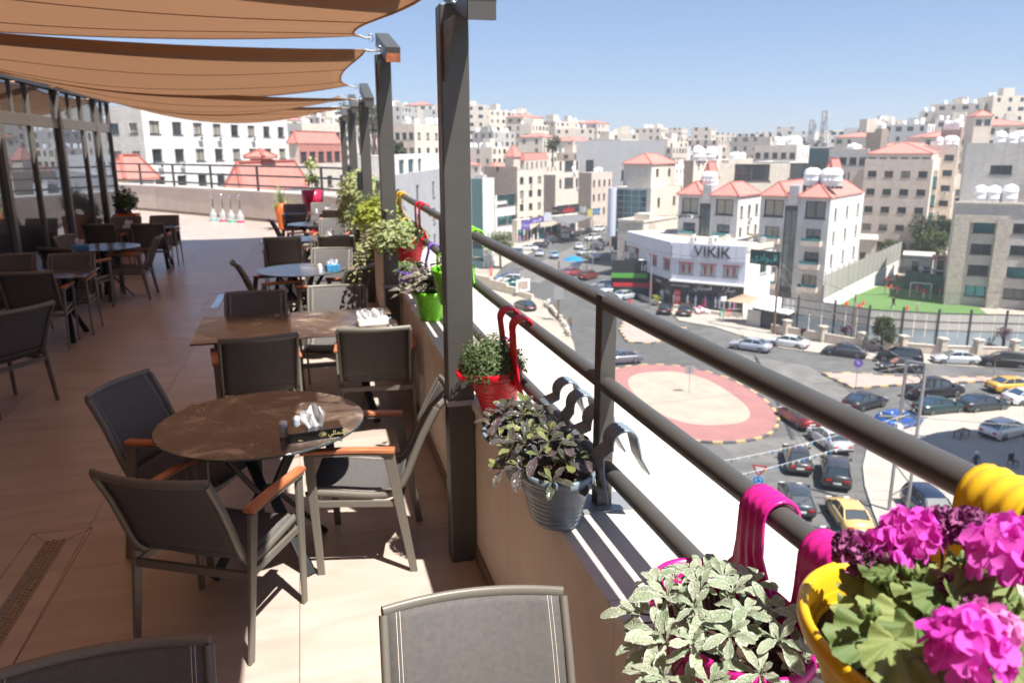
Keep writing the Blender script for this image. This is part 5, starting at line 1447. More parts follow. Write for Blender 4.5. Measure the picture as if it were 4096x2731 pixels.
            m = MB(); m.box((L*.55, -.14, GZ + .5), (L*.63, -.09, zs - 1.3), 0, T); m.build('sale_banner', MATS['sign_red'], t)
            m = MB(); m.box((.2, -.6, zs - .6), (3.2, -.35, zs + 1.2), 0, T); m.build('shop_sign', MATS['sign_dark'], t); lettering('VIKIK', MATS['letter_white'], t, T @ Vector((1.7, -.62, zs + .3)), U, 1.0, .02)
            m = MB(); m.box((.3, -.12, zs + 2.2), (3.3, -.03, zs + 4.6), 0, T); m.build('poster_panel', MATS['poster'], t)
    # roof with clutter
    m = MB(); m.add([(p.x, p.y, zt - .35) for p in poly], [tuple(range(5))]); m.build('roof_deck', MATS['roof_slab'], t)
    m = MB()
    for i in range(2, 5):
        a, b = poly[i], poly[(i+1) % 5]; m.bar((a.x, a.y, zt - .35), (b.x, b.y, zt - .35), .3, .75)
    m.build('roof_parapet', MATS['stone_cream'], t)
    U = (pR - pB).normalized(); V = (pS - pR).normalized()
    for i, (u, v, lab) in enumerate(((1.0, 3.5, 'leftmost air conditioning unit on the shop roof'), (3.4, 4.5, 'long air conditioning unit on the shop roof'), (9.0, 8.0, 'air conditioning unit near the dark box on the shop roof'), (12.0, 9.5, 'rightmost air conditioning unit on the shop roof'))):
        p = pB + U*u + V*v; q = thing('roof_unit', lab, 'air conditioner', (p.x, p.y, zt - .35), 0.6)
        w2 = 1.9 if i == 1 else .95
        m = MB(); m.box((-w2/2, -.35, .1), (w2/2, .35, .95)); bevel(m.build('casing', MATS['ac_white'], q), .03)
        m = MB(); m.lathe([(.3, 0), (.3, .02)], 12); o = m.build('fan_grille', MATS['frame_dark'], q, (0, -.352, .52), (PI/2, 0, 0))
    for i, (u, v, s, lab) in enumerate(((5.0, 5.0, .75, 'larger satellite dish on the shop roof'), (8.0, 6.2, .45, 'smaller satellite dish on the shop roof'))):
        p = pB + U*u + V*v; q = thing('satellite_dish', lab, 'satellite dish', (p.x, p.y, zt - .35))
        m = MB(); m.lathe([(s, .18*s), (s*.7, .08*s), (s*.3, .015), (.02, 0)], 20, cap0=False); m.build('dish', MATS['tank_white'], q, (0, 0, s), (R(-50), 0, R(15)))
        m = MB(); m.tube([(0, 0, 0), (0, 0, s)], .04, 6); m.build('mast', MATS['galv'], q)
    return t, pA, pB, pR, pS
MATS['figure_print'] = mat('figure_print', (0.42, 0.03, 0.05), 0.6)
glass_mat('display_glass', (0.45, 0.52, 0.58), 0.3, 0.1, (0.26, 0.32, 0.36))
mat('poster', (0.42, 0.46, 0.42), 0.5, var=0.6, vscale=1.2)
shopT, pA, pB, pR, pS = shop()
# blue glass grid on the glass front tower
def curtain(tkey, px, d, Lpx, Rpx, top, bot_z, ang, ncol, nrow):
    C = place(px, d=d); a = R(ang); dL = Vector((math.cos(a), math.sin(a), 0)); Cv = Vector((C[0], C[1], 0))
    w1 = extent(Cv, a, Lpx, 10); w0 = extent(Cv, a, Rpx, 1)
    U = -dL; Nn = U.cross(Vector((0,0,1))); O = Cv + dL*w1; W_ = w1 - w0; z1 = zrow(px, top, C)
    t = thing('curtain_wall', 'blue glass grid front with green lit lettering at its foot', 'glass front')
    T = Matrix((U, -Nn, Vector((0,0,1)))).transposed().to_4x4(); T.translation = Vector((O.x, O.y, 0))
    for i in range(ncol):
        for j in range(nrow):
            m = MB(); m.box((i*W_/ncol + .06, -.10, bot_z + j*(z1-bot_z)/nrow + .06), ((i+1)*W_/ncol - .06, -.06, bot_z + (j+1)*(z1-bot_z)/nrow - .06), 0, T); m.build('pane', MATS['curtain_glass'], t)
    for i in range(ncol + 1):
        m = MB(); m.box((i*W_/ncol - .06, -.14, bot_z), (i*W_/ncol + .06, -.02, z1), 0, T); m.build('mullion', MATS['frame_alu'], t)
    for j in range(nrow + 1):
        m = MB(); zz = bot_z + j*(z1-bot_z)/nrow; m.box((0, -.13, zz - .05), (W_, -.03, zz + .05), 0, T); m.build('transom', MATS['frame_alu'], t)
    m = MB(); m.lathe([(.9, bot_z), (.9, z1 + .2)], 20, c=(O.x - U.x*1.0, O.y - U.y*1.0, 0)); m.build('round_column', MATS['fascia_bluewhite'], t)
    lettering('SHARAF', MATS['letter_green_lit'], t, T @ Vector((W_*.25, -.16, bot_z + 1.2)), U, .8, .02)
    m = MB(); m.box((-.5, -.9, bot_z - 3.2), (W_*.75, -.02, bot_z - .1), 0, T); m.build('shop_sign', MATS['sign_dark'], t)
    lettering('فرس', MATS['letter_white'], t, T @ Vector((W_*.35, -.93, bot_z - 1.6)), U, 2.6, .02)
curtain('x', 1497, 150, 1419, 1488, 437, -14.5, 128, 4, 8)
# small old annex left of the shop, and the low shop with green and red signs
def box_house(key, label, pts, z1, mt, z0=GZ, cat='building'):
    t = thing(key, label, cat); P4 = [Vector((p.x, p.y)) for p in pts]
    ar = sum(P4[i].x*P4[(i+1) % len(P4)].y - P4[(i+1) % len(P4)].x*P4[i].y for i in range(len(P4)))
    if ar < 0: P4.reverse()
    m = MB(); m.prism([tuple(p) for p in P4], z0, z1); m.build('wall', MATS[mt], t)
    e = MB()
    for i in range(len(P4)): e.bar((*P4[i], z1 + .2), (*P4[(i+1) % len(P4)], z1 + .2), .25, .4)
    e.build('parapet', MATS[mt], t); return t
c = at(1478, 500, d=138); a = R(128); dL = Vector((math.cos(a), math.sin(a), 0)); dR = Vector((math.cos(a-PI/2), math.sin(a-PI/2), 0)); c = Vector((c.x, c.y, 0))
ann = box_house('annex', 'old cream stone annex with a small turret, between the shop and the blue glass building', [c, c + dR*13, c + dR*13 + dL*5, c + dL*5], zrow(1478, 512, (c.x, c.y)), 'stone_cream')
m = MB(); q = c + dR*2.2; m.prism([(v.x, v.y) for v in (q, q+dR*3, q+dR*3+dL*3, q+dL*3)], -14, zrow(1478, 494, (c.x, c.y))); m.build('turret', MATS['stone_cream'], ann)
for (u, z, w_, h_) in ((1.6, -15.5, .8, 1.6),):
    U = -dL; put_window(ann, c + dL*5, U, 1.6, -15.5, 2.4, -13.8, 'window_glass', 'frame_dark', depth=-.03)
# low shops at the street corner: awning, green and red signs
c = at(1405, 600, d=122); c = Vector((c.x, c.y, 0)); a = R(100); U = Vector((math.cos(R(-22)), math.sin(R(-22)), 0)); V = Vector((-U.y, U.x, 0))
low = thing('low_shop', 'low dark shop with green and red sign bands, left of the corner shop', 'shop')
m = MB(); m.prism([(v.x, v.y) for v in (c, c + U*9.5, c + U*9.5 + V*7, c + V*7)], GZ, GZ + 3.6); m.build('wall', MATS['sign_dark'], low)
T = Matrix((U, V, Vector((0,0,1)))).transposed().to_4x4(); T.translation = c
for (x0, x1, za, zb, mt, y_) in ((.0, 9.5, 3.6, 5.6, 'sign_dark', -.3), (.0, 9.5, 2.9, 3.6, 'sign_green', -.5), (.3, 8.5, 1.6, 2.2, 'sign_red', -1.2), (.3, 8.5, .2, 1.6, 'sign_teal', -1.1)):
    m = MB(); m.box((x0, y_, za), (x1, y_ + .3, zb), 0, T @ Matrix.Translation((0, 0, GZ))); m.build('sign_band', MATS[mt], low)
lettering('infini', MATS['letter_white'], low, T @ Vector((6.4, -.33, GZ + 4.6)), U, 2.0, .02)
lettering('ROOSTERS', MATS['letter_red'], low, T @ Vector((3.2, -1.23, GZ + 1.9)), U, .6, .02)
# black and red restaurant sign with its grey awning, and the purple shop signs, below the cream row
def sign_board(label, x0, x1, y0, y1, d, mt, text=None, tm='letter_white', ts=1.0, cat='sign', d2=None):
    """a board seen between columns x0, x1 and rows y0 (top), y1 (foot) of the 2352 px frame"""
    p, q = at(x0, y1, d=d), at(x1, y1, d=d2 or d); U = Vector((q.x-p.x, q.y-p.y, 0)); L = U.length; U.normalize(); Nn = U.cross(Vector((0,0,1)))
    h_ = at(x0, y0, d=d).z - p.z
    T = Matrix((U, -Nn, Vector((0,0,1)))).transposed().to_4x4(); T.translation = p
    t = thing('sign_board', label, cat)
    m = MB(); m.box((0, 0, 0), (L, .25, h_), 0, T); m.build('panel', MATS[mt], t)
    m = MB(); m.box((-.05, -.03, -.08), (L+.05, .27, -.005), 0, T); m.box((-.05, -.03, h_+.005), (L+.05, .27, h_+.08), 0, T); m.build('border', MATS['frame_dark'], t)
    if text: lettering(text, MATS[tm], t, T @ Vector((L/2, -.03, h_/2)), U, ts, .02)
    return t, T, L
sign_board('black restaurant sign with a red Arabic logo above the grey awning', 1281, 1330, 474, 493, 199, 'sign_dark', 'مطعم', 'letter_red', 2.40, d2=208)
sign_board('narrow black sign with yellow writing, left end of the black restaurant sign', 1268, 1280.5, 476, 493, 198, 'letter_black', 'شاورما', 'sign_yellow', .55)
sign_board('purple shop sign with white writing below the cream row', 1219, 1249, 502, 514, 192, 'sign_purple', 'فاشن ستور', 'letter_white', 0.96, d2=198)
sign_board('blue and white shop sign at the left end of the cream row', 1197, 1217, 506, 527, 190, 'sign_purple', 'للسيدات', 'letter_white', 0.96)
sign_board('pale blue billboard between the purple and the black signs', 1250, 1266, 487, 508, 197, 'fascia_bluewhite')
sign_board('yellow upright sign by the street, left of the blue glass building', 1349, 1360, 480, 498, 202, 'sign_yellow')
sign_board('blue sign beside the yellow upright sign', 1362, 1378, 480, 492, 204, 'sign_blue', 'صيدلية', 'letter_white', 0.84)
sign_board('white poster board at the right end of the black restaurant sign', 1332, 1346, 473, 489, 206, 'poster')
sign_board('dark green sign with teal writing on the shop by the tan sail', 1722, 1790, 574, 603, 101, 'sign_teal', 'البوادي', 'letter_teal', 1.25, d2=99)
mat('awning_grey', (0.17, 0.17, 0.17), 0.8)
aw = thing('awning', 'large grey awning with a white side over the restaurant front', 'awning')
q0, q1, f0, f1 = at(1268, 497, d=198), at(1331, 492, d=205), at(1309, 514, d=188), at(1360, 499, d=196)
m = MB(); vs = [tuple(q0), tuple(q1), tuple(f1), tuple(f0)]; vs += [(x, y, z-.15) for x, y, z in vs]
m.add(vs, [(3,2,1,0), (4,5,6,7), (0,1,5,4), (1,2,6,5), (2,3,7,6), (3,0,4,7)]); m.build('canvas', MATS['awning_grey'], aw)
m = MB(); m.add([(q0.x-.1, q0.y, q0.z), (f0.x-.1, f0.y, f0.z), (f0.x-.1, f0.y, f0.z-.9), (q0.x-.1, q0.y, q0.z-.9)], [(0,1,2,3)]); m.build('side_cloth', MATS['canvas_white'], aw)
for p in (f0, f1):
    m = MB(); m.tube([(p.x, p.y, GZ), (p.x, p.y, p.z)], .08, 6); m.build('pole', MATS['frame_dark'], aw)
# shop windows along the foot of the cream row
sf = thing('shopfront', 'open shop windows with bright goods at the foot of the cream row', 'shopfront')
p, q = at(1190, 540, d=192), at(1325, 500, d=210); U = Vector((q.x-p.x, q.y-p.y, 0)); L = U.length; U.normalize(); Nn = U.cross(Vector((0,0,1)))
T = Matrix((U, -Nn, Vector((0,0,1)))).transposed().to_4x4(); T.translation = Vector((p.x, p.y, GZ))
m = MB(); m.box((0, .3, 0), (L, 2, 5.5), 0, T); m.build('wall', MATS['stone_cream'], sf)
for k in range(9):
    m = MB(); m.box((k*L/9 + .3, .2, .2), ((k+1)*L/9 - .3, .28, 3.1), 0, T); m.build('shop_window', MATS['window_glass' if k % 3 else 'window_teal'], sf)
    m = MB(); m.box((k*L/9 + .5, .0, .2), (k*L/9 + .9, .15, 1.6), 0, T); m.build('hanging_goods', MATS[['petal_pink', 'sign_red', 'canvas_white', 'sign_blue'][k % 4]], sf)
# rounded building right of the frame: it throws the shadow on the big pavement
rt = thing('round_building', 'round-fronted stone building beyond the right frame edge', 'building', (54.8, 31.6, 0))
m = MB(); m.lathe([(8.1, GZ), (8.1, -.6), (8.3, -.6), (8.3, -.2)], 40); m.build('wall', MATS['stone_cream'], rt)
# two lattice masts on the skyline
for px, top, lab in ((1862, 275, 'left and shorter of the two telecom masts on the skyline'), (1889, 254, 'right and taller of the two telecom masts on the skyline')):
    p = at(px, 330, d=262); zt = zrow(px, top, (p.x, p.y)); t = thing('telecom_mast', lab, 'mast', (p.x, p.y, 0)); zb = zrow(px, 338, (p.x, p.y)) - 4
    m = MB(); n = 9; w0, w1 = 1.0, .45
    for k in range(n):
        za, zc = zb + (zt-zb)*k/n, zb + (zt-zb)*(k+1)/n; wa, wc = w0 + (w1-w0)*k/n, w0 + (w1-w0)*(k+1)/n
        cs = [(-1,-1), (1,-1), (1,1), (-1,1)]
        for i in range(4):
            a, b = cs[i], cs[(i+1) % 4]
            m.bar((a[0]*wa, a[1]*wa, za), (a[0]*wc, a[1]*wc, zc), .16, .16); m.bar((a[0]*wa, a[1]*wa, za), (b[0]*wc, b[1]*wc, zc), .12, .12); m.bar((a[0]*wa, a[1]*wa, za), (b[0]*wa, b[1]*wa, za), .12, .12)
    m.build('lattice', MATS['galv'], t)
    for k in range(3):
        a = k*2.1; m = MB(); m.box((-.25, .9, zt - 2.8), (.25, 1.2, zt - .4), 0, Matrix.Rotation(a, 4, 'Z')); m.build('antenna', MATS['tank_white'], t)
# --- houses climbing the hills behind, one by one
def hill_house(px, d, wpx, zadd, seed, grp):
    rr = random.Random(seed); p = at(px, 330, d=d); zb = terr(p.x, p.y); st = rr.choice([3, 4, 4, 5, 5, 6])
    wr = wpx*1.7415*d/F; a = R(rr.choice([122, 128, 134, 140, 150, 160])); az = math.atan2(p.y, p.x)
    wall = rr.choice(['stone_cream']*4 + ['stone_pink']*2 + ['stone_white']*2 + ['stone_grey'])
    dl, dr = Vector((math.cos(a), math.sin(a), 0)), Vector((math.cos(a-PI/2), math.sin(a-PI/2), 0))
    wL, wR = wr*rr.uniform(.6, .9), wr*rr.uniform(.7, 1.1); h_ = st*3.2 + zadd
    t = thing('hillside_house', 'flat-roofed pale stone house on ' + grp, 'house', (p.x, p.y, zb), 0, 'houses on ' + grp)
    C = Vector((0,0,0)); Lc, Rc = dl*wL, dr*wR; m = MB(); near = d < 330
    opL, opR = [], []
    for (ops, w_) in ((opL, wL), (opR, wR)):
        n = max(1, int(w_/3.2))
        for k in range(st):
            for i in range(n):
                if rr.random() < .15: continue
                u = (i + .5)*w_/n; ww = rr.choice([.6, .6, 1.0]); z = k*3.2 + 1.1
                ops.append((u - ww, z, u + ww, z + 1.4))
    wall_face(m, Lc, -dl, wL, -4, h_, opL, .25); wall_face(m, C, dr, wR, -4, h_, opR, .25); wall_face(m, Rc, dl, wL, -4, h_, []); wall_face(m, Lc + dr*wR, -dr, wR, -4, h_, [])
    m.build('wall', MATS[wall], t)
    m = MB(); q = [C, Rc, Lc + dr*wR, Lc]; m.add([(v.x, v.y, h_ - .5) for v in q], [(0,1,2,3)])
    m.build('roof_deck', MATS['roof_slab'], t)
    wm = MB()
    for ops, O, U in ((opL, Lc, -dl), (opR, C, dr)):
        Nn = U.cross(Vector((0,0,1)))
        for (x0, z0, x1, z1) in ops:
            pts = [O + U*x - Nn*.2 for x in (x0, x1)]
            if near: 
                put_window(t, O, U, x0, z0, x1, z1, 'window_glass' if rr.random() < .8 else 'shutter_beige', 'frame_dark')
            else: wm.add([(pts[0].x, pts[0].y, z0), (pts[1].x, pts[1].y, z0), (pts[1].x, pts[1].y, z1), (pts[0].x, pts[0].y, z1)], [(0,1,2,3)])
    if wm.v: wm.build('window_glazing', MATS['window_glass'], t)['kind'] = 'stuff'
    k = rr.random()
    if k < .22: hip_roof(t, [v*.98 for v in (C + (dl*wL+dr*wR)*.01, Rc, Lc + dr*wR, Lc)], h_ + .1, wL*.13, .4)
    else:
        for j in range(rr.choice([1, 1, 2])):
            c = dl*wL*rr.uniform(.1, .5) + dr*wR*rr.uniform(.1, .6); s = rr.uniform(2.5, 4.5); b = MB(); b.prism([(v.x, v.y) for v in (c, c+dr*s, c+dr*s+dl*s, c+dl*s)], h_ - .5, h_ + rr.uniform(1.8, 3.2)); b.build('stair_head', MATS[wall], t)
        b = MB()
        for j in range(rr.choice([2, 3, 4, 6])):
            c = dl*wL*rr.uniform(.1, .9) + dr*wR*rr.uniform(.05, .9); b.lathe([(.75, 0), (.75, 1.5), (.5, 1.8), (0, 1.9)], 8, c=(c.x, c.y, h_ - .4), cap1=False)
        if near: 
            pass
        b.build('roof_tank', MATS['tank_white'], t)
    return t
rr_ = random.Random(42)
def fill(x0, x1, dists, step, grp, avoid=(), za=0):
    for di, d in enumerate(dists):
        px = x0 + rr_.uniform(0, step)
        while px < x1:
            wpx = rr_.uniform(.8, 1.15)*17*F/1.7415/d/1.0
            if not any(a <= px <= b for a, b in avoid): hill_house(px, d*rr_.uniform(.97, 1.03), wpx, za, rr_.randrange(10**6), grp)
            px += max(wpx*1.02, 6)
fill(640, 1180, (240, 285, 330, 390), 30, 'the hill behind the posts')
fill(1120, 1560, (285, 320, 345, 400, 470), 30, 'the hill left of centre')
fill(1540, 1960, (290, 330, 370, 450, 560, 700), 30, 'the far ridge in the middle', za=-7)
fill(1990, 2380, (215, 255, 300, 350), 30, 'the right-hand hill')
fill(1380, 2100, (880,), 20, 'the most distant ridge')
# ------------------------------------------------------------------ vehicles
def car_sections(kind):
    """body outline: (y along the car, z of belt line) and greenhouse outline; y = 0 middle, + = front"""
    if kind == 'sedan':
        L, W_, Hh = 4.55, 1.78, 1.44
        deck = [(-2.27, .62, .30), (-2.25, .86, .34), (-2.05, .97, .88), (-1.55, 1.0, .98), (.72, .98, .98), (1.55, .88, .94), (2.05, .76, .86), (2.25, .55, .60), (2.27, .35, .5)]
        house = [(-1.72, .98), (-1.05, 1.38), (-.55, 1.44), (.10, 1.43), (.35, 1.38), (1.10, .97)]
    elif kind == 'hatch':
        L, W_, Hh = 4.35, 1.80, 1.48
        deck = [(-2.16, .60, .30), (-2.16, .88, .36), (-2.05, 1.02, .9), (-1.7, 1.05, .98), (.75, 1.0, .98), (1.5, .90, .94), (1.98, .76, .86), (2.14, .55, .60), (2.16, .35, .5)]
        house = [(-2.0, 1.02), (-1.45, 1.40), (-.8, 1.48), (.10, 1.47), (.38, 1.40), (1.15, .99)]
    elif kind == 'suv':
        L, W_, Hh = 4.6, 1.88, 1.70
        deck = [(-2.28, .62, .3), (-2.28, .95, .36), (-2.2, 1.10, .9), (-1.8, 1.14, .98), (.85, 1.12, .98), (1.65, 1.04, .94), (2.08, .92, .9), (2.26, .62, .66), (2.28, .4, .5)]
        house = [(-2.15, 1.10), (-1.85, 1.62), (-1.1, 1.70), (.15, 1.69), (.48, 1.60), (1.15, 1.11)]
    else:                                                   # pickup
        L, W_, Hh = 5.5, 1.95, 1.85
        deck = [(-2.75, .70, .4), (-2.75, 1.15, .6), (-2.6, 1.18, .95), (-1.0, 1.18, .98), (1.05, 1.16, .98), (2.0, 1.10, .96), (2.55, 1.0, .9), (2.73, .72, .7), (2.75, .45, .5)]
        house = [(-.95, 1.16), (-.75, 1.76), (-.3, 1.84), (.5, 1.83), (.8, 1.72), (1.4, 1.16)]
    return L, W_, Hh, deck, house
def make_car(kind):
    L, W_, Hh, deck, house = car_sections(kind)
    t = thing('parked_car', 'x', 'car'); hw = W_/2
    m = MB(); wr = .34 if kind in ('sedan', 'hatch') else .39
    ax = (-L*.305, L*.315)
    # body: for each section a ring of points  (sill, shoulder, belt)
    rings = []
    for y, z, k in deck:
        k = .80 + .2*k
        sill = .26 if abs(y) < L*.45 else .34
        rings.append([(-hw*k*.96, y, sill), (-hw*k, y, min(z, .55)), (-hw*k*.985, y, max(min(z, .62), z - .18)), (-hw*k*.90, y, z), (0, y, z + .035*k), (hw*k*.90, y, z), (hw*k*.985, y, max(min(z, .62), z - .18)), (hw*k, y, min(z, .55)), (hw*k*.96, y, sill)])
    vs = [p for r_ in rings for p in r_]; n = 9
    fs = [(i*n + j, i*n + j + 1, (i+1)*n + j + 1, (i+1)*n + j) for i in range(len(rings)-1) for j in range(n-1)]
    fs = [tuple(reversed(f)) for f in fs]
    m.add(vs, fs, 0, True); m.add(rings[0], [tuple(range(n))]); m.add(rings[-1], [tuple(reversed(range(n)))])
    m.add([r_[0] for r_ in rings] + [r_[-1] for r_ in rings], [(i, i+1, len(rings)+i+1, len(rings)+i) for i in range(len(rings)-1)], 1)
    # roof skin
    th = [p for p in house]
    rf = []
    for y, z in th[1:-1]: rf.append([(-hw*.70, y, z-.03), (-hw*.60, y, z), (0, y, z+.02), (hw*.60, y, z), (hw*.70, y, z-.03)])
    vs = [p for r_ in rf for p in r_]
    m.add(vs, [(i*5+j, (i+1)*5+j, (i+1)*5+j+1, i*5+j+1)[::-1] for i in range(len(rf)-1) for j in range(4)], 0, True)
    # pillars
    for s in (-1, 1):
        for (a, b) in ((0, 1), (5, 4)):
            ya, za = th[a]; yb, zb = th[b]; m.bar((s*hw*.87, ya, za), (s*hw*.70, yb, zb - .02), .07, .07)
        ym = (th[1][0] + th[4][0])/2 - .05; m.bar((s*hw*.875, ym, th[0][1]), (s*hw*.71, ym, th[2][1] - .03), .05, .08, up=(0,1,0))
    m.build('body', [MATS['car_paint'], MATS['rubber']], t)
    # glass: one panel each
    b0, b1 = th[0], th[1]; f1, f0 = th[4], th[5]
    m = MB(); m.add([(-hw*.78, f0[0]-.02, f0[1]), (hw*.78, f0[0]-.02, f0[1]), (hw*.62, f1[0], f1[1]-.015), (-hw*.62, f1[0], f1[1]-.015)], [(0,1,2,3)]); m.build('windscreen', MATS['car_glass'], t)
    m = MB(); m.add([(-hw*.76, b0[0]+.02, b0[1]), (hw*.76, b0[0]+.02, b0[1]), (hw*.62, b1[0], b1[1]-.015), (-hw*.62, b1[0], b1[1]-.015)], [(3,2,1,0)]); m.build('rear_window', MATS['car_glass'], t)
    for s in (-1, 1):
        m = MB(); pts = [(s*hw*.885, b0[0]+.10, b0[1]), (s*hw*.885, f0[0]-.14, f0[1]), (s*hw*.715, f1[0]-.02, f1[1]-.05), (s*hw*.705, th[2][0], th[2][1]-.05), (s*hw*.715, b1[0]+.03, b1[1]-.05)]
        m.add(pts, [(0,1,2,3,4) if s > 0 else (4,3,2,1,0)]); m.build('side_window', MATS['car_glass'], t)
        for y in ax:
            m = MB(); T = Matrix.Translation((s*(hw-.10), y, wr)) @ Matrix.Rotation(PI/2, 4, 'Y')
            q = MB(); q.lathe([(wr*.72, -.10), (wr*.95, -.10), (wr, -.06), (wr, .06), (wr*.95, .10), (wr*.66, .10)], 18)
            m.add([T @ Vector(v) for v in q.v], q.f); o = m.build('wheel', MATS['rubber'], t)
            q = MB(); q.lathe([(wr*.64, 0), (wr*.60, .02), (wr*.18, .01), (0, .03)], 14); q.lathe([(wr*.64, 0), (wr*.60, -.02), (wr*.18, -.01), (0, -.03)][::-1], 14, cap0=False, cap1=False)
            mm = MB(); T2 = Matrix.Translation((s*(hw-.10+.085), y, wr)) @ Matrix.Rotation(PI/2 if s > 0 else -PI/2, 4, 'Y'); mm.add([T2 @ Vector(v) for v in q.v], q.f, 0, True); mm.build('rim', MATS['rim'], o)
        yl = L/2; zz = .68 if kind != 'pickup' else .95
        zl = deck[1][1] - .16
        m = MB(); m.box((s*hw*.62 - .17, -yl - .01, zl - .06), (s*hw*.62 + .17, -yl + .22, zl + .10)); bevel(m.build('tail_light', MATS['lamp_red'], t), .02)
        m = MB(); m.box((s*hw*.62 - .19, yl - .22, zz - .07), (s*hw*.62 + .17, yl - .045, zz + .07)); bevel(m.build('headlight', MATS['lamp_white'], t), .03)
        m = MB(); m.box((s*(hw+.02) - .09, f0[0] - .28, f0[1]), (s*(hw+.02) + .09, f0[0] - .12, f0[1] + .14)); bevel(m.build('door_mirror', MATS['rubber'], t), .02)
    m = MB(); m.box((-.26, -L/2 - .035, .56), (.26, -L/2 + .02, .68)); m.build('number_plate', MATS['plate_white'], t)
    m = MB(); m.box((-.26, L/2 - .02, .40), (.26, L/2 + .035, .52)); m.build('number_plate', MATS['plate_white'], t)
    m = MB(); m.box((-hw*.86, -L/2 - .03, .34), (hw*.86, -L/2 + .06, .50)); bevel(m.build('bumper', MATS['rubber'], t), .02)
    m = MB(); m.box((-hw*.55, L/2 - .10, .40), (hw*.55, L/2 + .01, .62)); m.build('grille', MATS['rubber'], t)
    if kind == 'pickup':
        m = MB(); m.box((-hw*.80, -2.62, 1.185), (hw*.80, -1.05, 1.20)); m.build('load_bed', MATS['rubber'], t)
    return t
CARP = {k: make_car(k) for k in ('sedan', 'hatch', 'suv', 'pickup')}
carused = set()
def car(kind, fx, fy, rx, ry, col, label, name='car', side=1, mode='side', z=GZ):
    """front wheel foot and rear wheel foot of the visible side, as seen in the 2352 px frame; mode 'axis' gives points on the centre line"""
    f, r_ = G(fx, fy, z), G(rx, ry, z); d = (f - r_); d.z = 0; d.normalize(); mid = (f + r_)/2
    if mode == 'side':
        nrm = Vector((-d.y, d.x, 0)); w_ = car_sections(kind)[1]/2
        if nrm.dot(mid) < 0: nrm = -nrm                       # away from the camera
        mid = mid + nrm*w_*.9
    a = math.atan2(d.y, d.x) - PI/2
    p = CARP[kind]
    if kind not in carused:
        carused.add(kind); p.location = (mid.x, mid.y, z + .01); p.rotation_euler.z = a; t = p
        for c in p.children: c.color = (*col, 1)
    else: t = copy_tree(p, (mid.x, mid.y, z + .01), a, label)
    for c in t.children: c.color = (*col, 1)
    t['label'] = label; t['group'] = 'cars around the junction'
    return t
S = lambda a, b: ((2700 + a/2.296)/1.7415, (950 + b/2.296)/1.7415)
Q = lambda a, b: ((3000 + a/2.145)/1.7415, (1300 + b/2.145)/1.7415)
D4 = lambda a, b: ((1900 + a/2.296)/1.7415, (800 + b/2.296)/1.7415)
Q4 = lambda a, b: ((2048 + a*.8707)/1.7415, (1365 + b*.8707)/1.7415)
black, dgrey, silver, white = (.012, .012, .014), (.06, .062, .068), (.48, .50, .52), (.80, .80, .80)
yellow, blue, navy, red, green = (.72, .42, .06), (.02, .10, .42), (.015, .025, .06), (.18, .01, .015), (.01, .045, .045)
CARS = [
 ('sedan', *S(565,1030), *S(775,1062), (.42,.46,.52), 'silver-blue saloon passing the market stalls, behind the long rail'),
 ('sedan', *S(912,1000), *S(1110,1030), white, 'white saloon parked just right of the silver-blue one'),
 ('sedan', *S(1425,1085), *S(1665,1115), dgrey, 'dark grey saloon parked by the wall, left of the cypress bush'),
 ('suv', *S(1920,1150), *S(2190,1178), black, 'black saloon nearest the cypress bush, parked by the wall'),
 ('sedan', *S(1985,1245), *S(2215,1250), (.02,.022,.026), 'black car with headlights facing left, beside the parked row by the wall'),
 ('sedan', *Q(1690,345), *Q(1868,352), (.55,.57,.58), 'small silver saloon parked by the wall, left of the last black one'),
 ('suv', *Q(2075,372), *Q(2290,392), black, 'black car at the right end of the parked row by the wall'),
 ('sedan', *Q(2400,582), *Q(2185,595), yellow, 'yellow taxi by the long traffic island at the right edge'),
 ('pickup', *Q(1755,622), *Q(1520,650), black, 'black pickup truck behind the lattice pole'),
 ('sedan', *Q(1775,765), *Q(1578,785), green, 'dark green saloon queueing in front of the pickup'),
 ('sedan', *Q(2160,740), *Q(1940,762), (.02,.03,.035), 'dark saloon with a red tail light, right of the dark green one'),
 ('sedan', *Q(2560,690), *Q(2330,705), white, 'white saloon cut by the right frame edge, in the queue'),
 ('sedan', *Q(1135,705), *Q(960,752), (.025,.026,.03), 'black saloon leaving the roundabout towards the traffic island'),
 ('hatch', *Q(1425,878), *Q(1258,922), blue, 'bright blue hatchback in front of the lattice pole'),
 ('hatch', *Q(2345,960), *Q(2185,1000), white, 'white coupe parked on the big pavement, partly in the round shadow'),
]
for c in CARS: car(*c[:6], c[6])
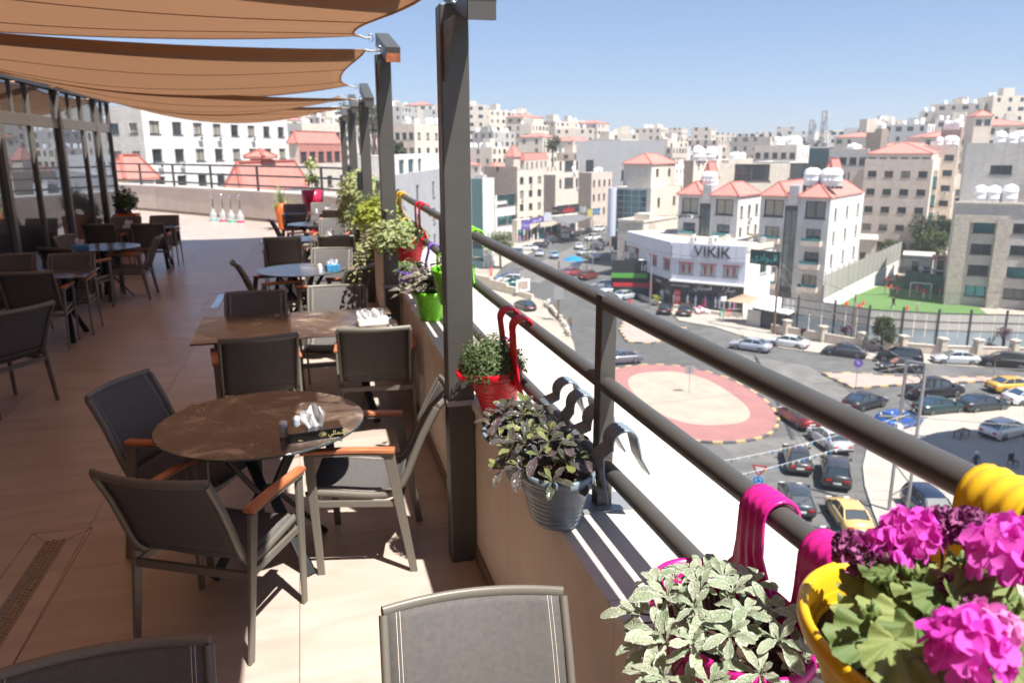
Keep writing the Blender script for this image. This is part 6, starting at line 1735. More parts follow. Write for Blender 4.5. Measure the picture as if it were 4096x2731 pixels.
AX = [   # centre line: front, rear
 ('sedan', *Q(350,800), *Q(470,880), red, 'dark red car mostly hidden behind the long rail, beside the roundabout'),
 ('sedan', *Q(610,985), *Q(740,1085), (.5,.5,.5), 'silver car mostly hidden behind the long rail'),
 ('sedan', *Q4(1290,505), *Q4(1325,635), (.05,.048,.05), 'dark saloon seen from behind, first in the left lane below the roundabout'),
 ('suv', *Q4(1478,580), *Q4(1490,690), (.045,.045,.047), 'old dark estate car seen from behind, in the right lane'),
 ('hatch', *Q4(1275,690), *Q4(1330,830), (.05,.06,.075), 'dark grey hatchback seen from behind, left of the yellow and white taxi'),
 ('sedan', *Q4(1495,765), *Q4(1590,905), (.80,.55,.20), 'yellow taxi with white bumper seen from above, between the rails'),
 ('sedan', *Q4(1400,925), *Q4(1490,1050), navy, 'navy car just below the taxis, half hidden by the pink handle'),
 ('suv', *Q4(1990,880), *Q4(1850,750), navy, 'dark blue car hidden behind the pink geranium flowers'),
 ('hatch', *D4(1775,985), *D4(1725,1085), black, 'small black car parked nose-in before the clothes shop'),
 ('suv', *D4(1955,1000), *D4(1905,1110), (.05,.055,.055), 'dark grey people carrier parked nose-in before the clothes shop'),
 ('sedan', *D4(945,420), *D4(960,480), white, 'white car driving away up the street'),
 ('sedan', *D4(585,540), *D4(610,480), silver, 'silver car coming down the street'),
 ('sedan', *D4(735,500), *D4(725,565), (.25,.42,.60), 'pale blue car driving away up the street'),
 ('sedan', *D4(1055,530), *D4(1130,560), (.55,.52,.47), 'beige car parked at the kerb beside the blue parasol'),
 ('sedan', *D4(1090,500), *D4(950,515), silver, 'silver-blue saloon parked at the kerb above the blue parasol'),
 ('suv', *D4(1070,440), *D4(1170,470), navy, 'navy car parked at the kerb under the green shop sign'),
 ('suv', *D4(1150,400), *D4(1210,430), black, 'black car parked at the kerb by the street lamp'),
]
for c in AX: car(*c[:6], c[6], mode='axis')
SD = [
 ('sedan', *D4(1257,1522), *D4(1465,1508), (.14,.14,.17), 'grey saloon entering the roundabout, left of the near rail post'),
 ('sedan', *D4(335,975), *D4(495,1045), black, 'black saloon on the dusty verge, left of the timber pole'),
 ('suv', *D4(1110,830), *D4(1240,838), (.30,.34,.38), 'grey car parked leftmost in the row under the balloon columns'),
 ('suv', *D4(1215,880), *D4(1370,870), (.58,.58,.58), 'silver people carrier parked second in the row under the balloon columns'),
 ('sedan', *D4(1480,905), *D4(1350,930), (.55,.58,.60), 'silver saloon parked third in the row, nearest the walking man in red'),
 ('suv', *D4(1135,715), *D4(1020,745), red, 'dark red estate car parked below the blue parasol'),
 ('sedan', *D4(950,690), *D4(880,705), (.35,.07,.08), 'dull red car partly hidden behind the dark red estate car'),
 ('sedan', *D4(430,468), *D4(525,472), white, 'white saloon parked by the green street tree'),
 ('sedan', *D4(540,445), *D4(615,445), (.02,.015,.02), 'black saloon parked behind the white one by the street tree'),
 ('suv', *D4(690,408), *D4(745,395), (.03,.035,.035), 'dark off-roader parked before the truck'),
 ('sedan', *D4(385,520), *D4(450,490), dgrey, 'dark car in the shade at the foot of the street tree'),
 ('sedan', *D4(905,345), *D4(960,335), (.02,.04,.04), 'dark car to the right of the truck, up the street'),
 ('suv', *D4(1000,318), *D4(1060,310), black, 'black car beyond the truck, up the street'),
 ('suv', *D4(1120,298), *D4(1195,285), white, 'white car parked at the far kerb below the blue glass front'),
 ('suv', *D4(1060,380), *D4(1140,370), white, 'white car at the kerb beside the street lamp'),
 ('suv', *D4(235,775), *D4(385,780), white, 'white off-roader in the little car park at the left'),
 ('hatch', *D4(225,745), *D4(380,745), (.06,.13,.28), 'blue car behind the white off-roader in the little car park'),
 ('sedan', *D4(330,805), *D4(420,800), (.02,.12,.11), 'dark teal car roof beside the white off-roader'),
]
for c in SD: car(*c[:6], c[6])
# truck
def truck():
    f, r_ = G(*D4(835,385)), G(*D4(825,325)); p = (f+r_)/2; d = (f - r_).normalized(); a = math.atan2(d.y, d.x) - PI/2
    t = thing('truck', 'white light truck with a tan covered back coming down the street', 'truck', (p.x, p.y, GZ), a)
    m = MB(); m.box((-1.05, 1.2, .5), (1.05, 2.9, 2.5)); bevel(m.build('cab', MATS['white_paint'], t), .15, 3)
    m = MB(); m.box((-.9, 2.86, 1.55), (.9, 2.93, 2.25)); m.build('windscreen', MATS['car_glass'], t)
    m = MB(); m.box((-1.15, -3.2, .9), (1.15, 1.1, 3.3)); bevel(m.build('covered_back', MATS['stone_brown'], t), .12)
    for s in (-1, 1):
        for y in (2.0, -2.0):
            q = MB(); q.lathe([(.45, -.12), (.45, .12)], 14); m = MB(); T = Matrix.Translation((s*.95, y, .45)) @ Matrix.Rotation(PI/2, 4, 'Y'); m.add([T @ Vector(v) for v in q.v], q.f); m.build('wheel', MATS['rubber'], t)
        m = MB(); m.box((s*.8-.18, 2.88, .75), (s*.8+.18, 2.95, .95)); m.build('headlight', MATS['lamp_white'], t)
    m = MB(); m.box((-1.0, 2.9, .45), (1.0, 3.0, .7)); m.build('bumper', MATS['white_plastic'], t)
truck()
# ------------------------------------------------------------------ people (continuous skinned bodies)
_pm = {}
def person_mesh(pose):
    if pose in _pm: return _pm[pose]
    h = {'stand': dict(l=(.09, .02), r=(-.09, -.02), la=(.26, .02), ra=(-.26, .04), le=(.24, .0), re=(-.24, .0)),
         'walk': dict(l=(.09, .32), r=(-.09, -.30), la=(.24, -.20), ra=(-.24, .24), le=(.25, -.08), re=(-.25, .10)),
         'run': dict(l=(.10, .42), r=(-.10, -.38), la=(.26, -.10), ra=(-.26, .28), le=(.27, -.22), re=(-.27, .18)),
         'bend': dict(l=(.12, .12), r=(-.12, -.12), la=(.22, .5), ra=(-.22, .45), le=(.24, .30), re=(-.24, .28))}[pose]
    lean = .35 if pose == 'bend' else (.08 if pose == 'run' else 0.0)
    V = []; Rr = []; E = []
    def v(p, r_): V.append(p); Rr.append(r_); return len(V) - 1
    pel = v((0, 0, .95), .145); wst = v((0, lean*.3, 1.12), .13); ch = v((0, lean*.7, 1.33), .155); nk = v((0, lean, 1.50), .06); hd = v((0, lean + .02, 1.60), .095); tp = v((0, lean + .02, 1.70), .085)
    E += [(pel, wst), (wst, ch), (ch, nk), (nk, hd), (hd, tp)]
    for s, k, ka, ke in ((1, 'l', 'la', 'le'), (-1, 'r', 'ra', 're')):
        fx, fy = h[k]
        hp = v((s*.09, 0, .88), .10); kn = v((fx, fy*.55 + .03, .48), .065); an = v((fx, fy, .09), .042); to = v((fx, fy + .15, .045), .04)
        E += [(pel, hp), (hp, kn), (kn, an), (an, to)]
        sh = v((s*.19, lean*.9, 1.42), .065); el = v((h[ke][0], h[ke][1] + lean*.8, 1.16), .045); ha = v((h[ka][0], h[ka][1] + lean*.6, .93 if pose != 'bend' else .75), .035)
        E += [(ch, sh), (sh, el), (el, ha)]
    me = bpy.data.meshes.new('body'); me.from_pydata(V, E, [])
    o = bpy.data.objects.new('tmp', me); COL.objects.link(o)
    sk = o.modifiers.new('skin', 'SKIN')
    for i, d in enumerate(me.skin_vertices[0].data): d.radius = (Rr[i], Rr[i]*.8 if i < 3 else Rr[i]); d.use_root = (i == 0)
    ss = o.modifiers.new('sub', 'SUBSURF'); ss.levels = ss.render_levels = 1
    dg = bpy.context.evaluated_depsgraph_get(); dg.update(); out = bpy.data.meshes.new_from_object(o.evaluated_get(dg)); bpy.data.objects.remove(o)
    for p in out.polygons: p.use_smooth = True
    _pm[pose] = out; return out
def person(wx, wy, pose, face, top, legs, label, hat=None, z=GZ, bag=None, s=1.0):
    p = G(wx, wy, z) if z == GZ else at(wx, wy, z=z)
    t = thing('person', label, 'person', (p.x, p.y, z), R(face)); t.scale = (s, s, s)
    src = person_mesh(pose); me = src.copy(); me.materials.clear()
    cols = {'skin': MATS['skin'], 'top': None, 'legs': None, 'shoe': MATS['rubber']}
    mt, ml = MATS['top_%s' % top] if 'top_%s' % top in MATS else mat('top_%s' % top, PAL[top], .9), MATS['top_%s' % legs] if 'top_%s' % legs in MATS else mat('top_%s' % legs, PAL[legs], .9)
    for mm in (MATS['skin'], mt, ml, MATS['rubber'], MATS['hair']): me.materials.append(mm)
    for pl_ in me.polygons:
        c = pl_.center
        if c.z > 1.52: pl_.material_index = 4 if (c.z > 1.68 or c.y < (.0 if pose != 'bend' else .3)) else 0
        elif c.z > .95 and (abs(c.x) < .22 or c.z > 1.2): pl_.material_index = 1
        elif abs(c.x) > .19 and c.z > .7: pl_.material_index = 0
        elif c.z > .10: pl_.material_index = 2 if c.z < .93 else 1
        else: pl_.material_index = 3
    link('body', me, t)
    if hat: 
        m = MB(); m.lathe([(.16, 1.70), (.11, 1.71), (.10, 1.78), (0, 1.80)], 12); m.build('hat', MATS[hat], t)
    if bag:
        m = MB(); m.box((.24, -.05, .55), (.34, .2, .85)); bevel(m.build('bag', MATS[bag], t), .02)
    return t
PAL = dict(white=(.75,.75,.75), jeans=(.10,.16,.30), brown=(.20,.12,.06), red=(.75,.03,.10), black=(.02,.02,.02), blue=(.08,.20,.55), grey=(.35,.35,.36), orange=(.78,.06,.03), khaki=(.3,.25,.18), navy=(.03,.04,.09))
person(*D4(675,1000), 'walk', 20, 'white', 'grey', 'person in a white shirt walking beside the black saloon on the verge')
person(*D4(877,1192), 'walk', -10, 'brown', 'jeans', 'person in a brown top and blue jeans crossing the road')
person(*D4(1423,1010), 'walk', 30, 'red', 'black', 'person in a pink-red shirt and dark shorts in front of the silver saloon')
person(*Q(1040,965), 'stand', 150, 'blue', 'blue', 'person in blue standing behind the bright blue hatchback')
person(*Q(1108,1000), 'stand', 200, 'navy', 'navy', 'small person in dark clothes in the group behind the blue hatchback')
person(*Q(1178,1025), 'walk', 170, 'white', 'khaki', 'person in a white shirt walking behind the blue hatchback')
person(*Q(1920,1285), 'walk', 190, 'navy', 'black', 'person in a pale cap carrying a red bag in the round shadow', hat='canvas_white', bag='sign_red')
person(*D4(690,450), 'walk', 10, 'grey', 'grey', 'person crossing the upper street between parked cars')
person((1900 + 2165/2.296)/1.7415, (800 + 1000/2.296)/1.7415, 'stand', 200, 'white', 'brown', 'person standing at the clothes stall', s=.95)
C3 = lambda a, b: ((3300 + a/2.955)/1.7415, (1000 + b/2.955)/1.7415)
for i, (a, b, ps, top, leg, lab) in enumerate((
  (705, 525, 'stand', 'orange', 'grey', 'leftmost of the players in orange along the back line'), (770, 525, 'stand', 'orange', 'black', 'second player in orange along the back line, dark shorts'),
  (855, 545, 'stand', 'orange', 'grey', 'third player in orange, left of the goal'), (735, 425, 'stand', 'orange', 'grey', 'player in orange by the far fence, left of a pair'),
  (765, 430, 'stand', 'orange', 'black', 'player in orange by the far fence, right of a pair'), (842, 395, 'walk', 'orange', 'grey', 'farthest player in orange, top of the pitch'),
  (1078, 540, 'walk', 'orange', 'grey', 'player in orange inside the left half of the goal'), (1162, 580, 'stand', 'orange', 'white', 'player in orange in front of the goal'),
  (1352, 570, 'stand', 'orange', 'grey', 'player in orange right of the goal by the stone pier'), (802, 690, 'run', 'black', 'black', 'player in black kicking the ball'),
  (1083, 745, 'stand', 'grey', 'khaki', 'player in grey near the near fence'), (962, 790, 'stand', 'orange', 'grey', 'player in orange half hidden by the near fence, middle'),
  (245, 740, 'stand', 'orange', 'grey', 'player in orange half hidden by the near fence, far left'), (390, 765, 'bend', 'orange', 'grey', 'player in orange bending beside the pole'),
  (437, 730, 'run', 'orange', 'grey', 'player in orange running right of the pole'))):
    person(*C3(a, b), ps, rnd.choice([150, 200, 240, 120]), top, leg, lab, z=GZ + .05)
p = G(*C3(812, 692)); t = thing('football', 'white football at the foot of the player in black', 'ball', (p.x, p.y, GZ + .19)); m = MB(); m.lathe([(.11*math.sin(k*PI/8), -.11*math.cos(k*PI/8)) for k in range(9)], 12, cap0=False, cap1=False); m.build('ball', MATS['white_plastic'], t)
# goal
ga, gb = G(*C3(995, 560)), G(*C3(1240, 582)); gl = thing('football_goal', 'white football goal with a net on the green pitch', 'goal', (0, 0, 0))
for p in (ga, gb):
    m = MB(); m.tube([(p.x, p.y, GZ + .05), (p.x, p.y, GZ + 2.35)], .06, 8); m.build('post', MATS['white_paint'], gl)
m = MB(); m.tube([(ga.x, ga.y, GZ + 2.35), (gb.x, gb.y, GZ + 2.35)], .06, 8); m.build('crossbar', MATS['white_paint'], gl)
dv = (gb - ga); nb = Vector((-dv.y, dv.x, 0)).normalized(); nb = nb if nb.dot(ga) > 0 else -nb
m = MB()
for k in range(9):
    a = ga.lerp(gb, k/8); m.tube([(a.x, a.y, GZ + 2.35), (a.x + nb.x*1.0, a.y + nb.y*1.0, GZ + .06)], .012, 3)
for k in range(6):
    f = k/5; a, b = ga + nb*f, gb + nb*f; z_ = GZ + 2.35 - 2.3*f; m.tube([(a.x, a.y, z_), (b.x, b.y, z_)], .012, 3)
m.build('net', MATS['white_paint'], gl)['kind'] = 'stuff'
# ------------------------------------------------------------------ walls, fences, poles, stalls, signs
E2 = lambda a, b: ((2400 + a/3.136)/1.7415, (950 + b/3.136)/1.7415)
WL = [G(*p) for p in (S(880,882), S(1020,905), S(1350,965), C3(430,1178), C3(910,1216), C3(1370,1250), C3(1790,1263), C3(2220,1273), C3(2700,1290))]
bw = thing('boundary_wall', 'beige boundary wall with pale stone pillars behind the parked row of cars', 'wall')
for i in range(len(WL) - 1):
    a, b = WL[i], WL[i+1]; d = (b-a).normalized(); n = Vector((-d.y, d.x, 0)); n = n if n.dot(a) > 0 else -n
    m = MB(); m.bar((a.x, a.y, GZ + .55), (b.x, b.y, GZ + .55), .22, 1.1); m.build('wall_panel', MATS['stone_pink'], bw)
    m = MB(); m.bar((a.x, a.y, GZ + 1.16), (b.x, b.y, GZ + 1.16), .34, .10); m.build('coping', MATS['stone_cream'], bw)
for p in WL[1:]:
    m = MB(); m.box((p.x-.36, p.y-.36, GZ), (p.x+.36, p.y+.36, GZ + 1.85)); m.box((p.x-.46, p.y-.46, GZ+1.85), (p.x+.46, p.y+.46, GZ + 2.05)); bevel(m.build('pillar', MATS['stone_rough'], bw), .03)
pf = thing('pitch_fence', 'tall fence of pale sheet panels and bluish mesh between the wall and the football pitch', 'fence')
FL = []
for i, p in enumerate(WL):
    a, b = WL[max(i-1, 0)], WL[min(i+1, len(WL)-1)]; d = (b-a).normalized(); n = Vector((-d.y, d.x, 0)); n = n if n.dot(p) > 0 else -n
    FL.append(p + n*2.6)
def zr(cx, cy, P_): 
    w_ = C3(cx, cy); return zrow(w_[0], w_[1], (P_.x, P_.y))
z1f, z2f = zr(1390, 955, FL[5]), zr(1390, 752, FL[5]); z0f = GZ + .5
for i in range(len(FL) - 1):
    a, b = FL[i], FL[i+1]; d = (b - a); L = d.length; d.normalize(); nb_ = max(1, round(L/4.6))
    for k in range(nb_):
        p, q = a.lerp(b, k/nb_), a.lerp(b, (k+1)/nb_)
        m = MB(); m.box((p.x-.09, p.y-.09, GZ), (p.x+.09, p.y+.09, z2f + .5)); m.build('post', MATS['frame_dark'], pf)
        for c in range(3):
            for r_ in range(2):
                u, v = p.lerp(q, (c+.03)/3), p.lerp(q, (c+.97)/3); za = z1f + (z2f - z1f)*(r_+.03)/2; zb = z1f + (z2f - z1f)*(r_+.97)/2
                m = MB(); m.bar((u.x, u.y, (za+zb)/2), (v.x, v.y, (za+zb)/2), .04, zb - za); m.build('sheet_panel', MATS['sheet_grey'], pf)
            u, v = p.lerp(q, (c+.03)/3), p.lerp(q, (c+.97)/3); m = MB(); m.bar((u.x, u.y, (z0f+z1f)/2), (v.x, v.y, (z0f+z1f)/2), .04, z1f - z0f - .15); m.build('mesh_panel', MATS['sheet_bluegrey'], pf)
    m = MB()
    for z in (z0f, z1f, (z1f+z2f)/2, z2f): m.bar((a.x, a.y, z), (b.x, b.y, z), .09, .08)
    m.build('rail', MATS['frame_dark'], pf)
nf = thing('net_fence', 'long white-based net fence along the left side of the football pitch', 'fence')
na, nb2 = G(*C3(-40, 770)), G(*C3(870, 252)); L = (nb2 - na).length; n = 16
for k in range(n):
    p, q = na.lerp(nb2, (k+.01)/n), na.lerp(nb2, (k+.99)/n)
    m = MB(); m.bar((p.x, p.y, GZ + 1.1), (q.x, q.y, GZ + 1.1), .18, 2.2); m.build('base_wall', MATS['white_paint'], nf)
    m = MB(); m.bar((p.x, p.y, GZ + 3.9), (q.x, q.y, GZ + 3.9), .03, 3.3); m.build('net_panel', MATS['mesh_fence'], nf)
for k in range(n + 1):
    p = na.lerp(nb2, k/n); m = MB(); m.tube([(p.x, p.y, GZ), (p.x, p.y, GZ + 6.0)], .06, 6); m.build('post', MATS['galv'], nf)
gn = thing('green_net', 'dark green netting behind the goal of the football pitch', 'fence')
a, b = G(*C3(935, 455)), G(*C3(1400, 545)); 
for k in range(6):
    p, q = a.lerp(b, (k+.01)/6), a.lerp(b, (k+.99)/6); m = MB(); m.bar((p.x, p.y, GZ + 1.6), (q.x, q.y, GZ + 1.6), .03, 3.0); m.build('net_panel', MATS['sign_teal'], gn)
    m = MB(); m.tube([(p.x, p.y, GZ), (p.x, p.y, GZ + 3.4)], .06, 6); m.build('post', MATS['frame_dark'], gn)
def shed(label, wa, wb, d, zlo, zhi, dep, mt, roof=None, cat='shed'):
    p, q = at(*wa, d=d), at(*wb, d=d); U = Vector((q.x-p.x, q.y-p.y, 0)); L = U.length; U.normalize(); N_ = U.cross(Vector((0,0,1))); T = Matrix((U, -N_, Vector((0,0,1)))).transposed().to_4x4(); T.translation = Vector((p.x, p.y, 0))
    t = thing('shed', label, cat); z0, z1 = zrow(wa[0], zlo, (p.x, p.y)), zrow(wa[0], zhi, (p.x, p.y))
    m = MB(); m.box((0, 0, z0), (L, dep, z1), 0, T); m.build('wall', MATS[mt], t)
    m = MB(); m.box((-.3, -.4, z1), (L + .3, dep + .3, z1 + .2), 0, T); m.build('roof', MATS[roof or 'concrete'], t)
    m = MB(); m.box((L*.3, -.03, z0), (L*.3 + 1.0, -.005, z0 + 2.0), 0, T); m.build('door', MATS['frame_dark'], t)
    return t
shed('low grey shed with a flat canopy beyond the football pitch', C3(940, 60), C3(1285, 60), 150, 625, 588, 6, 'stone_grey', 'sheet_grey')
shed('small hut with a red edged roof beyond the goal, next to the school', C3(1290, 90), C3(1440, 90), 142, 618, 596, 5, 'stone_pink', 'roof_tile_red')
shed('beige block hut behind the pitch, left of the white board', C3(1130, 200), C3(1245, 200), 146, 640, 620, 4, 'stone_cream')
shed('white board wall with red figures behind the pitch', C3(1275, 210), C3(1425, 210), 141, 645, 622, .6, 'white_paint')
shed('cream house with a dark roof opening below the pinkish apartment house', (1962, 560), (2012, 560), 150, 605, 550, 8, 'stone_cream', 'stone_cream', 'house')
# white-roofed kiosk and tan canvas by the market stalls
ks = thing('market_kiosk', 'market kiosk with a white flat roof beside the tall dark pole', 'kiosk')
kp = [G(*E2(1900, 1110)), G(*E2(2352, 1190)), None, None]; U = (kp[1]-kp[0]); U.z = 0; L = U.length; U.normalize(); N_ = U.cross(Vector((0,0,1))); T = Matrix((U, -N_, Vector((0,0,1)))).transposed().to_4x4(); T.translation = Vector((kp[0].x, kp[0].y, GZ))
m = MB(); m.box((0, 0, 0), (L, 4, 2.6), 0, T); m.build('wall', MATS['frame_dark'], ks)
m = MB(); m.add([T @ Vector(v) for v in ((-.5, -.9, 2.75), (L+.4, -.9, 2.55), (L+.4, 4.2, 3.3), (-.5, 4.2, 3.5), (-.5, -.9, 2.6), (L+.4, -.9, 2.4), (L+.4, 4.2, 3.15), (-.5, 4.2, 3.35))], [(0,1,2,3), (7,6,5,4), (4,5,1,0), (5,6,2,1), (6,7,3,2), (7,4,0,3)]); m.build('roof', MATS['canvas_white'], ks)
m = MB(); m.box((-.6, -.25, 0), (1.3, -.12, 2.2), 0, T); m.build('door', MATS['sheet_grey'], ks)
cs = [at(*E2(1565, 795), z=GZ+3.0), at(*E2(1900, 838), z=GZ+2.9), at(*E2(2080, 770), z=GZ+3.1), at(*E2(1800, 706), z=GZ+3.9)]
ts = thing('canvas_canopy', 'tan diamond canvas stretched over the clothes stalls', 'canopy')
m = MB(); N2 = 8; vs = []
for i in range(N2+1):
    for j in range(N2+1):
        u, v = i/N2, j/N2; p = cs[0].lerp(cs[1], u).lerp(cs[3].lerp(cs[2], u), v); p.z -= .5*(4*u*(1-u))*(4*v*(1-v))*.4; vs.append(p)
m.add(vs, [(i*(N2+1)+j, (i+1)*(N2+1)+j, (i+1)*(N2+1)+j+1, i*(N2+1)+j+1) for i in range(N2) for j in range(N2)], 0, True); m.build('canvas', MATS['canvas_tan'], ts)
for c in (cs[0], cs[2]):
    m = MB(); m.tube([(c.x, c.y, GZ), tuple(c)], .05, 6); m.build('pole', MATS['galv'], ts)
def rack(wx, wy, cols, label, n=14, L=2.4, rot=-.4):
    p = G(wx, wy); t = thing('clothes_rack', label, 'clothes rack', (p.x, p.y, GZ + .13), rot)
    m = MB(); m.tube([(-L/2, 0, 0), (-L/2, 0, 1.5), (L/2, 0, 1.5), (L/2, 0, 0)], .03, 6); m.build('frame', MATS['galv'], t)
    for k in range(n):
        x = -L/2 + .12 + (L-.24)*k/(n-1); m = MB(); w2 = .24; h_ = rnd.uniform(.9, 1.15)
        m.add([(x-.03, -w2, 1.42), (x+.03, -w2, 1.42), (x+.03, w2, 1.42), (x-.03, w2, 1.42), (x-.04, -w2*1.2, 1.45-h_), (x+.04, -w2*1.2, 1.45-h_), (x+.04, w2*1.2, 1.45-h_), (x-.04, w2*1.2, 1.45-h_)], [(0,1,2,3), (7,6,5,4), (0,4,5,1), (1,5,6,2), (2,6,7,3), (3,7,4,0)])
        m.build('garment', MATS[cols[k*len(cols)//n]], t)
mat('cloth_green', (.03, .45, .2), .9); mat('cloth_coral', (.8, .12, .08), .9); mat('cloth_grey', (.12, .14, .15), .9); mat('cloth_maroon', (.12, .02, .03), .9); mat('cloth_pink', (.75, .15, .35), .9); mat('cloth_violet', (.20, .04, .35), .9)
rack(*E2(1640, 1045), ['cloth_green', 'cloth_coral', 'cloth_grey', 'cloth_maroon'], 'rack of green and coral garments in front of the tan canvas', 12, 3.0)
rack(*E2(1370, 905), ['cloth_coral', 'cloth_violet', 'cloth_pink'], 'rack of pink and violet garments before the clothes shop', 10, 2.2)
rack(*E2(1660, 905), ['cloth_violet', 'cloth_grey', 'cloth_violet'], 'rack of violet garments under the tan canvas', 12, 3.2)
def heap(wx, wy, label, r_, h_, seed):
    p = G(wx, wy); t = thing('goods_heap', label, 'goods', (p.x, p.y, GZ + .1)); rr = random.Random(seed)
    for k in range(26):
        a, q = rr.uniform(0, 2*PI), r_*math.sqrt(rr.random()); z = h_*(1 - q/r_)*rr.random(); s = rr.uniform(.14, .26)
        m = MB(); m.lathe([(s*math.sin(j*PI/5), -s*math.cos(j*PI/5)) for j in range(6)], 8, cap0=False, cap1=False, sx=1.2, c=(q*math.cos(a), q*math.sin(a), z + s))
        m.build('parcel', MATS[rr.choice(['canvas_white', 'canvas_white', 'petal_pale', 'fascia_bluewhite', 'cloth_pink'])], t)
heap(*E2(1130, 880), 'heap of white wrapped goods on the low wall behind the people carrier', .9, 1.4, 3)
heap(*E2(1265, 960), 'heap of white and pink wrapped goods right of the people carrier', 1.1, 1.2, 4)
lw = thing('low_wall', 'pale low wall between the parked cars and the clothes shop', 'low wall'); pts = [G(*E2(a, b)) for a, b in ((500, 760), (700, 850), (860, 885), (1180, 930), (1520, 990))]
for i in range(4):
    m = MB(); m.bar((pts[i].x, pts[i].y, GZ + .35), (pts[i+1].x, pts[i+1].y, GZ + .35), .35, .55); m.build('wall_block', MATS['stone_cream'], lw)
# parasol and its counter
p = G(*D4(905, 655)); t = thing('parasol', 'bright blue parasol at the kerb', 'parasol', (p.x, p.y, GZ))
m = MB(); m.tube([(0,0,0), (0,0,2.9)], .04, 6); m.build('pole', MATS['galv'], t)
m = MB(); m.lathe([(2.0, 2.15), (1.1, 2.62), (.0, 2.95)], 8, smooth=False, cap0=False, cap1=False); m.build('canopy', MATS['umbrella_blue'], t)
t = thing('street_stall', 'white street stall under the blue parasol', 'stall', (p.x + .3, p.y - .3, GZ), .3)
m = MB(); m.box((-.95, -.5, .3), (.95, .5, 1.5)); bevel(m.build('counter', MATS['white_paint'], t), .1)
m = MB(); m.box((-1.0, -.55, 1.5), (1.0, .55, 1.58)); m.build('counter_top', MATS['white_paint'], t)
for x in (-.7, .7):
    m = MB(); T = Matrix.Translation((x, -.45, .28)) @ Matrix.Rotation(PI/2, 4, 'X'); q = MB(); q.lathe([(.28, -.05), (.28, .05)], 12); m.add([T @ Vector(v) for v in q.v], q.f); m.build('wheel', MATS['rubber'], t)
# balloon columns
for i, (a, b, lab) in enumerate(((345, 610, 'left of the two black and white balloon columns at the shop corner'), (465, 665, 'right of the two black and white balloon columns at the shop corner'))):
    p = G(*E2(a, b)); t = thing('balloon_column', lab, 'balloons', (p.x, p.y, GZ + .1))
    m = MB(); m.tube([(0,0,0), (0,0,3.4)], .04, 6); m.build('pole', MATS['galv'], t)
    for k in range(44):
        an = k*1.57 + (k//4)*.4; z = .25 + (k//4)*.30; m = MB(); m.lathe([(.19*math.sin(j*PI/6), -.21*math.cos(j*PI/6)) for j in range(7)], 10, cap0=False, cap1=False)
        m.build('balloon', MATS['canvas_white' if (k + k//4) % 2 else 'letter_black'], t, (.22*math.cos(an), .22*math.sin(an), z))
# poles
def pole(foot, top, label, mt='galv', r_=.11, lamp=False, arms=0, plate=None, cat='pole', insul=False):
    p = G(*foot); zt = zrow(top[0], top[1], (p.x, p.y)); h_ = zt - GZ
    t = thing('street_pole', label, cat, (p.x, p.y, GZ))
    m = MB(); m.tube([(0,0,0), (0,0,h_*.5), (0,0,h_)], [r_, r_*.85, r_*.65], 8); m.build('shaft', MATS[mt], t)
    if lamp:
        m = MB(); m.tube([(0,0,h_*.80), (-.8,-.3,h_*.84), (-1.7,-.6,h_*.86)], .04, 6); m.build('lamp_arm', MATS['galv'], t)
        m = MB(); m.box((-2.3,-.85,h_*.86-.05), (-1.6,-.5,h_*.86+.08)); bevel(m.build('lamp_head', MATS['white_paint'], t), .04)
    for k in range(arms):
        m = MB(); m.bar((-.7, 0, h_ - .5 - k*.8), (.7, 0, h_ - .5 - k*.8), .08, .08); o = m.build('crossarm', MATS['frame_dark'], t)
        for x in (-.6, 0, .6):
            m = MB(); m.lathe([(.05, 0), (.07, .08), (.04, .2), (0, .22)], 8, c=(x, 0, h_ - .46 - k*.8)); m.build('insulator', MATS['stone_brown'], o)
    if plate:
        m = MB(); m.box((-plate[0]/2, -.16, plate[2]), (plate[0]/2, -.13, plate[2] + plate[1])); m.build('plate', MATS['galv'], t)
    return t, Vector((p.x, p.y, zt))
_, tA = pole(S(905, 895), S(955, 175), 'tall dark utility pole with insulators in front of the cream side wall of the shop', 'pole_wood', .16, arms=2)
_, tB = pole(S(1612, 985), S(1668, 525), 'brown timber pole standing before the pitch wall', 'pole_wood', .13, plate=(.4, .5, 4.6))
_, tC = pole(E2(625, 885), E2(658, 165), 'pale street lamp pole with a string of bulbs before the corner shop', 'galv', .13, lamp=True, cat='street lamp')
_, tD = pole(D4(765, 1115), D4(783, 560), 'timber pole with a blank sign back, at the left edge of the road', 'pole_wood', .14, plate=(1.3, 1.8, 3.0))
_, tE = pole(D4(1078, 645), D4(1090, 195), 'grey lamp post behind the silver-blue saloon', 'galv', .11, lamp=False, cat='street lamp')
_, tF = pole(D4(1030, 628), D4(1042, 330), 'rusty timber pole beside the blue parasol', 'pole_wood', .11)
_, tG = pole(D4(482, 392), D4(488, 150), 'slim white pole in front of the purple shop sign', 'galv', .12)
_, tH = pole(D4(122, 665), D4(118, 480), 'short white pole by the car park entrance at the left', 'galv', .08)
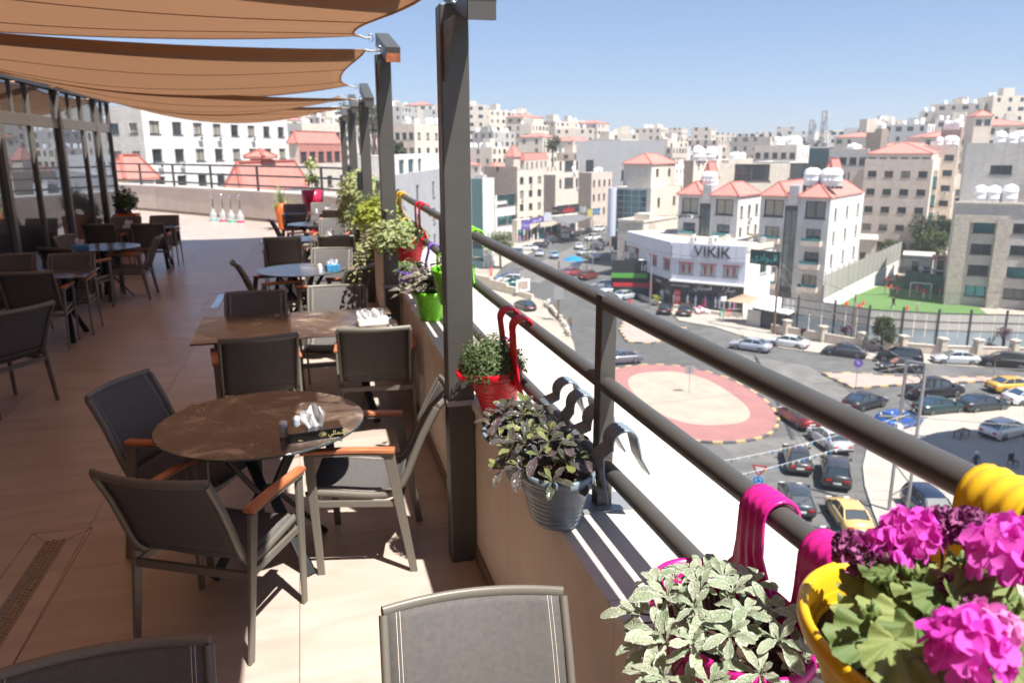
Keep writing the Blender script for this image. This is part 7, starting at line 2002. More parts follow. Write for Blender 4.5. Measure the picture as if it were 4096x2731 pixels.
# lattice pole of two legs
f1, f2 = G(2050, 1178), G(2072, 1184)
zt = zrow(2098, 832, (f1.x, f1.y)); lt = thing('lattice_pole', 'tall steel lattice pole of two legs with a flat top, at the big pavement', 'pole')
ax_ = (f2 - f1).normalized(); wide = 1.05; cA = f1 + (f2 - f1)*.5; A0, B0 = cA - ax_*wide*.5, cA + ax_*wide*.5
for P0 in (A0, B0):
    m = MB(); m.bar((P0.x, P0.y, GZ), (P0.x, P0.y, zt), .14, .14, up=(0,1,0)); m.build('leg', MATS['galv'], lt)
m = MB(); m.bar((A0.x, A0.y, zt), (B0.x, B0.y, zt), .16, .16); m.build('top_bar', MATS['galv'], lt)
nb_ = 9
for k in range(nb_):
    za, zb = GZ + (zt-GZ)*k/nb_, GZ + (zt-GZ)*(k+1)/nb_; a, b = (A0, B0) if k % 2 else (B0, A0)
    m = MB(); m.bar((a.x, a.y, za), (b.x, b.y, zb), .06, .06); m.build('brace', MATS['galv'], lt)
for k, z in enumerate((zt - 3.4, zt - 4.6)):
    m = MB(); m.bar((A0.x - 1.4, A0.y + .2, z), (B0.x + .6, B0.y, z), .09, .09); o = m.build('crossarm', MATS['galv'], lt)
    for j in range(4):
        m = MB(); m.lathe([(.04, 0), (.06, .06), (.04, .15), (0, .17)], 8, c=(A0.x - 1.3 + j*.8, A0.y + .15, z + .05)); m.build('insulator', MATS['canvas_white'], o)
m = MB(); m.box((A0.x - .3, A0.y - .25, GZ + 5.2), (A0.x + .15, A0.y + .1, GZ + 6.0)); m.build('meter_box', MATS['canvas_white'], lt)
tL = Vector((cA.x, cA.y, zt))
def wire(a, b, label, sag=.6, r_=.018, mt='rubber'):
    t = thing('overhead_wire', label, 'wire'); m = MB(); n = 14
    m.tube([a.lerp(b, k/n) - Vector((0, 0, sag*4*(k/n)*(1-k/n))) for k in range(n+1)], r_, 4); m.build('cable', MATS[mt], t)
mat('wire_pale', (.30, .29, .27), .6)
wire(tA - Vector((0,0,.4)), tL - Vector((0,0,.2)), 'wire from the dark utility pole to the lattice pole', .9, .022, 'wire_pale')
wire(tA - Vector((.4,0,1.2)), tL - Vector((0,0,1.2)), 'lower wire from the dark utility pole to the lattice pole', 1.2, .022, 'wire_pale')
wire(tL, Vector((75, 24, -11)), 'wire from the lattice pole towards the lower right', .5, .022, 'wire_pale')
wire(tL - Vector((0,0,3.4)), Vector((66, 22, -13)), 'lower wire from the lattice pole towards the lower right', .5, .022, 'wire_pale')
wire(tL - Vector((0,0,.1)), Vector((2.0, 42, -12.5)), 'long wire from the lattice pole over the lanes to the left', .8, .015, 'wire_pale')
wire(tA, tB, 'wire between the dark utility pole and the brown timber pole', .4, .02)
wire(tB, Vector((130, 62, -12)), 'wire from the brown timber pole along the wall', .8, .02)
wire(tC, tA, 'wire from the street lamp to the dark utility pole', .6, .02)
wire(tE, tC, 'wire from the grey lamp post to the pale street lamp', .6, .02)
for k in range(3):
    wire(Vector((62, 100, -14.5 + k*.35)), Vector((128, 92, -13.8 + k*.35)), 'thin wire over the pitch fence, ' + ['lowest', 'middle', 'highest'][k] + ' of three', .8, .016, 'wire_pale')
fm = MB(); fm.add([(-.09, 0, 0), (.09, 0, 0), (0, 0, -.24), (0, .02, -.08)], [(0,1,3), (1,2,3), (2,0,3)])
for i, (z0, z1, lab) in enumerate(((-13.4, -15.4, 'upper string of small coloured flags over the lanes'), (-14.3, -16.3, 'lower string of small coloured flags over the lanes'))):
    a = tL + Vector((0, 0, -3.2 - i*.7)); b = Vector((4.0, 34 - i*1.5, a.z + .4)); t = thing('flag_string', lab, 'flags')
    m = MB(); m.tube([a.lerp(b, k/12) - Vector((0,0,1.2*4*(k/12)*(1-k/12))) for k in range(13)], .012, 4); m.build('cord', MATS['canvas_white'], t)
    meshes = [fm.mesh('flag', MATS[c]) for c in ('umbrella_blue', 'canvas_white', 'kerb_yellow', 'sign_blue', 'canvas_white')]
    for k in range(78):
        f = (k+.5)/78; p = a.lerp(b, f) - Vector((0,0,1.2*4*f*(1-f))); link('flag', meshes[k % 5], t, tuple(p), rnd.uniform(0, 3))
# signs
def sign_pole(x, y, h_, label):
    t = thing('road_sign', label, 'road sign', (x, y, GZ + .1)); m = MB(); m.tube([(0,0,0), (0,0,h_)], .035, 8); m.build('pole', MATS['galv'], t); return t
t = sign_pole(33.9, 63.6, 2.7, 'road sign seen from behind on the roundabout'); m = MB(); m.box((-.45, .04, 1.9), (.45, .07, 2.7)); m.build('plate', MATS['galv'], t)
p = at(*Q(75, 1300), z=GZ + 2.3); t = sign_pole(p.x, p.y, 2.85, 'give-way triangle above a blue roundabout sign beside the lanes'); t.rotation_euler.z = R(-35)
def disc(par, name, r_, z, y, mt, n=28, th=.012):
    m = MB(); q = MB(); q.lathe([(r_, 0), (r_, th)], n); T = Matrix.Translation((0, y, z)) @ Matrix.Rotation(PI/2, 4, 'X'); m.add([T @ Vector(v) for v in q.v], q.f); return m.build(name, MATS[mt], par)
def tri(par, name, r_, z, y, mt):
    vs = [(r_*math.cos(a), y, z + r_*math.sin(a)) for a in (R(-90), R(30), R(150))]; vs += [(x, y - .01, z_) for x, y_, z_ in vs]
    m = MB(); m.add(vs, [(0,1,2), (5,4,3), (0,3,4,1), (1,4,5,2), (2,5,3,0)]); return m.build(name, MATS[mt], par)
o = tri(t, 'triangle_plate', .56, 2.72, -.05, 'sign_red'); tri(o, 'white_field', .34, 2.72, -.064, 'letter_white')
o = disc(t, 'round_plate', .36, 1.95, -.05, 'letter_white'); disc(o, 'blue_field', .335, 1.95, -.064, 'umbrella_blue')
m = MB()
for k in range(3):
    a0 = k*2*PI/3; pts = [(.18*math.cos(a0 + j*.22), -.080, 1.95 + .18*math.sin(a0 + j*.22)) for j in range(6)]
    for j in range(5): m.bar(pts[j], pts[j+1], .01, .055, up=(pts[j][0], 0, pts[j][2]-1.95))
    c = pts[-1]; d = Vector((-math.sin(a0+1.1), 0, math.cos(a0+1.1))); rr2 = Vector((math.cos(a0+1.1), 0, math.sin(a0+1.1)))
    q = Vector(c); m.add([q - rr2*.075, q + rr2*.075, q + d*.12], [(0,1,2), (2,1,0)])
m.build('arrow', MATS['letter_white'], o)
p = G(*Q(905, 548)); t = sign_pole(p.x, p.y, 2.6, 'blue round keep-right sign on the traffic island'); t.rotation_euler.z = R(-30); o = disc(t, 'round_plate', .42, 2.5, -.05, 'sign_purple'); m = MB(); m.bar((-.15, -.066, 2.65), (.12, -.066, 2.38), .01, .08, up=(1,0,1)); m.build('arrow', MATS['letter_white'], o)
p = G(*Q(2080, 485)); t = sign_pole(p.x, p.y, 2.4, 'small dark sign on the long traffic island by the black car'); t.rotation_euler.z = R(-30); disc(t, 'round_plate', .38, 2.3, -.05, 'frame_dark')
p = G(*D4(2268, 1140)); t = sign_pole(p.x, p.y, 3.6, 'white square sign on a pole by the clothes stalls'); m = MB(); m.box((-.4, -.06, 3.0), (.4, -.03, 3.6)); m.build('plate', MATS['canvas_white'], t)
# bench on the big pavement, plastic chairs in the shadow, red bollard
p = G(*Q(1810, 975)); t = thing('bench', 'small rusty table standing on the pavement near the white coupe', 'table', (p.x, p.y, GZ + .14), .3)
m = MB(); m.box((-.7, -.3, .55), (.7, .3, .6)); m.build('top', MATS['stone_brown'], t)
for x in (-.6, .6):
    for y in (-.25, .25): m = MB(); m.box((x-.03, y-.03, 0), (x+.03, y+.03, .55)); m.build('leg', MATS['frame_dark'], t)
for i, (a, b, lab) in enumerate(((2250, 1225, 'dark plastic chair in the round shadow, uppermost'), (2130, 1320, 'dark chair in the round shadow, middle'), (2095, 1430, 'dark chair in the round shadow, lowest'))):
    p = G(*Q(a, b)); t = thing('street_chair', lab, 'chair', (p.x, p.y, GZ + .14), i*1.1)
    m = MB(); m.box((-.25, -.25, .42), (.25, .25, .46)); m.build('seat', MATS['frame_dark'], t); m = MB(); m.box((-.25, .22, .46), (.25, .26, .9)); m.build('backrest', MATS['frame_dark'], t)
    for x in (-.22, .22):
        for y in (-.22, .22): m = MB(); m.box((x-.02, y-.02, 0), (x+.02, y+.02, .42)); m.build('leg', MATS['frame_dark'], t)
p = G(*D4(148, 700)); t = thing('bollard', 'bright orange-red bollard at the car park entrance', 'bollard', (p.x, p.y, GZ)); m = MB(); m.lathe([(.22, 0), (.2, 1.5), (.15, 1.62), (0, 1.65)], 12); m.build('body', MATS['cloth_coral'], t)
# stepped retaining wall and gate of the little car park
wl2 = thing('retaining_wall', 'stepped stone retaining wall below the little car park at the left', 'wall')
pts = [G(*D4(a, b)) for a, b in ((10, 790), (150, 820), (300, 860), (420, 890), (530, 925))]
for i in range(4):
    a, b = pts[i], pts[i+1]; h_ = 2.0 - i*.35; m = MB(); m.bar((a.x, a.y, GZ + h_/2), (b.x, b.y, GZ + h_/2), .4, h_); m.build('wall_step', MATS['stone_cream'], wl2)
p = G(*D4(440, 885)); t = thing('notice_frame', 'white framed notice board by the retaining wall', 'notice board', (p.x, p.y, GZ + .8), R(20)); m = MB(); m.box((-1.3, -.05, 0), (1.3, .05, 1.9)); m.build('frame', MATS['canvas_white'], t); m = MB(); m.box((-1.0, -.07, .3), (.9, -.052, 1.6)); m.build('panel', MATS['stone_brown'], t)
# ------------------------------------------------------------------ trees
def rand_rot(rr): return Matrix.Rotation(rr.uniform(0, 2*PI), 4, 'Z') @ Matrix.Rotation(rr.uniform(0, PI), 4, 'X')
def tree(x, y, z, h_, r_, label, mt='leaf_tree', seed=1, flat=1.0, trunk=.35, n=1500, ls=.28, clumps=16, name='tree', top_bias=0.0):
    rr = random.Random(seed); t = thing(name, label, 'tree', (x, y, z)); zc = h_ - r_*flat
    m = MB(); m.tube([(0,0,-.3), (rr.uniform(-.1,.1), rr.uniform(-.1,.1), zc*.5), (rr.uniform(-.2,.2), .1, zc)], [r_*.07+.06, r_*.055+.05, r_*.04+.03], 8)
    tr_ = m.build('trunk', MATS['bark'], t)
    cl = []
    for k in range(clumps):
        a, e = rr.uniform(0, 2*PI), rr.uniform(-.7, 1.2); q = r_*rr.uniform(.35, .78)
        cl.append((Vector((q*math.cos(a)*math.cos(e), q*math.sin(a)*math.cos(e), zc + q*math.sin(e)*flat)), r_*rr.uniform(.28, .48)))
    for c, _ in cl[:7]:
        m = MB(); m.tube([(0, 0, zc*.62), (c.x*.4, c.y*.4, zc*.62 + (c.z - zc*.62)*.55), tuple(c)], [.035*r_+.03, .02*r_+.02, .015], 5); m.build('limb', MATS['bark'], t)
    vs, fs = [], []
    for k in range(n):
        c, q = cl[rr.randrange(len(cl))]; d = Vector((rr.gauss(0,1), rr.gauss(0,1), rr.gauss(0,1))).normalized()*q*(rr.random()**.35); d.z *= .8
        p = c + d; s = ls*rr.uniform(.6, 1.3); M3 = rand_rot(rr); o = len(vs)
        for v in ((-s*.35, 0, 0), (0, -s*.5, .03), (s*.35, 0, 0), (0, s*.6, .05)): vs.append(p + (M3 @ Vector(v)))
        fs += [(o, o+1, o+2, o+3)]
    m = MB(); m.add(vs, fs); cr = m.build('crown', MATS[mt], t); return t
def tree_at(foot, h_, r_, label, z=None, d=None, **k):
    p = G(*foot) if d is None else at(foot[0], foot[1], d=d)
    zz = GZ if d is None else (terr(p.x, p.y) if z is None else z)
    return tree(p.x, p.y, zz, h_, r_, label, **k)
tree_at(D4(235, 632), 7.6, 2.7, 'green street tree beside the white saloon, left', seed=3, n=3200, ls=.26, clumps=26)
p = at(1270, 345, d=225); tree(p.x, p.y, zrow(1270, 356, (p.x, p.y)) - 3, 8.5, 3.0, 'dark tree among the hillside houses above the red roofs', mt='leaf_tree_dark', seed=4, n=1200, ls=.4)
for i, (a, b, rpx, lab) in enumerate(((1470, 1150, 130, 'large olive-green tree between the pinkish house and the school'), (1520, 1290, 130, 'lighter green tree in front of the large one beside the school'), (1640, 1180, 90, 'dark tree closest to the school building'), (1110, 1350, 75, 'low green bush above the net fence'), (1190, 1350, 60, 'small round bush right of the low green one, above the net fence'))):
    w_ = ((3072 + a/2.297)/1.7415, (400 + b/2.297)/1.7415); d = 164 + (0 if i != 1 else -4); p = at(*w_, d=d); r_ = rpx/2.297*d/F*1.08; zg = terr(p.x, p.y)
    tree(p.x, p.y, zg, max(p.z + r_ - zg, r_*2.0), r_*.98, lab, mt='leaf_tree' if i in (1, 3, 4) else 'leaf_tree_dark', seed=20+i, n=3200, ls=.42, clumps=34, flat=1.35)
for i, (wx, wy, d, r_, lab) in enumerate(((800, 268, 175, 3.2, 'dark pine behind the far posts, left'), (826, 262, 182, 3.6, 'dark pine behind the far posts, middle'), (855, 268, 190, 3.6, 'dark pine behind the second post'), (868, 290, 180, 3.0, 'dark pine low behind the second post'), (905, 345, 120, 2.0, 'small green tree beside the second post'))):
    p = at(wx, wy, d=d); zg = terr(p.x, p.y); tree(p.x, p.y, min(zg, p.z - 6), p.z + r_ - min(zg, p.z - 6), r_, lab, mt='leaf_tree_dark', seed=40+i, n=1100, ls=.42)
p = G(*S(1892, 1055)); tree(p.x, p.y, GZ, 4.6, 1.55, 'cypress-like bush with a yellowed flat top by the boundary wall', mt='leaf_tree_dark', seed=51, flat=1.45, n=4200, ls=.2, clumps=44, name='bush')
p = G(*S(1550, 985)); tree(p.x, p.y, GZ, 2.4, .8, 'small dry shrub by the wall, behind the dark grey saloon', mt='leaf_purple_dark', seed=52, n=260, ls=.2, clumps=8, name='bush')
p = G(*S(1160, 960)); tree(p.x, p.y, GZ, 2.0, .8, 'bare brownish shrub by the wall, behind the white saloon', mt='leaf_purple_dark', seed=53, n=160, ls=.2, clumps=8, name='bush')
p = G(*Q(2160, 250)); tree(p.x, p.y, GZ, 3.4, 1.0, 'thin dry tree by the wall at the right', mt='leaf_purple_dark', seed=54, n=280, ls=.2, clumps=9, name='bush')
p = G(*Q(2080, 262)); tree(p.x, p.y, GZ, 1.6, .8, 'low dry shrub by the wall, left of the thin dry tree', mt='leaf_purple_dark', seed=55, n=200, ls=.2, clumps=8, name='bush')
p = G(*E2(705, 855)); tree(p.x, p.y, GZ + .1, 1.7, .75, 'small yellow-green bush at the foot of the pale street lamp', mt='leaf_yellowgreen', seed=56, n=400, ls=.18, clumps=8, name='bush')

# ------------------------------------------------------------------ leaves and flowers as single blades (length 1 along +Y, face +Z)
def blade(profile, nseg=7, cup=.18, curl=.25, wave=0.0, seed=0, half=2, name='leaf', mt=None):
    rr = random.Random(seed); m = MB(); vs = []; rim = []
    nseg += 2
    cols = list(range(-half, half+1))
    for i in range(nseg + 1):
        v = 1 - (1 - i/nseg)**1.35; wd = profile(v)
        for c in cols:
            u = c/half; x = u*wd
            z = cup*abs(u)*wd - curl*v*v + wave*math.sin(v*17 + u*3 + seed)*abs(u)
            y = v + (wave*.6*math.sin(v*23 + seed) if abs(u) == 1 else 0)
            vs.append((x, y, z)); rim.append(max(abs(u)*.75, v*.55 if v > .75 else 0))
    n = len(cols); fs = [(i*n+j, i*n+j+1, (i+1)*n+j+1, (i+1)*n+j) for i in range(nseg) for j in range(n-1)]
    m.add(vs, fs, 0, True); me = m.mesh(name, mt); a = me.attributes.new('rim', 'FLOAT', 'POINT'); a.data.foreach_set('value', rim); return me
ajuga = lambda v: .03 + .27*math.sin(PI*min(1, max(0, (v-.02)))**.75)*(1 if v < .55 else 1 - .15*(v-.55)) if v < 1 else .03
def spoon(v):
    if v < .2: return .05 + .02*v
    t = (v - .2)/.8
    return max(.02, (.054 + .215*math.sqrt(max(0, t))*min(1, 1.6*t + .3))*math.sqrt(max(0, 1 - max(0, (t - .40)/.60)**1.9)))
lance = lambda v: .02 + .24*math.sin(PI*v**.7)
def geranium_leaf(seed):
    rr = random.Random(seed); n = 44; vs = [(0, .12, -.02)]; rings = 4; rim = [0]
    for k in range(1, rings+1):
        q = k/rings
        for j in range(n+1):
            th = R(-78) + R(336)*j/n; th += PI/2 - R(90)
            lob = 1 + .10*math.cos(th*7 + .4) + .035*math.cos(th*29); rad = .46*q*(1 + (lob-1)*q)
            ang = th
            x, y = rad*math.cos(ang), .45 + rad*math.sin(ang) - .33*(1-q)
            vs.append((x, y, .10*q*q*math.cos(th*7 + .4) + .035*q*math.sin(th*13 + seed) + .08*q*q)); rim.append(q)
    fs = [(0, 1+j, 2+j) for j in range(n)]
    for k in range(rings-1):
        for j in range(n): a = 1 + k*(n+1) + j; fs.append((a, a+n+1, a+n+2, a+1))
    m = MB(); m.add(vs, fs, 0, True); me = m.mesh('leaf', MATS['leaf_geranium']); at_ = me.attributes.new('rim', 'FLOAT', 'POINT'); at_.data.foreach_set('value', rim); return me
GL = [geranium_leaf(s) for s in range(4)]
VL = [blade(spoon, 8, .25, .20 + .12*s, .028, s, 3, 'leaf', MATS['leaf_variegated']) for s in range(5)]
BL = [blade(spoon, 8, .28, .16 + .14*s, .018, s, 3, 'leaf', MATS['leaf_bronze']) for s in range(4)]
OL = [blade(spoon, 8, .25, .2 + .1*s, .018, s, 3, 'leaf', MATS['leaf_olive']) for s in range(2)]
WL_ = [blade(lance, 6, .3, .25 + .1*s, 0, s, 2, 'leaf', MATS['leaf_wandering']) for s in range(3)]
def floret(mt, seed, open_=.35, crumple=0.0):
    rr = random.Random(seed); m = MB()
    for k in range(5):
        a = k*2*PI/5 + rr.uniform(-.15, .15); up = open_ + rr.uniform(-.15, .15); M3 = Matrix.Rotation(a, 4, 'Z') @ Matrix.Rotation(up, 4, 'X'); n = 4; vs = []
        sc = rr.uniform(.85, 1.1)
        for i in range(n+1):
            v = i/n; wd = (.04 + .30*math.sin(min(1, v*1.05)*PI*.62))*(1 if i < n else .55)
            for u in (-1, -.4, .4, 1):
                vs.append(M3 @ Vector((u*wd*sc, v*sc, .10*abs(u)*v - .15*v*v + crumple*rr.uniform(-.25, .25))))
        m.add(vs, [(i*4+j, i*4+j+1, (i+1)*4+j+1, (i+1)*4+j) for i in range(n) for j in range(3)], 0, True)
    return m.mesh('floret', MATS[mt])
FM = [floret('petal_magenta', s, .22) for s in range(4)]; FP = [floret('petal_pink', s+9, .25) for s in range(3)]; FW = [floret('petal_withered', s+20, .9, 1.0) for s in range(4)]
def put_leaf(par, me, base, direction, size, roll=0.0, up=Vector((0,0,1)), name='leaf', flip=0.0):
    Y = Vector(direction).normalized(); X = Y.cross(up)
    if X.length < 1e-3: X = Vector((1,0,0))
    X.normalize(); Z = X.cross(Y); M4 = Matrix((X, Y, Z)).transposed().to_4x4() @ Matrix.Rotation(roll, 4, 'Y')
    M4 = Matrix.Translation(base) @ M4 @ Matrix.Scale(size, 4)
    o = link(name, me, par); o.matrix_local = M4; return o
def stem(par, a, b, r_=.0016, bend=(0,0,0), mt='stem_green', name='stem'):
    a, b = Vector(a), Vector(b); m = MB(); m.tube([a, a.lerp(b, .5) + Vector(bend), b], r_, 5); return m.build(name, MATS[mt], par)
# ------------------------------------------------------------------ rail pots
def rail_pot(name, label, cx, cy, zr_, a, b, h_, mt, rail_x, hooks, ztop, tilt=0.0, hook_out=.09, cat='potted plant', soil=.05, wide=.085, out_dx=.045):
    t = thing(name, label, cat, (cx, cy, zr_ - h_)); t.rotation_euler.y = tilt
    m = MB(); prof = [(.60, 0), (.64, .006)]
    nr = 9
    for k in range(nr):
        f0 = k/nr; q = .64 + .30*f0; z = .01 + (h_-.045)*f0; dz = (h_-.045)/nr; prof += [(q + .02, z + .001), (q + .026, z + dz*.5), (q + .012, z + dz*.95)]
    prof += [(.965, h_-.035), (1.03, h_-.033), (1.055, h_-.022), (1.05, h_-.006), (1.02, h_), (.985, h_-.002), (.955, h_-.012), (.93, h_-.03), (.90, h_ - soil - .02), (.86, h_-soil-.04)]
    m.lathe([(r_*1.0, z) for r_, z in prof], 56, sx=b, sy=a, cap1=False); pot = m.build('pot', MATS[mt], t)
    m = MB(); m.lathe([(.895, h_-soil-.012), (.6, h_-soil+.004), (.25, h_-soil-.002), (0, h_-soil+.003)], 28, sx=b, sy=a, cap0=False, cap1=False); m.build('soil', MATS['soil'], t)
    rx, zt_ = rail_x - cx, ztop - (zr_ - h_)
    for hy in hooks:
        yy = hy - cy; ex = b*math.sqrt(max(.04, 1 - (yy/(a*1.02))**2)) * 1.02
        R0 = .043
        path = [(ex*.985, h_-.075, 2.3), (ex, h_-.03, 2.1), (ex + .004, h_ + .005, 1.5), (min(ex + .01, rx - R0), h_ + (zt_-h_)*.35, 1.02), (rx - R0, zt_ - .062, .96)]
        for k in range(0, 9):
            an = PI - PI*k/8; path.append((rx + R0*math.cos(an), zt_ - .042 + R0*math.sin(an), .95))
        path += [(rx + R0 + out_dx*.3, zt_ - .042 - hook_out*.5, .90), (rx + R0 + out_dx, zt_ - .042 - hook_out, .72)]
        NS = 16; vo, vi = [], []
        for i, (x, z, ws) in enumerate(path):
            x0, z0, _ = path[max(i-1, 0)]; x1, z1, _ = path[min(i+1, len(path)-1)]; tx, tz = x1-x0, z1-z0; l_ = math.hypot(tx, tz) or 1; nx, nz = -tz/l_, tx/l_
            fade = min(1, i/3)*min(1, (len(path)-1-i)/1.5)
            for j in range(NS+1):
                s = -1 + 2*j/NS; bump = .0045*(.5 + .5*math.cos(s*PI*3.5))*fade; w_ = wide/2*ws*(1 + (.25 if i == 0 else 0))
                vo.append((x + nx*(bump + .003), yy + s*w_, z + nz*(bump + .003))); vi.append((x - nx*.003, yy + s*w_, z - nz*.003))
        n1 = NS + 1; P_ = len(path); m = MB()
        fo = [(i*n1+j, (i+1)*n1+j, (i+1)*n1+j+1, i*n1+j+1) for i in range(P_-1) for j in range(NS)]; off = len(vo)
        fi = [tuple(off + q for q in reversed(f)) for f in fo]
        side = [(i*n1, off+i*n1, off+(i+1)*n1, (i+1)*n1) for i in range(P_-1)] + [(i*n1+NS, (i+1)*n1+NS, off+(i+1)*n1+NS, off+i*n1+NS) for i in range(P_-1)]
        end = [((P_-1)*n1+j, (P_-1)*n1+j+1, off+(P_-1)*n1+j+1, off+(P_-1)*n1+j)[::-1] for j in range(NS)]
        m.add(vo + vi, fo + fi + side + end, 0, True); m.build('hook', MATS[mt], t)
        m = MB(); m.lathe([(.0035, 0), (.0035, .0012)], 10, c=(rx - R0*.35, yy, zt_ + .0022)); m.build('drain_hole', MATS['rubber'], t)
    return t
def W2L(t, p):
    return t.matrix_basis.inverted() @ Vector(p)
# yellow pot with the pink geranium
YP = rail_pot('potted_geranium', 'yellow rail pot with a bright magenta geranium in the lower right corner', .765, .715, 1.485, .20, .155, .20, 'pot_yellow', .95, (.815, .60), 1.640, wide=.105, soil=.045)
hz = .20
rr = random.Random(5)
leafpx = [(1990,1345,.052,0), (2045,1400,.058,1), (2125,1355,.070,2), (1975,1470,.060,0), (2060,1520,.060,1), (2150,1460,.05,2), (2190,1410,.055,3), (2235,1380,.05,1), (2090,1300,.045,3), (2300,1400,.06,2), (2340,1440,.06,0),
          (2200,1340,.05,1), (2250,1330,.045,2), (2110,1440,.055,0), (2180,1540,.055,3), (2240,1560,.05,1), (2330,1520,.05,2), (2020,1310,.035,3), (2160,1380,.05,0), (2130,1550,.045,2), (2280,1470,.05,1), (2345,1560,.05,3), (1955,1400,.034,1), (1985,1425,.036,2), (2085,1470,.05,0), (2215,1290,.035,2), (2050,1350,.035,0), (2260,1430,.04,3)]
lfz = {}
for i, (wx, wy, s, k) in enumerate(leafpx):
    z = 1.50 + .045*((i*37) % 10)/10 + (.03 if wy < 1400 else 0)
    p = W2L(YP, at(wx, wy, z=z)); c = Vector((0, 0, hz - .05)); out = Vector((p.x, p.y, .05)); out = out.normalized() if out.length > .02 else Vector((1, 0, 0))
    tocam = Vector((-.55, -.60, .58)); up = (Vector((0,0,1)) + tocam*.55 + out*.35 + Vector((rr.uniform(-.3,.3), rr.uniform(-.3,.3), 0))).normalized()
    d = (out + Vector((rr.uniform(-.5,.5), rr.uniform(-.5,.5), -.15))); d = (d - up*d.dot(up)).normalized()
    sz = s*1.45; base = p - d*sz*.45
    put_leaf(YP, GL[k], base, d, sz, up=up)
    stem(YP, (base.x*.35 + rr.uniform(-.02,.02), base.y*.35, hz - .055), base + d*sz*.12, .0017, (0, 0, .012))
for k in range(26):
    an, q = rr.uniform(0, 2*PI), rr.uniform(.25, .95); p = Vector((.13*q*math.cos(an), .17*q*math.sin(an), hz - .02 + rr.uniform(-.01, .03))); up = Vector((rr.uniform(-.5,.2), rr.uniform(-.5,.2), 1)).normalized()
    if p.x < -.03 and p.y > .03: continue
    d = Vector((math.cos(an), math.sin(an), 0)); d = (d - up*d.dot(up)).normalized(); put_leaf(YP, GL[k % 4], p - d*.03, d, rr.uniform(.045, .075), up=up); stem(YP, (p.x*.4, p.y*.4, hz - .055), p, .0015, (0, 0, .01))
m = MB(); m.tube([(.02, -.03, hz-.06), (.025, -.02, hz-.02), (.02, .0, hz+.015)], [.011, .010, .006], 8); m.build('woody_stem', MATS['stem_brown'], YP)
def flower_head(par, P_, r_, meshes, n, label=None, size=.026, seed=0, root=None):
    rr = random.Random(seed); P_ = Vector(P_); e = link('flower_head', None, par, tuple(P_)); e.empty_display_size = .02
    m = MB(); m.lathe([(.004, -.004), (.006, .0), (.003, .006)], 8); m.build('receptacle', MATS['stem_green'], e)
    for k in range(n):
        f = (k + .5)/n; ph = k*2.39996; zc = 1 - 1.25*f; q = math.sqrt(max(0, 1 - zc*zc)); d = Vector((q*math.cos(ph), q*math.sin(ph), zc)); c = d*r_*rr.uniform(.85, 1.05)
        M4 = Matrix.Translation(c) @ d.to_track_quat('Z', 'Y').to_matrix().to_4x4() @ Matrix.Rotation(rr.uniform(0, 6), 4, 'Z') @ Matrix.Scale(size*rr.uniform(.85, 1.15), 4)
        o = link('floret', meshes[k % len(meshes)], e); o.matrix_local = M4
    base = root if root is not None else (P_.x*.4, P_.y*.4, hz - .05)
    stem(par, base, P_ - Vector((0, 0, r_*.3)), .0022, (.004, 0, .01), name='flower_stem')
    return e
for (wx, wy, z, r_, ms, n, sz, sd) in ((2092, 1228, 1.600, .026, FM, 13, .030, 1), (2052, 1262, 1.585, .016, FM, 6, .028, 2), (2300, 1272, 1.625, .026, FM, 12, .031, 3), (2345, 1300, 1.61, .022, FM, 7, .031, 4), (2222, 1496, 1.585, .030, FM, 15, .031, 5), (2275, 1450, 1.59, .020, FP, 9, .024, 6),
                                     (1965, 1272, 1.565, .020, FW, 22, .016, 7), (2005, 1290, 1.565, .018, FW, 14, .017, 8), (2165, 1215, 1.60, .020, FW, 22, .015, 9), (2225, 1225, 1.605, .022, FW, 24, .016, 10), (2185, 1360, 1.56, .010, FW, 7, .014, 11), (2230, 1400, 1.56, .010, FW, 6, .013, 12), (2015, 1262, 1.58, .014, FM, 6, .024, 13), (2320, 1232, 1.625, .018, FM, 8, .024, 14)):
    flower_head(YP, W2L(YP, at(wx, wy, z=z)), r_, ms, n, size=sz, seed=sd)
mb_ = MB(); mb_.lathe([(0, -.5), (.18, -.42), (.25, -.1), (.16, .3), (0, .5)], 8, cap0=False, cap1=False); budm = mb_.mesh('bud', MATS['stem_green'])
for (wx, wy, z, n) in ((1995, 1408, 1.55, 9), (2030, 1330, 1.565, 7), (2325, 1395, 1.58, 7), (2092, 1312, 1.575, 5)):
    c = W2L(YP, at(wx, wy, z=z)); e = link('bud_cluster', None, YP, tuple(c)); m = MB(); m.lathe([(.003, -.003), (.004, 0)], 6); m.build('receptacle', MATS['stem_green'], e)
    for k in range(n):
        a_ = k*2.4; o = link('bud', budm, e, (.009*math.cos(a_), .009*math.sin(a_), -.004 + .006*(k % 3)), (rr.uniform(-.6,.6), rr.uniform(-.6,.6), 0), .017)
    stem(YP, (c.x*.4, c.y*.4, hz-.05), c, .0018, (0, 0, .008))
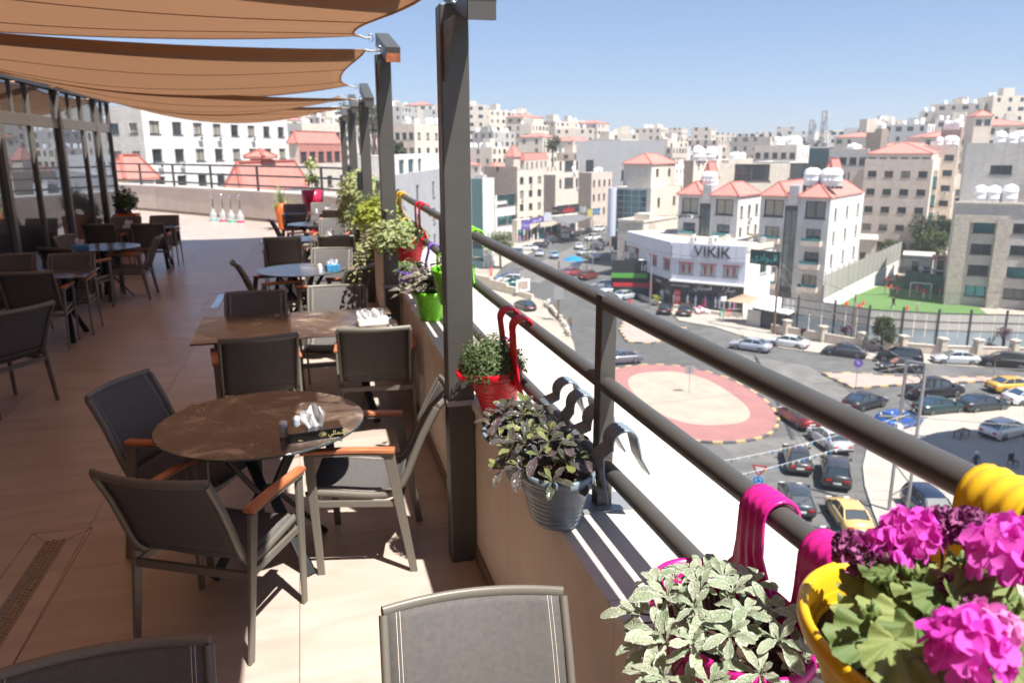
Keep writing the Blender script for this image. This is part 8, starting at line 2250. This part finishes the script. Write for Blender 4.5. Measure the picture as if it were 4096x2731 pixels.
# magenta pot with the pale variegated plant
def rosette(par, c, n, sizes, meshes, seed, squash=.5, lean=Vector((0,0,0)), spread=1.0, elev=(-.1, 1.2), up_w=.55):
    rr = random.Random(seed); c = Vector(c)
    for k in range(n):
        f = k/n; an = k*2.39996 + rr.uniform(-.3, .3); el = elev[1] + (elev[0]-elev[1])*f + rr.uniform(-.15, .15); s = rr.uniform(sizes[0]*.8, sizes[1])*(.45 + .55*f)
        d = Vector((math.cos(an)*math.cos(el), math.sin(an)*math.cos(el), math.sin(el))) + lean*.35; d.normalize()
        up = (Vector((0,0,1)) + Vector((-.45, -.5, .2))*up_w); base = c + d*s*.10*spread; put_leaf(par, meshes[rr.randrange(len(meshes))], base, d, s, rr.uniform(-.35, .35), up)
def mound(t, cx, cy, ax_, by, z0, hgt, nros, per, sizes, meshes, seed, droop=.0, zbase=None, elev=(-.25, 1.15)):
    rr = random.Random(seed)
    for k in range(nros):
        f = math.sqrt((k + .5)/nros); an = k*2.39996; x, y = cx + ax_*f*math.cos(an), cy + by*f*math.sin(an); z = z0 + hgt*(1 - f*f) - droop*max(0, f-.6)
        l_ = Vector((math.cos(an)*f, math.sin(an)*f, 0))*1.3
        rosette(t, (x, y, z), per, sizes, meshes, rr.randrange(9999), lean=l_, elev=elev)
        stem(t, (cx + (x-cx)*.5, cy + (y-cy)*.5, z0 - .03), (x, y, z), .002, (0,0,.005), 'stem_brown')
MP = rail_pot('potted_bugle', 'magenta rail pot overflowing with pale variegated leaves', .79, 1.27, 1.175, .215, .14, .20, 'pot_magenta', .95, (1.385, 1.165), 1.362, wide=.098, hook_out=.10)
mound(MP, -.03, -.03, .17, .22, .20, .06, 26, 8, (.062, .092), VL, 5, droop=.13)
mound(MP, -.14, -.10, .08, .15, .15, .05, 9, 8, (.060, .088), VL, 15, droop=.12)
for k, (x, y, z) in enumerate(((-.16, .02, .06), (-.17, -.06, .03), (-.14, .10, .09))):
    m = MB(); m.tube([(-.08, y*.5, .16), (-.14, y, .13), (x, y, z)], .0022, 5); m.build('trailing_stem', MATS['stem_brown'], MP); rosette(MP, (x, y, z), 6, (.035, .05), VL, 70+k, elev=(-1.2, -.1))
# two grey pots with bronze bugle
GP1 = rail_pot('potted_bugle', 'grey rail pot with dark bronze leaves, standing left of the near rail post', .755, 2.31, 1.085, .165, .125, .20, 'pot_grey', .955, (2.235, 2.44), 1.215, wide=.085, hook_out=.12, out_dx=.05)
mound(GP1, -.04, .02, .14, .18, .22, .08, 19, 9, (.070, .105), BL + BL + OL, 8, droop=.12)
GP2 = rail_pot('potted_bugle', 'grey rail pot behind the other grey one, also with bronze leaves, by the post', .76, 2.66, 1.085, .165, .125, .20, 'pot_grey', .955, (2.62, 2.79), 1.215, wide=.085, hook_out=.12)
mound(GP2, -.04, -.02, .12, .15, .22, .07, 16, 9, (.070, .105), BL + BL + BL + OL, 9, droop=.13)
# red pot with chrysanthemum
def bush_stuff(t, c, rx, ry, rz, n, ls, mt, seed, name='foliage', shell=.55):
    rr = random.Random(seed); vs, fs = [], []
    for k in range(n):
        d = Vector((rr.gauss(0,1), rr.gauss(0,1), abs(rr.gauss(0,1))*.9 - .25)).normalized(); q = shell + (1-shell)*rr.random()
        lump = 1 + .12*math.sin(d.x*7 + seed) * math.cos(d.y*6)
        p = Vector((c[0] + d.x*rx*q*lump, c[1] + d.y*ry*q*lump, c[2] + d.z*rz*q*lump)); s = ls*rr.uniform(.6, 1.3)
        nrm = (d + Vector((rr.uniform(-.7,.7), rr.uniform(-.7,.7), rr.uniform(-.3,.9)))).normalized(); X = nrm.cross(Vector((rr.uniform(-1,1), rr.uniform(-1,1), .3))).normalized(); Y = nrm.cross(X); o = len(vs)
        for (u, v, w_) in ((0, 0, 0), (-.26, .38, .04), (-.16, .75, .0), (0, 1, -.10), (.16, .75, .0), (.26, .38, .04)): vs.append(p + X*u*s + Y*v*s + nrm*w_*s)
        fs += [(o, o+5, o+4, o+3), (o, o+3, o+2, o+1)]
    m = MB(); m.add(vs, fs, 0, True); o = m.build(name, MATS[mt], t); o['kind'] = 'stuff'; return o
RP = rail_pot('potted_chrysanthemum', 'red rail pot with a rounded chrysanthemum and a few pink flowers', .83, 3.40, 1.125, .165, .125, .22, 'pot_red', .95, (3.47, 3.25), 1.362, tilt=R(-7), wide=.095)
bush_stuff(RP, (-.01, 0, .215), .155, .18, .155, 5200, .017, 'leaf_small', 31)
bush_stuff(RP, (-.01, 0, .215), .150, .175, .15, 800, .010, 'leaf_pale', 32, 'flower_buds')
m = MB(); m.tube([(0,0,.16), (0,0,.28)], .006, 6); m.build('stem', MATS['stem_brown'], RP)
FS = [floret('petal_pale', 40, .2), floret('petal_magenta', 41, .25)]
for k, (x, y, z, s, j) in enumerate(((-.06, -.09, .30, .013, 0), (-.10, -.04, .27, .012, 0), (.03, .05, .345, .013, 0), (.06, -.02, .34, .014, 1), (.08, .02, .33, .013, 1), (-.12, .02, .25, .012, 1), (-.03, .03, .34, .012, 0), (-.09, -.10, .24, .012, 0), (.0, -.13, .24, .011, 1), (.10, .06, .31, .012, 1))):
    for q in range(3):
        o = link('flower', FS[j], RP, (x, y, z + q*.002), (rnd.uniform(-.6,.2), rnd.uniform(-.6,.2), q*.7), s*(1 - q*.2))
# handles: spare hook ears of the pots at their terrace side
for pot_, a_, b_, z_, mt_ in ((GP2, .165, .125, .20, 'pot_grey'), (RP, .165, .125, .22, 'pot_red')):
    m = MB(); m.tube([(-b_*.9, .05, z_-.02), (-b_-.035, .045, z_-.005), (-b_-.045, 0, z_-.01), (-b_-.035, -.045, z_-.02), (-b_*.9, -.05, z_-.025)], .011, 8); m.build('handle', MATS[mt_], pot_)
# lime pot with the wandering jew, left of and behind the main post
def trailing(t, starts, meshes, seed, length, size, step=.030, spread=.6, dirn=Vector((-1, 0, 0)), mt='stem_brown', keep=1.0):
    rr = random.Random(seed)
    for s0 in starts:
        p = Vector(s0); d = (dirn + Vector((rr.uniform(-1,1)*spread, rr.uniform(-1,1)*spread, rr.uniform(.2, .8)))).normalized(); pts = [p.copy()]; L = length*rr.uniform(.6, 1.1); n = max(3, int(L/step))
        for k in range(n):
            d = (d + Vector((rr.uniform(-.18,.18), rr.uniform(-.18,.18), -.16))).normalized(); p = p + d*step; pts.append(p.copy())
            an = rr.uniform(0, 2*PI); side = Vector((math.cos(an), math.sin(an), rr.uniform(-.1, .6))).normalized()
            put_leaf(t, meshes[rr.randrange(len(meshes))], p, (side + d*.4), size*rr.uniform(.7, 1.15)*(1 - .35*k/n), rr.uniform(-.3,.3), Vector((-.3,-.3,1)))
        m = MB(); m.tube(pts, .0018, 4); m.build('stem', MATS[mt], t)
LPt = rail_pot('potted_spiderwort', 'lime green rail pot with purple and green striped leaves beside the nearest post', .86, 5.62, 1.10, .19, .14, .22, 'pot_lime', .975, (5.7, 5.5), 1.362, wide=.08)
st_ = [(.10*math.cos(k*2.4)*math.sqrt(k/22), .15*math.sin(k*2.4)*math.sqrt(k/22), .21) for k in range(22)]
trailing(LPt, st_ + [(x*.7, y*.8 + .05, z) for x, y, z in st_], WL_, 61, .27, .095, .030, .9, Vector((-.5, -.1, .7)))
LP2 = rail_pot('potted_spiderwort', 'lime green rail pot on the top rail, right of the nearest post', .845, 4.62, 1.40, .16, .125, .22, 'pot_lime', .965, (4.66, 4.5), 1.640, wide=.08)
trailing(LP2, [(.10*math.cos(k*2.4)*math.sqrt(k/12), .13*math.sin(k*2.4)*math.sqrt(k/12), .21) for k in range(12)], WL_, 62, .16, .075, .030, .9, Vector((.1, 0, .8)))
SW = [blade(ajuga, 4, .25, .2, 0, s, 1, 'leaf', MATS['leaf_pale']) for s in range(2)]
RP2 = rail_pot('potted_trailing_plant', 'red pot on the top rail with pale trailing leaves, behind the lime one', .87, 6.85, 1.36, .20, .15, .22, 'pot_red', 1.0, (7.0, 6.75), 1.640, wide=.075)
bush_stuff(RP2, (-.08, .12, .18), .26, .42, .20, 1500, .05, 'leaf_pale', 63)
trailing(RP2, [(-.08 + .02*k % .1, -.16 + .03*k, .20) for k in range(16)], SW, 64, .70, .06, .034, .5, Vector((-.8, .1, .5)))
VP = rail_pot('potted_plant', 'small violet pot half hidden under the trailing leaves', .80, 6.20, 1.16, .13, .11, .18, 'pot_violet', .985, (6.2,), 1.362)
bush_stuff(VP, (0, 0, .18), .13, .13, .09, 240, .04, 'leaf_small', 65)
YP2 = rail_pot('potted_plant', 'yellow pot on the top rail with yellow-green leaves, behind the second post', .93, 8.55, 1.38, .18, .14, .20, 'pot_yellow', 1.04, (8.75, 8.5), 1.640, wide=.10)
bush_stuff(YP2, (-.14, 0, .20), .27, .40, .24, 1200, .06, 'leaf_yellowgreen', 66)
LP3 = rail_pot('potted_plant', 'lime pot with bright lime leaves left of the second post', .85, 8.1, 1.12, .17, .13, .20, 'pot_lime', 1.03, (8.1,), 1.362)
bush_stuff(LP3, (-.02, 0, .26), .19, .24, .24, 600, .055, 'leaf_yellowgreen', 67)
DP = rail_pot('potted_plant', 'dark leafy ball of a plant between the second and third posts', .90, 10.2, 1.30, .20, .15, .22, 'pot_violet', 1.07, (10.2,), 1.640)
bush_stuff(DP, (-.05, 0, .18), .31, .42, .32, 2200, .04, 'leaf_small', 68); bush_stuff(DP, (-.02, 0, .22), .23, .30, .20, 900, .035, 'leaf_purple_dark', 69)
TP = rail_pot('potted_trailing_plant', 'tall trailing yellow-green plant hanging by the third post', .92, 12.4, 1.45, .18, .15, .22, 'pot_lime', 1.11, (12.4,), 1.640)
bush_stuff(TP, (-.08, 0, .22), .32, .55, .36, 2200, .06, 'leaf_pale', 70); bush_stuff(TP, (-.20, 0, -.15), .22, .45, .60, 2000, .05, 'leaf_pale', 71); bush_stuff(TP, (-.05, .1, .42), .15, .2, .14, 260, .06, 'leaf_yellowgreen', 72, 'top_foliage')
# floor planters
def planter_box(x, y, w_, h_, label, mt, plant, rot=0, taper=.85):
    t = thing('planter', label, 'planter', (x, y, 0), rot); m = MB(); a, b = w_/2*taper, w_/2
    m.add([(-a,-a,0), (a,-a,0), (a,a,0), (-a,a,0), (-b,-b,h_), (b,-b,h_), (b,b,h_), (-b,b,h_), (-b+.025,-b+.025,h_), (b-.025,-b+.025,h_), (b-.025,b-.025,h_), (-b+.025,b-.025,h_), (-b+.03,-b+.03,h_-.06), (b-.03,-b+.03,h_-.06), (b-.03,b-.03,h_-.06), (-b+.03,b-.03,h_-.06)],
          [(3,2,1,0), (0,1,5,4), (1,2,6,5), (2,3,7,6), (3,0,4,7), (4,5,9,8), (5,6,10,9), (6,7,11,10), (7,4,8,11), (8,9,13,12), (9,10,14,13), (10,11,15,14), (11,8,12,15)]); bevel(m.build('pot', MATS[mt], t), .008)
    m = MB(); m.add([(-b+.03,-b+.03,h_-.055), (b-.03,-b+.03,h_-.055), (b-.03,b-.03,h_-.055), (-b+.03,b-.03,h_-.055)], [(0,1,2,3)]); m.build('soil', MATS['soil'], t)
    plant(t, h_); return t
def bushy(t, h_):
    m = MB(); m.tube([(0,0,h_-.05), (.02,0,h_+.25)], .015, 6); m.build('stem', MATS['stem_brown'], t); bush_stuff(t, (0, 0, h_+.22), .24, .24, .34, 900, .075, 'leaf_dark', 81, shell=.25)
def spiky(t, h_):
    rr = random.Random(82); 
    for k in range(46):
        an, el = rr.uniform(0, 2*PI), rr.uniform(.35, 1.45); L = rr.uniform(.45, .7); d = Vector((math.cos(an)*math.cos(el), math.sin(an)*math.cos(el), math.sin(el))); pts = []; p = Vector((0,0,h_ + .05))
        m = MB(); vs = []; n = 7
        for i in range(n+1):
            v = i/n; wd = .016*(1 - v**2) + .002; s = d.cross(Vector((0,0,1))).normalized()*wd; vs += [tuple(p - s), tuple(p + s)]; d = (d + Vector((0,0,-.26))).normalized(); p = p + d*L/n
        m.add(vs, [(2*i, 2*i+1, 2*i+3, 2*i+2) for i in range(n)], 0, True); m.build('leaf', MATS['leaf_pale'], t)
    m = MB(); m.tube([(0,0,h_-.05), (0,0,h_+.1)], .02, 6); m.build('stem', MATS['stem_green'], t)
def slender(t, h_):
    rr = random.Random(83); m = MB(); m.tube([(0,0,h_-.05), (.01,0,h_+.3), (-.02,.02,h_+.62)], [.01, .008, .005], 6); m.build('stem', MATS['stem_green'], t)
    bush_stuff(t, (0, 0, h_ + .30), .16, .16, .20, 130, .11, 'leaf_pale', 84, shell=.1); bush_stuff(t, (0, 0, h_ + .62), .15, .15, .2, 120, .11, 'leaf_pale', 85, 'top_foliage', shell=.1)
q = at(302, 587, z=0); planter_box(q.x, q.y, .44, .84, 'square orange planter with a dark leafy bush beside the glass front', 'terracotta_orange', bushy)
q2 = at(284, 520, z=0); t = thing('planter', 'small orange-red pot with purple leaves left of the square orange planter', 'planter', (-3.62, 17.9, 0)); m = MB(); m.lathe([(.12, 0), (.17, .55), (.19, .72), (.17, .72), (.15, .66)], 20); m.build('pot', MATS['terracotta_orange'], t); bush_stuff(t, (0, 0, .85), .16, .16, .30, 260, .08, 'leaf_purple_dark', 86)
q = at(651, 527, z=0); t = thing('planter', 'tapered orange pot with a spiky arching plant before the end wall', 'planter', (q.x, q.y, 0)); m = MB(); m.lathe([(.11, 0), (.17, .40), (.21, .70), (.19, .70), (.17, .64)], 24, cap1=False); m.build('pot', MATS['terracotta_orange'], t); m = MB(); m.lathe([(.17, .645), (0, .65)], 20, cap0=False, cap1=False); m.build('soil', MATS['soil'], t); spiky(t, .68)
q = at(724, 546, z=0); t = thing('planter', 'tall waisted magenta planter with a slender young tree', 'planter', (q.x, q.y, 0)); m = MB(); m.lathe([(.17, 0), (.13, .25), (.14, .5), (.20, .74), (.24, .76), (.26, 1.14), (.24, 1.14), (.22, 1.08)], 24, cap1=False); m.build('pot', MATS['plum_red'], t); m = MB(); m.lathe([(.22, 1.085), (0, 1.09)], 20, cap0=False, cap1=False); m.build('soil', MATS['soil'], t); slender(t, 1.1)
# ------------------------------------------------------------------ thin summer haze over the city
hm = bpy.data.materials.new('haze_air'); hm.use_nodes = True
t_ = hm.node_tree; t_.nodes.remove(t_.nodes['Principled BSDF'])
pv = t_.nodes.new('ShaderNodeVolumePrincipled'); pv.inputs['Color'].default_value = (0.93, 0.96, 1.0, 1); pv.inputs['Density'].default_value = 0.00055; pv.inputs['Anisotropy'].default_value = 0.2
t_.links.new(pv.outputs[0], t_.nodes['Material Output'].inputs['Volume'])
m = MB(); m.box((-700, -60, -24), (1200, 1300, 48)); tag(m.build('haze', hm), kind='stuff')
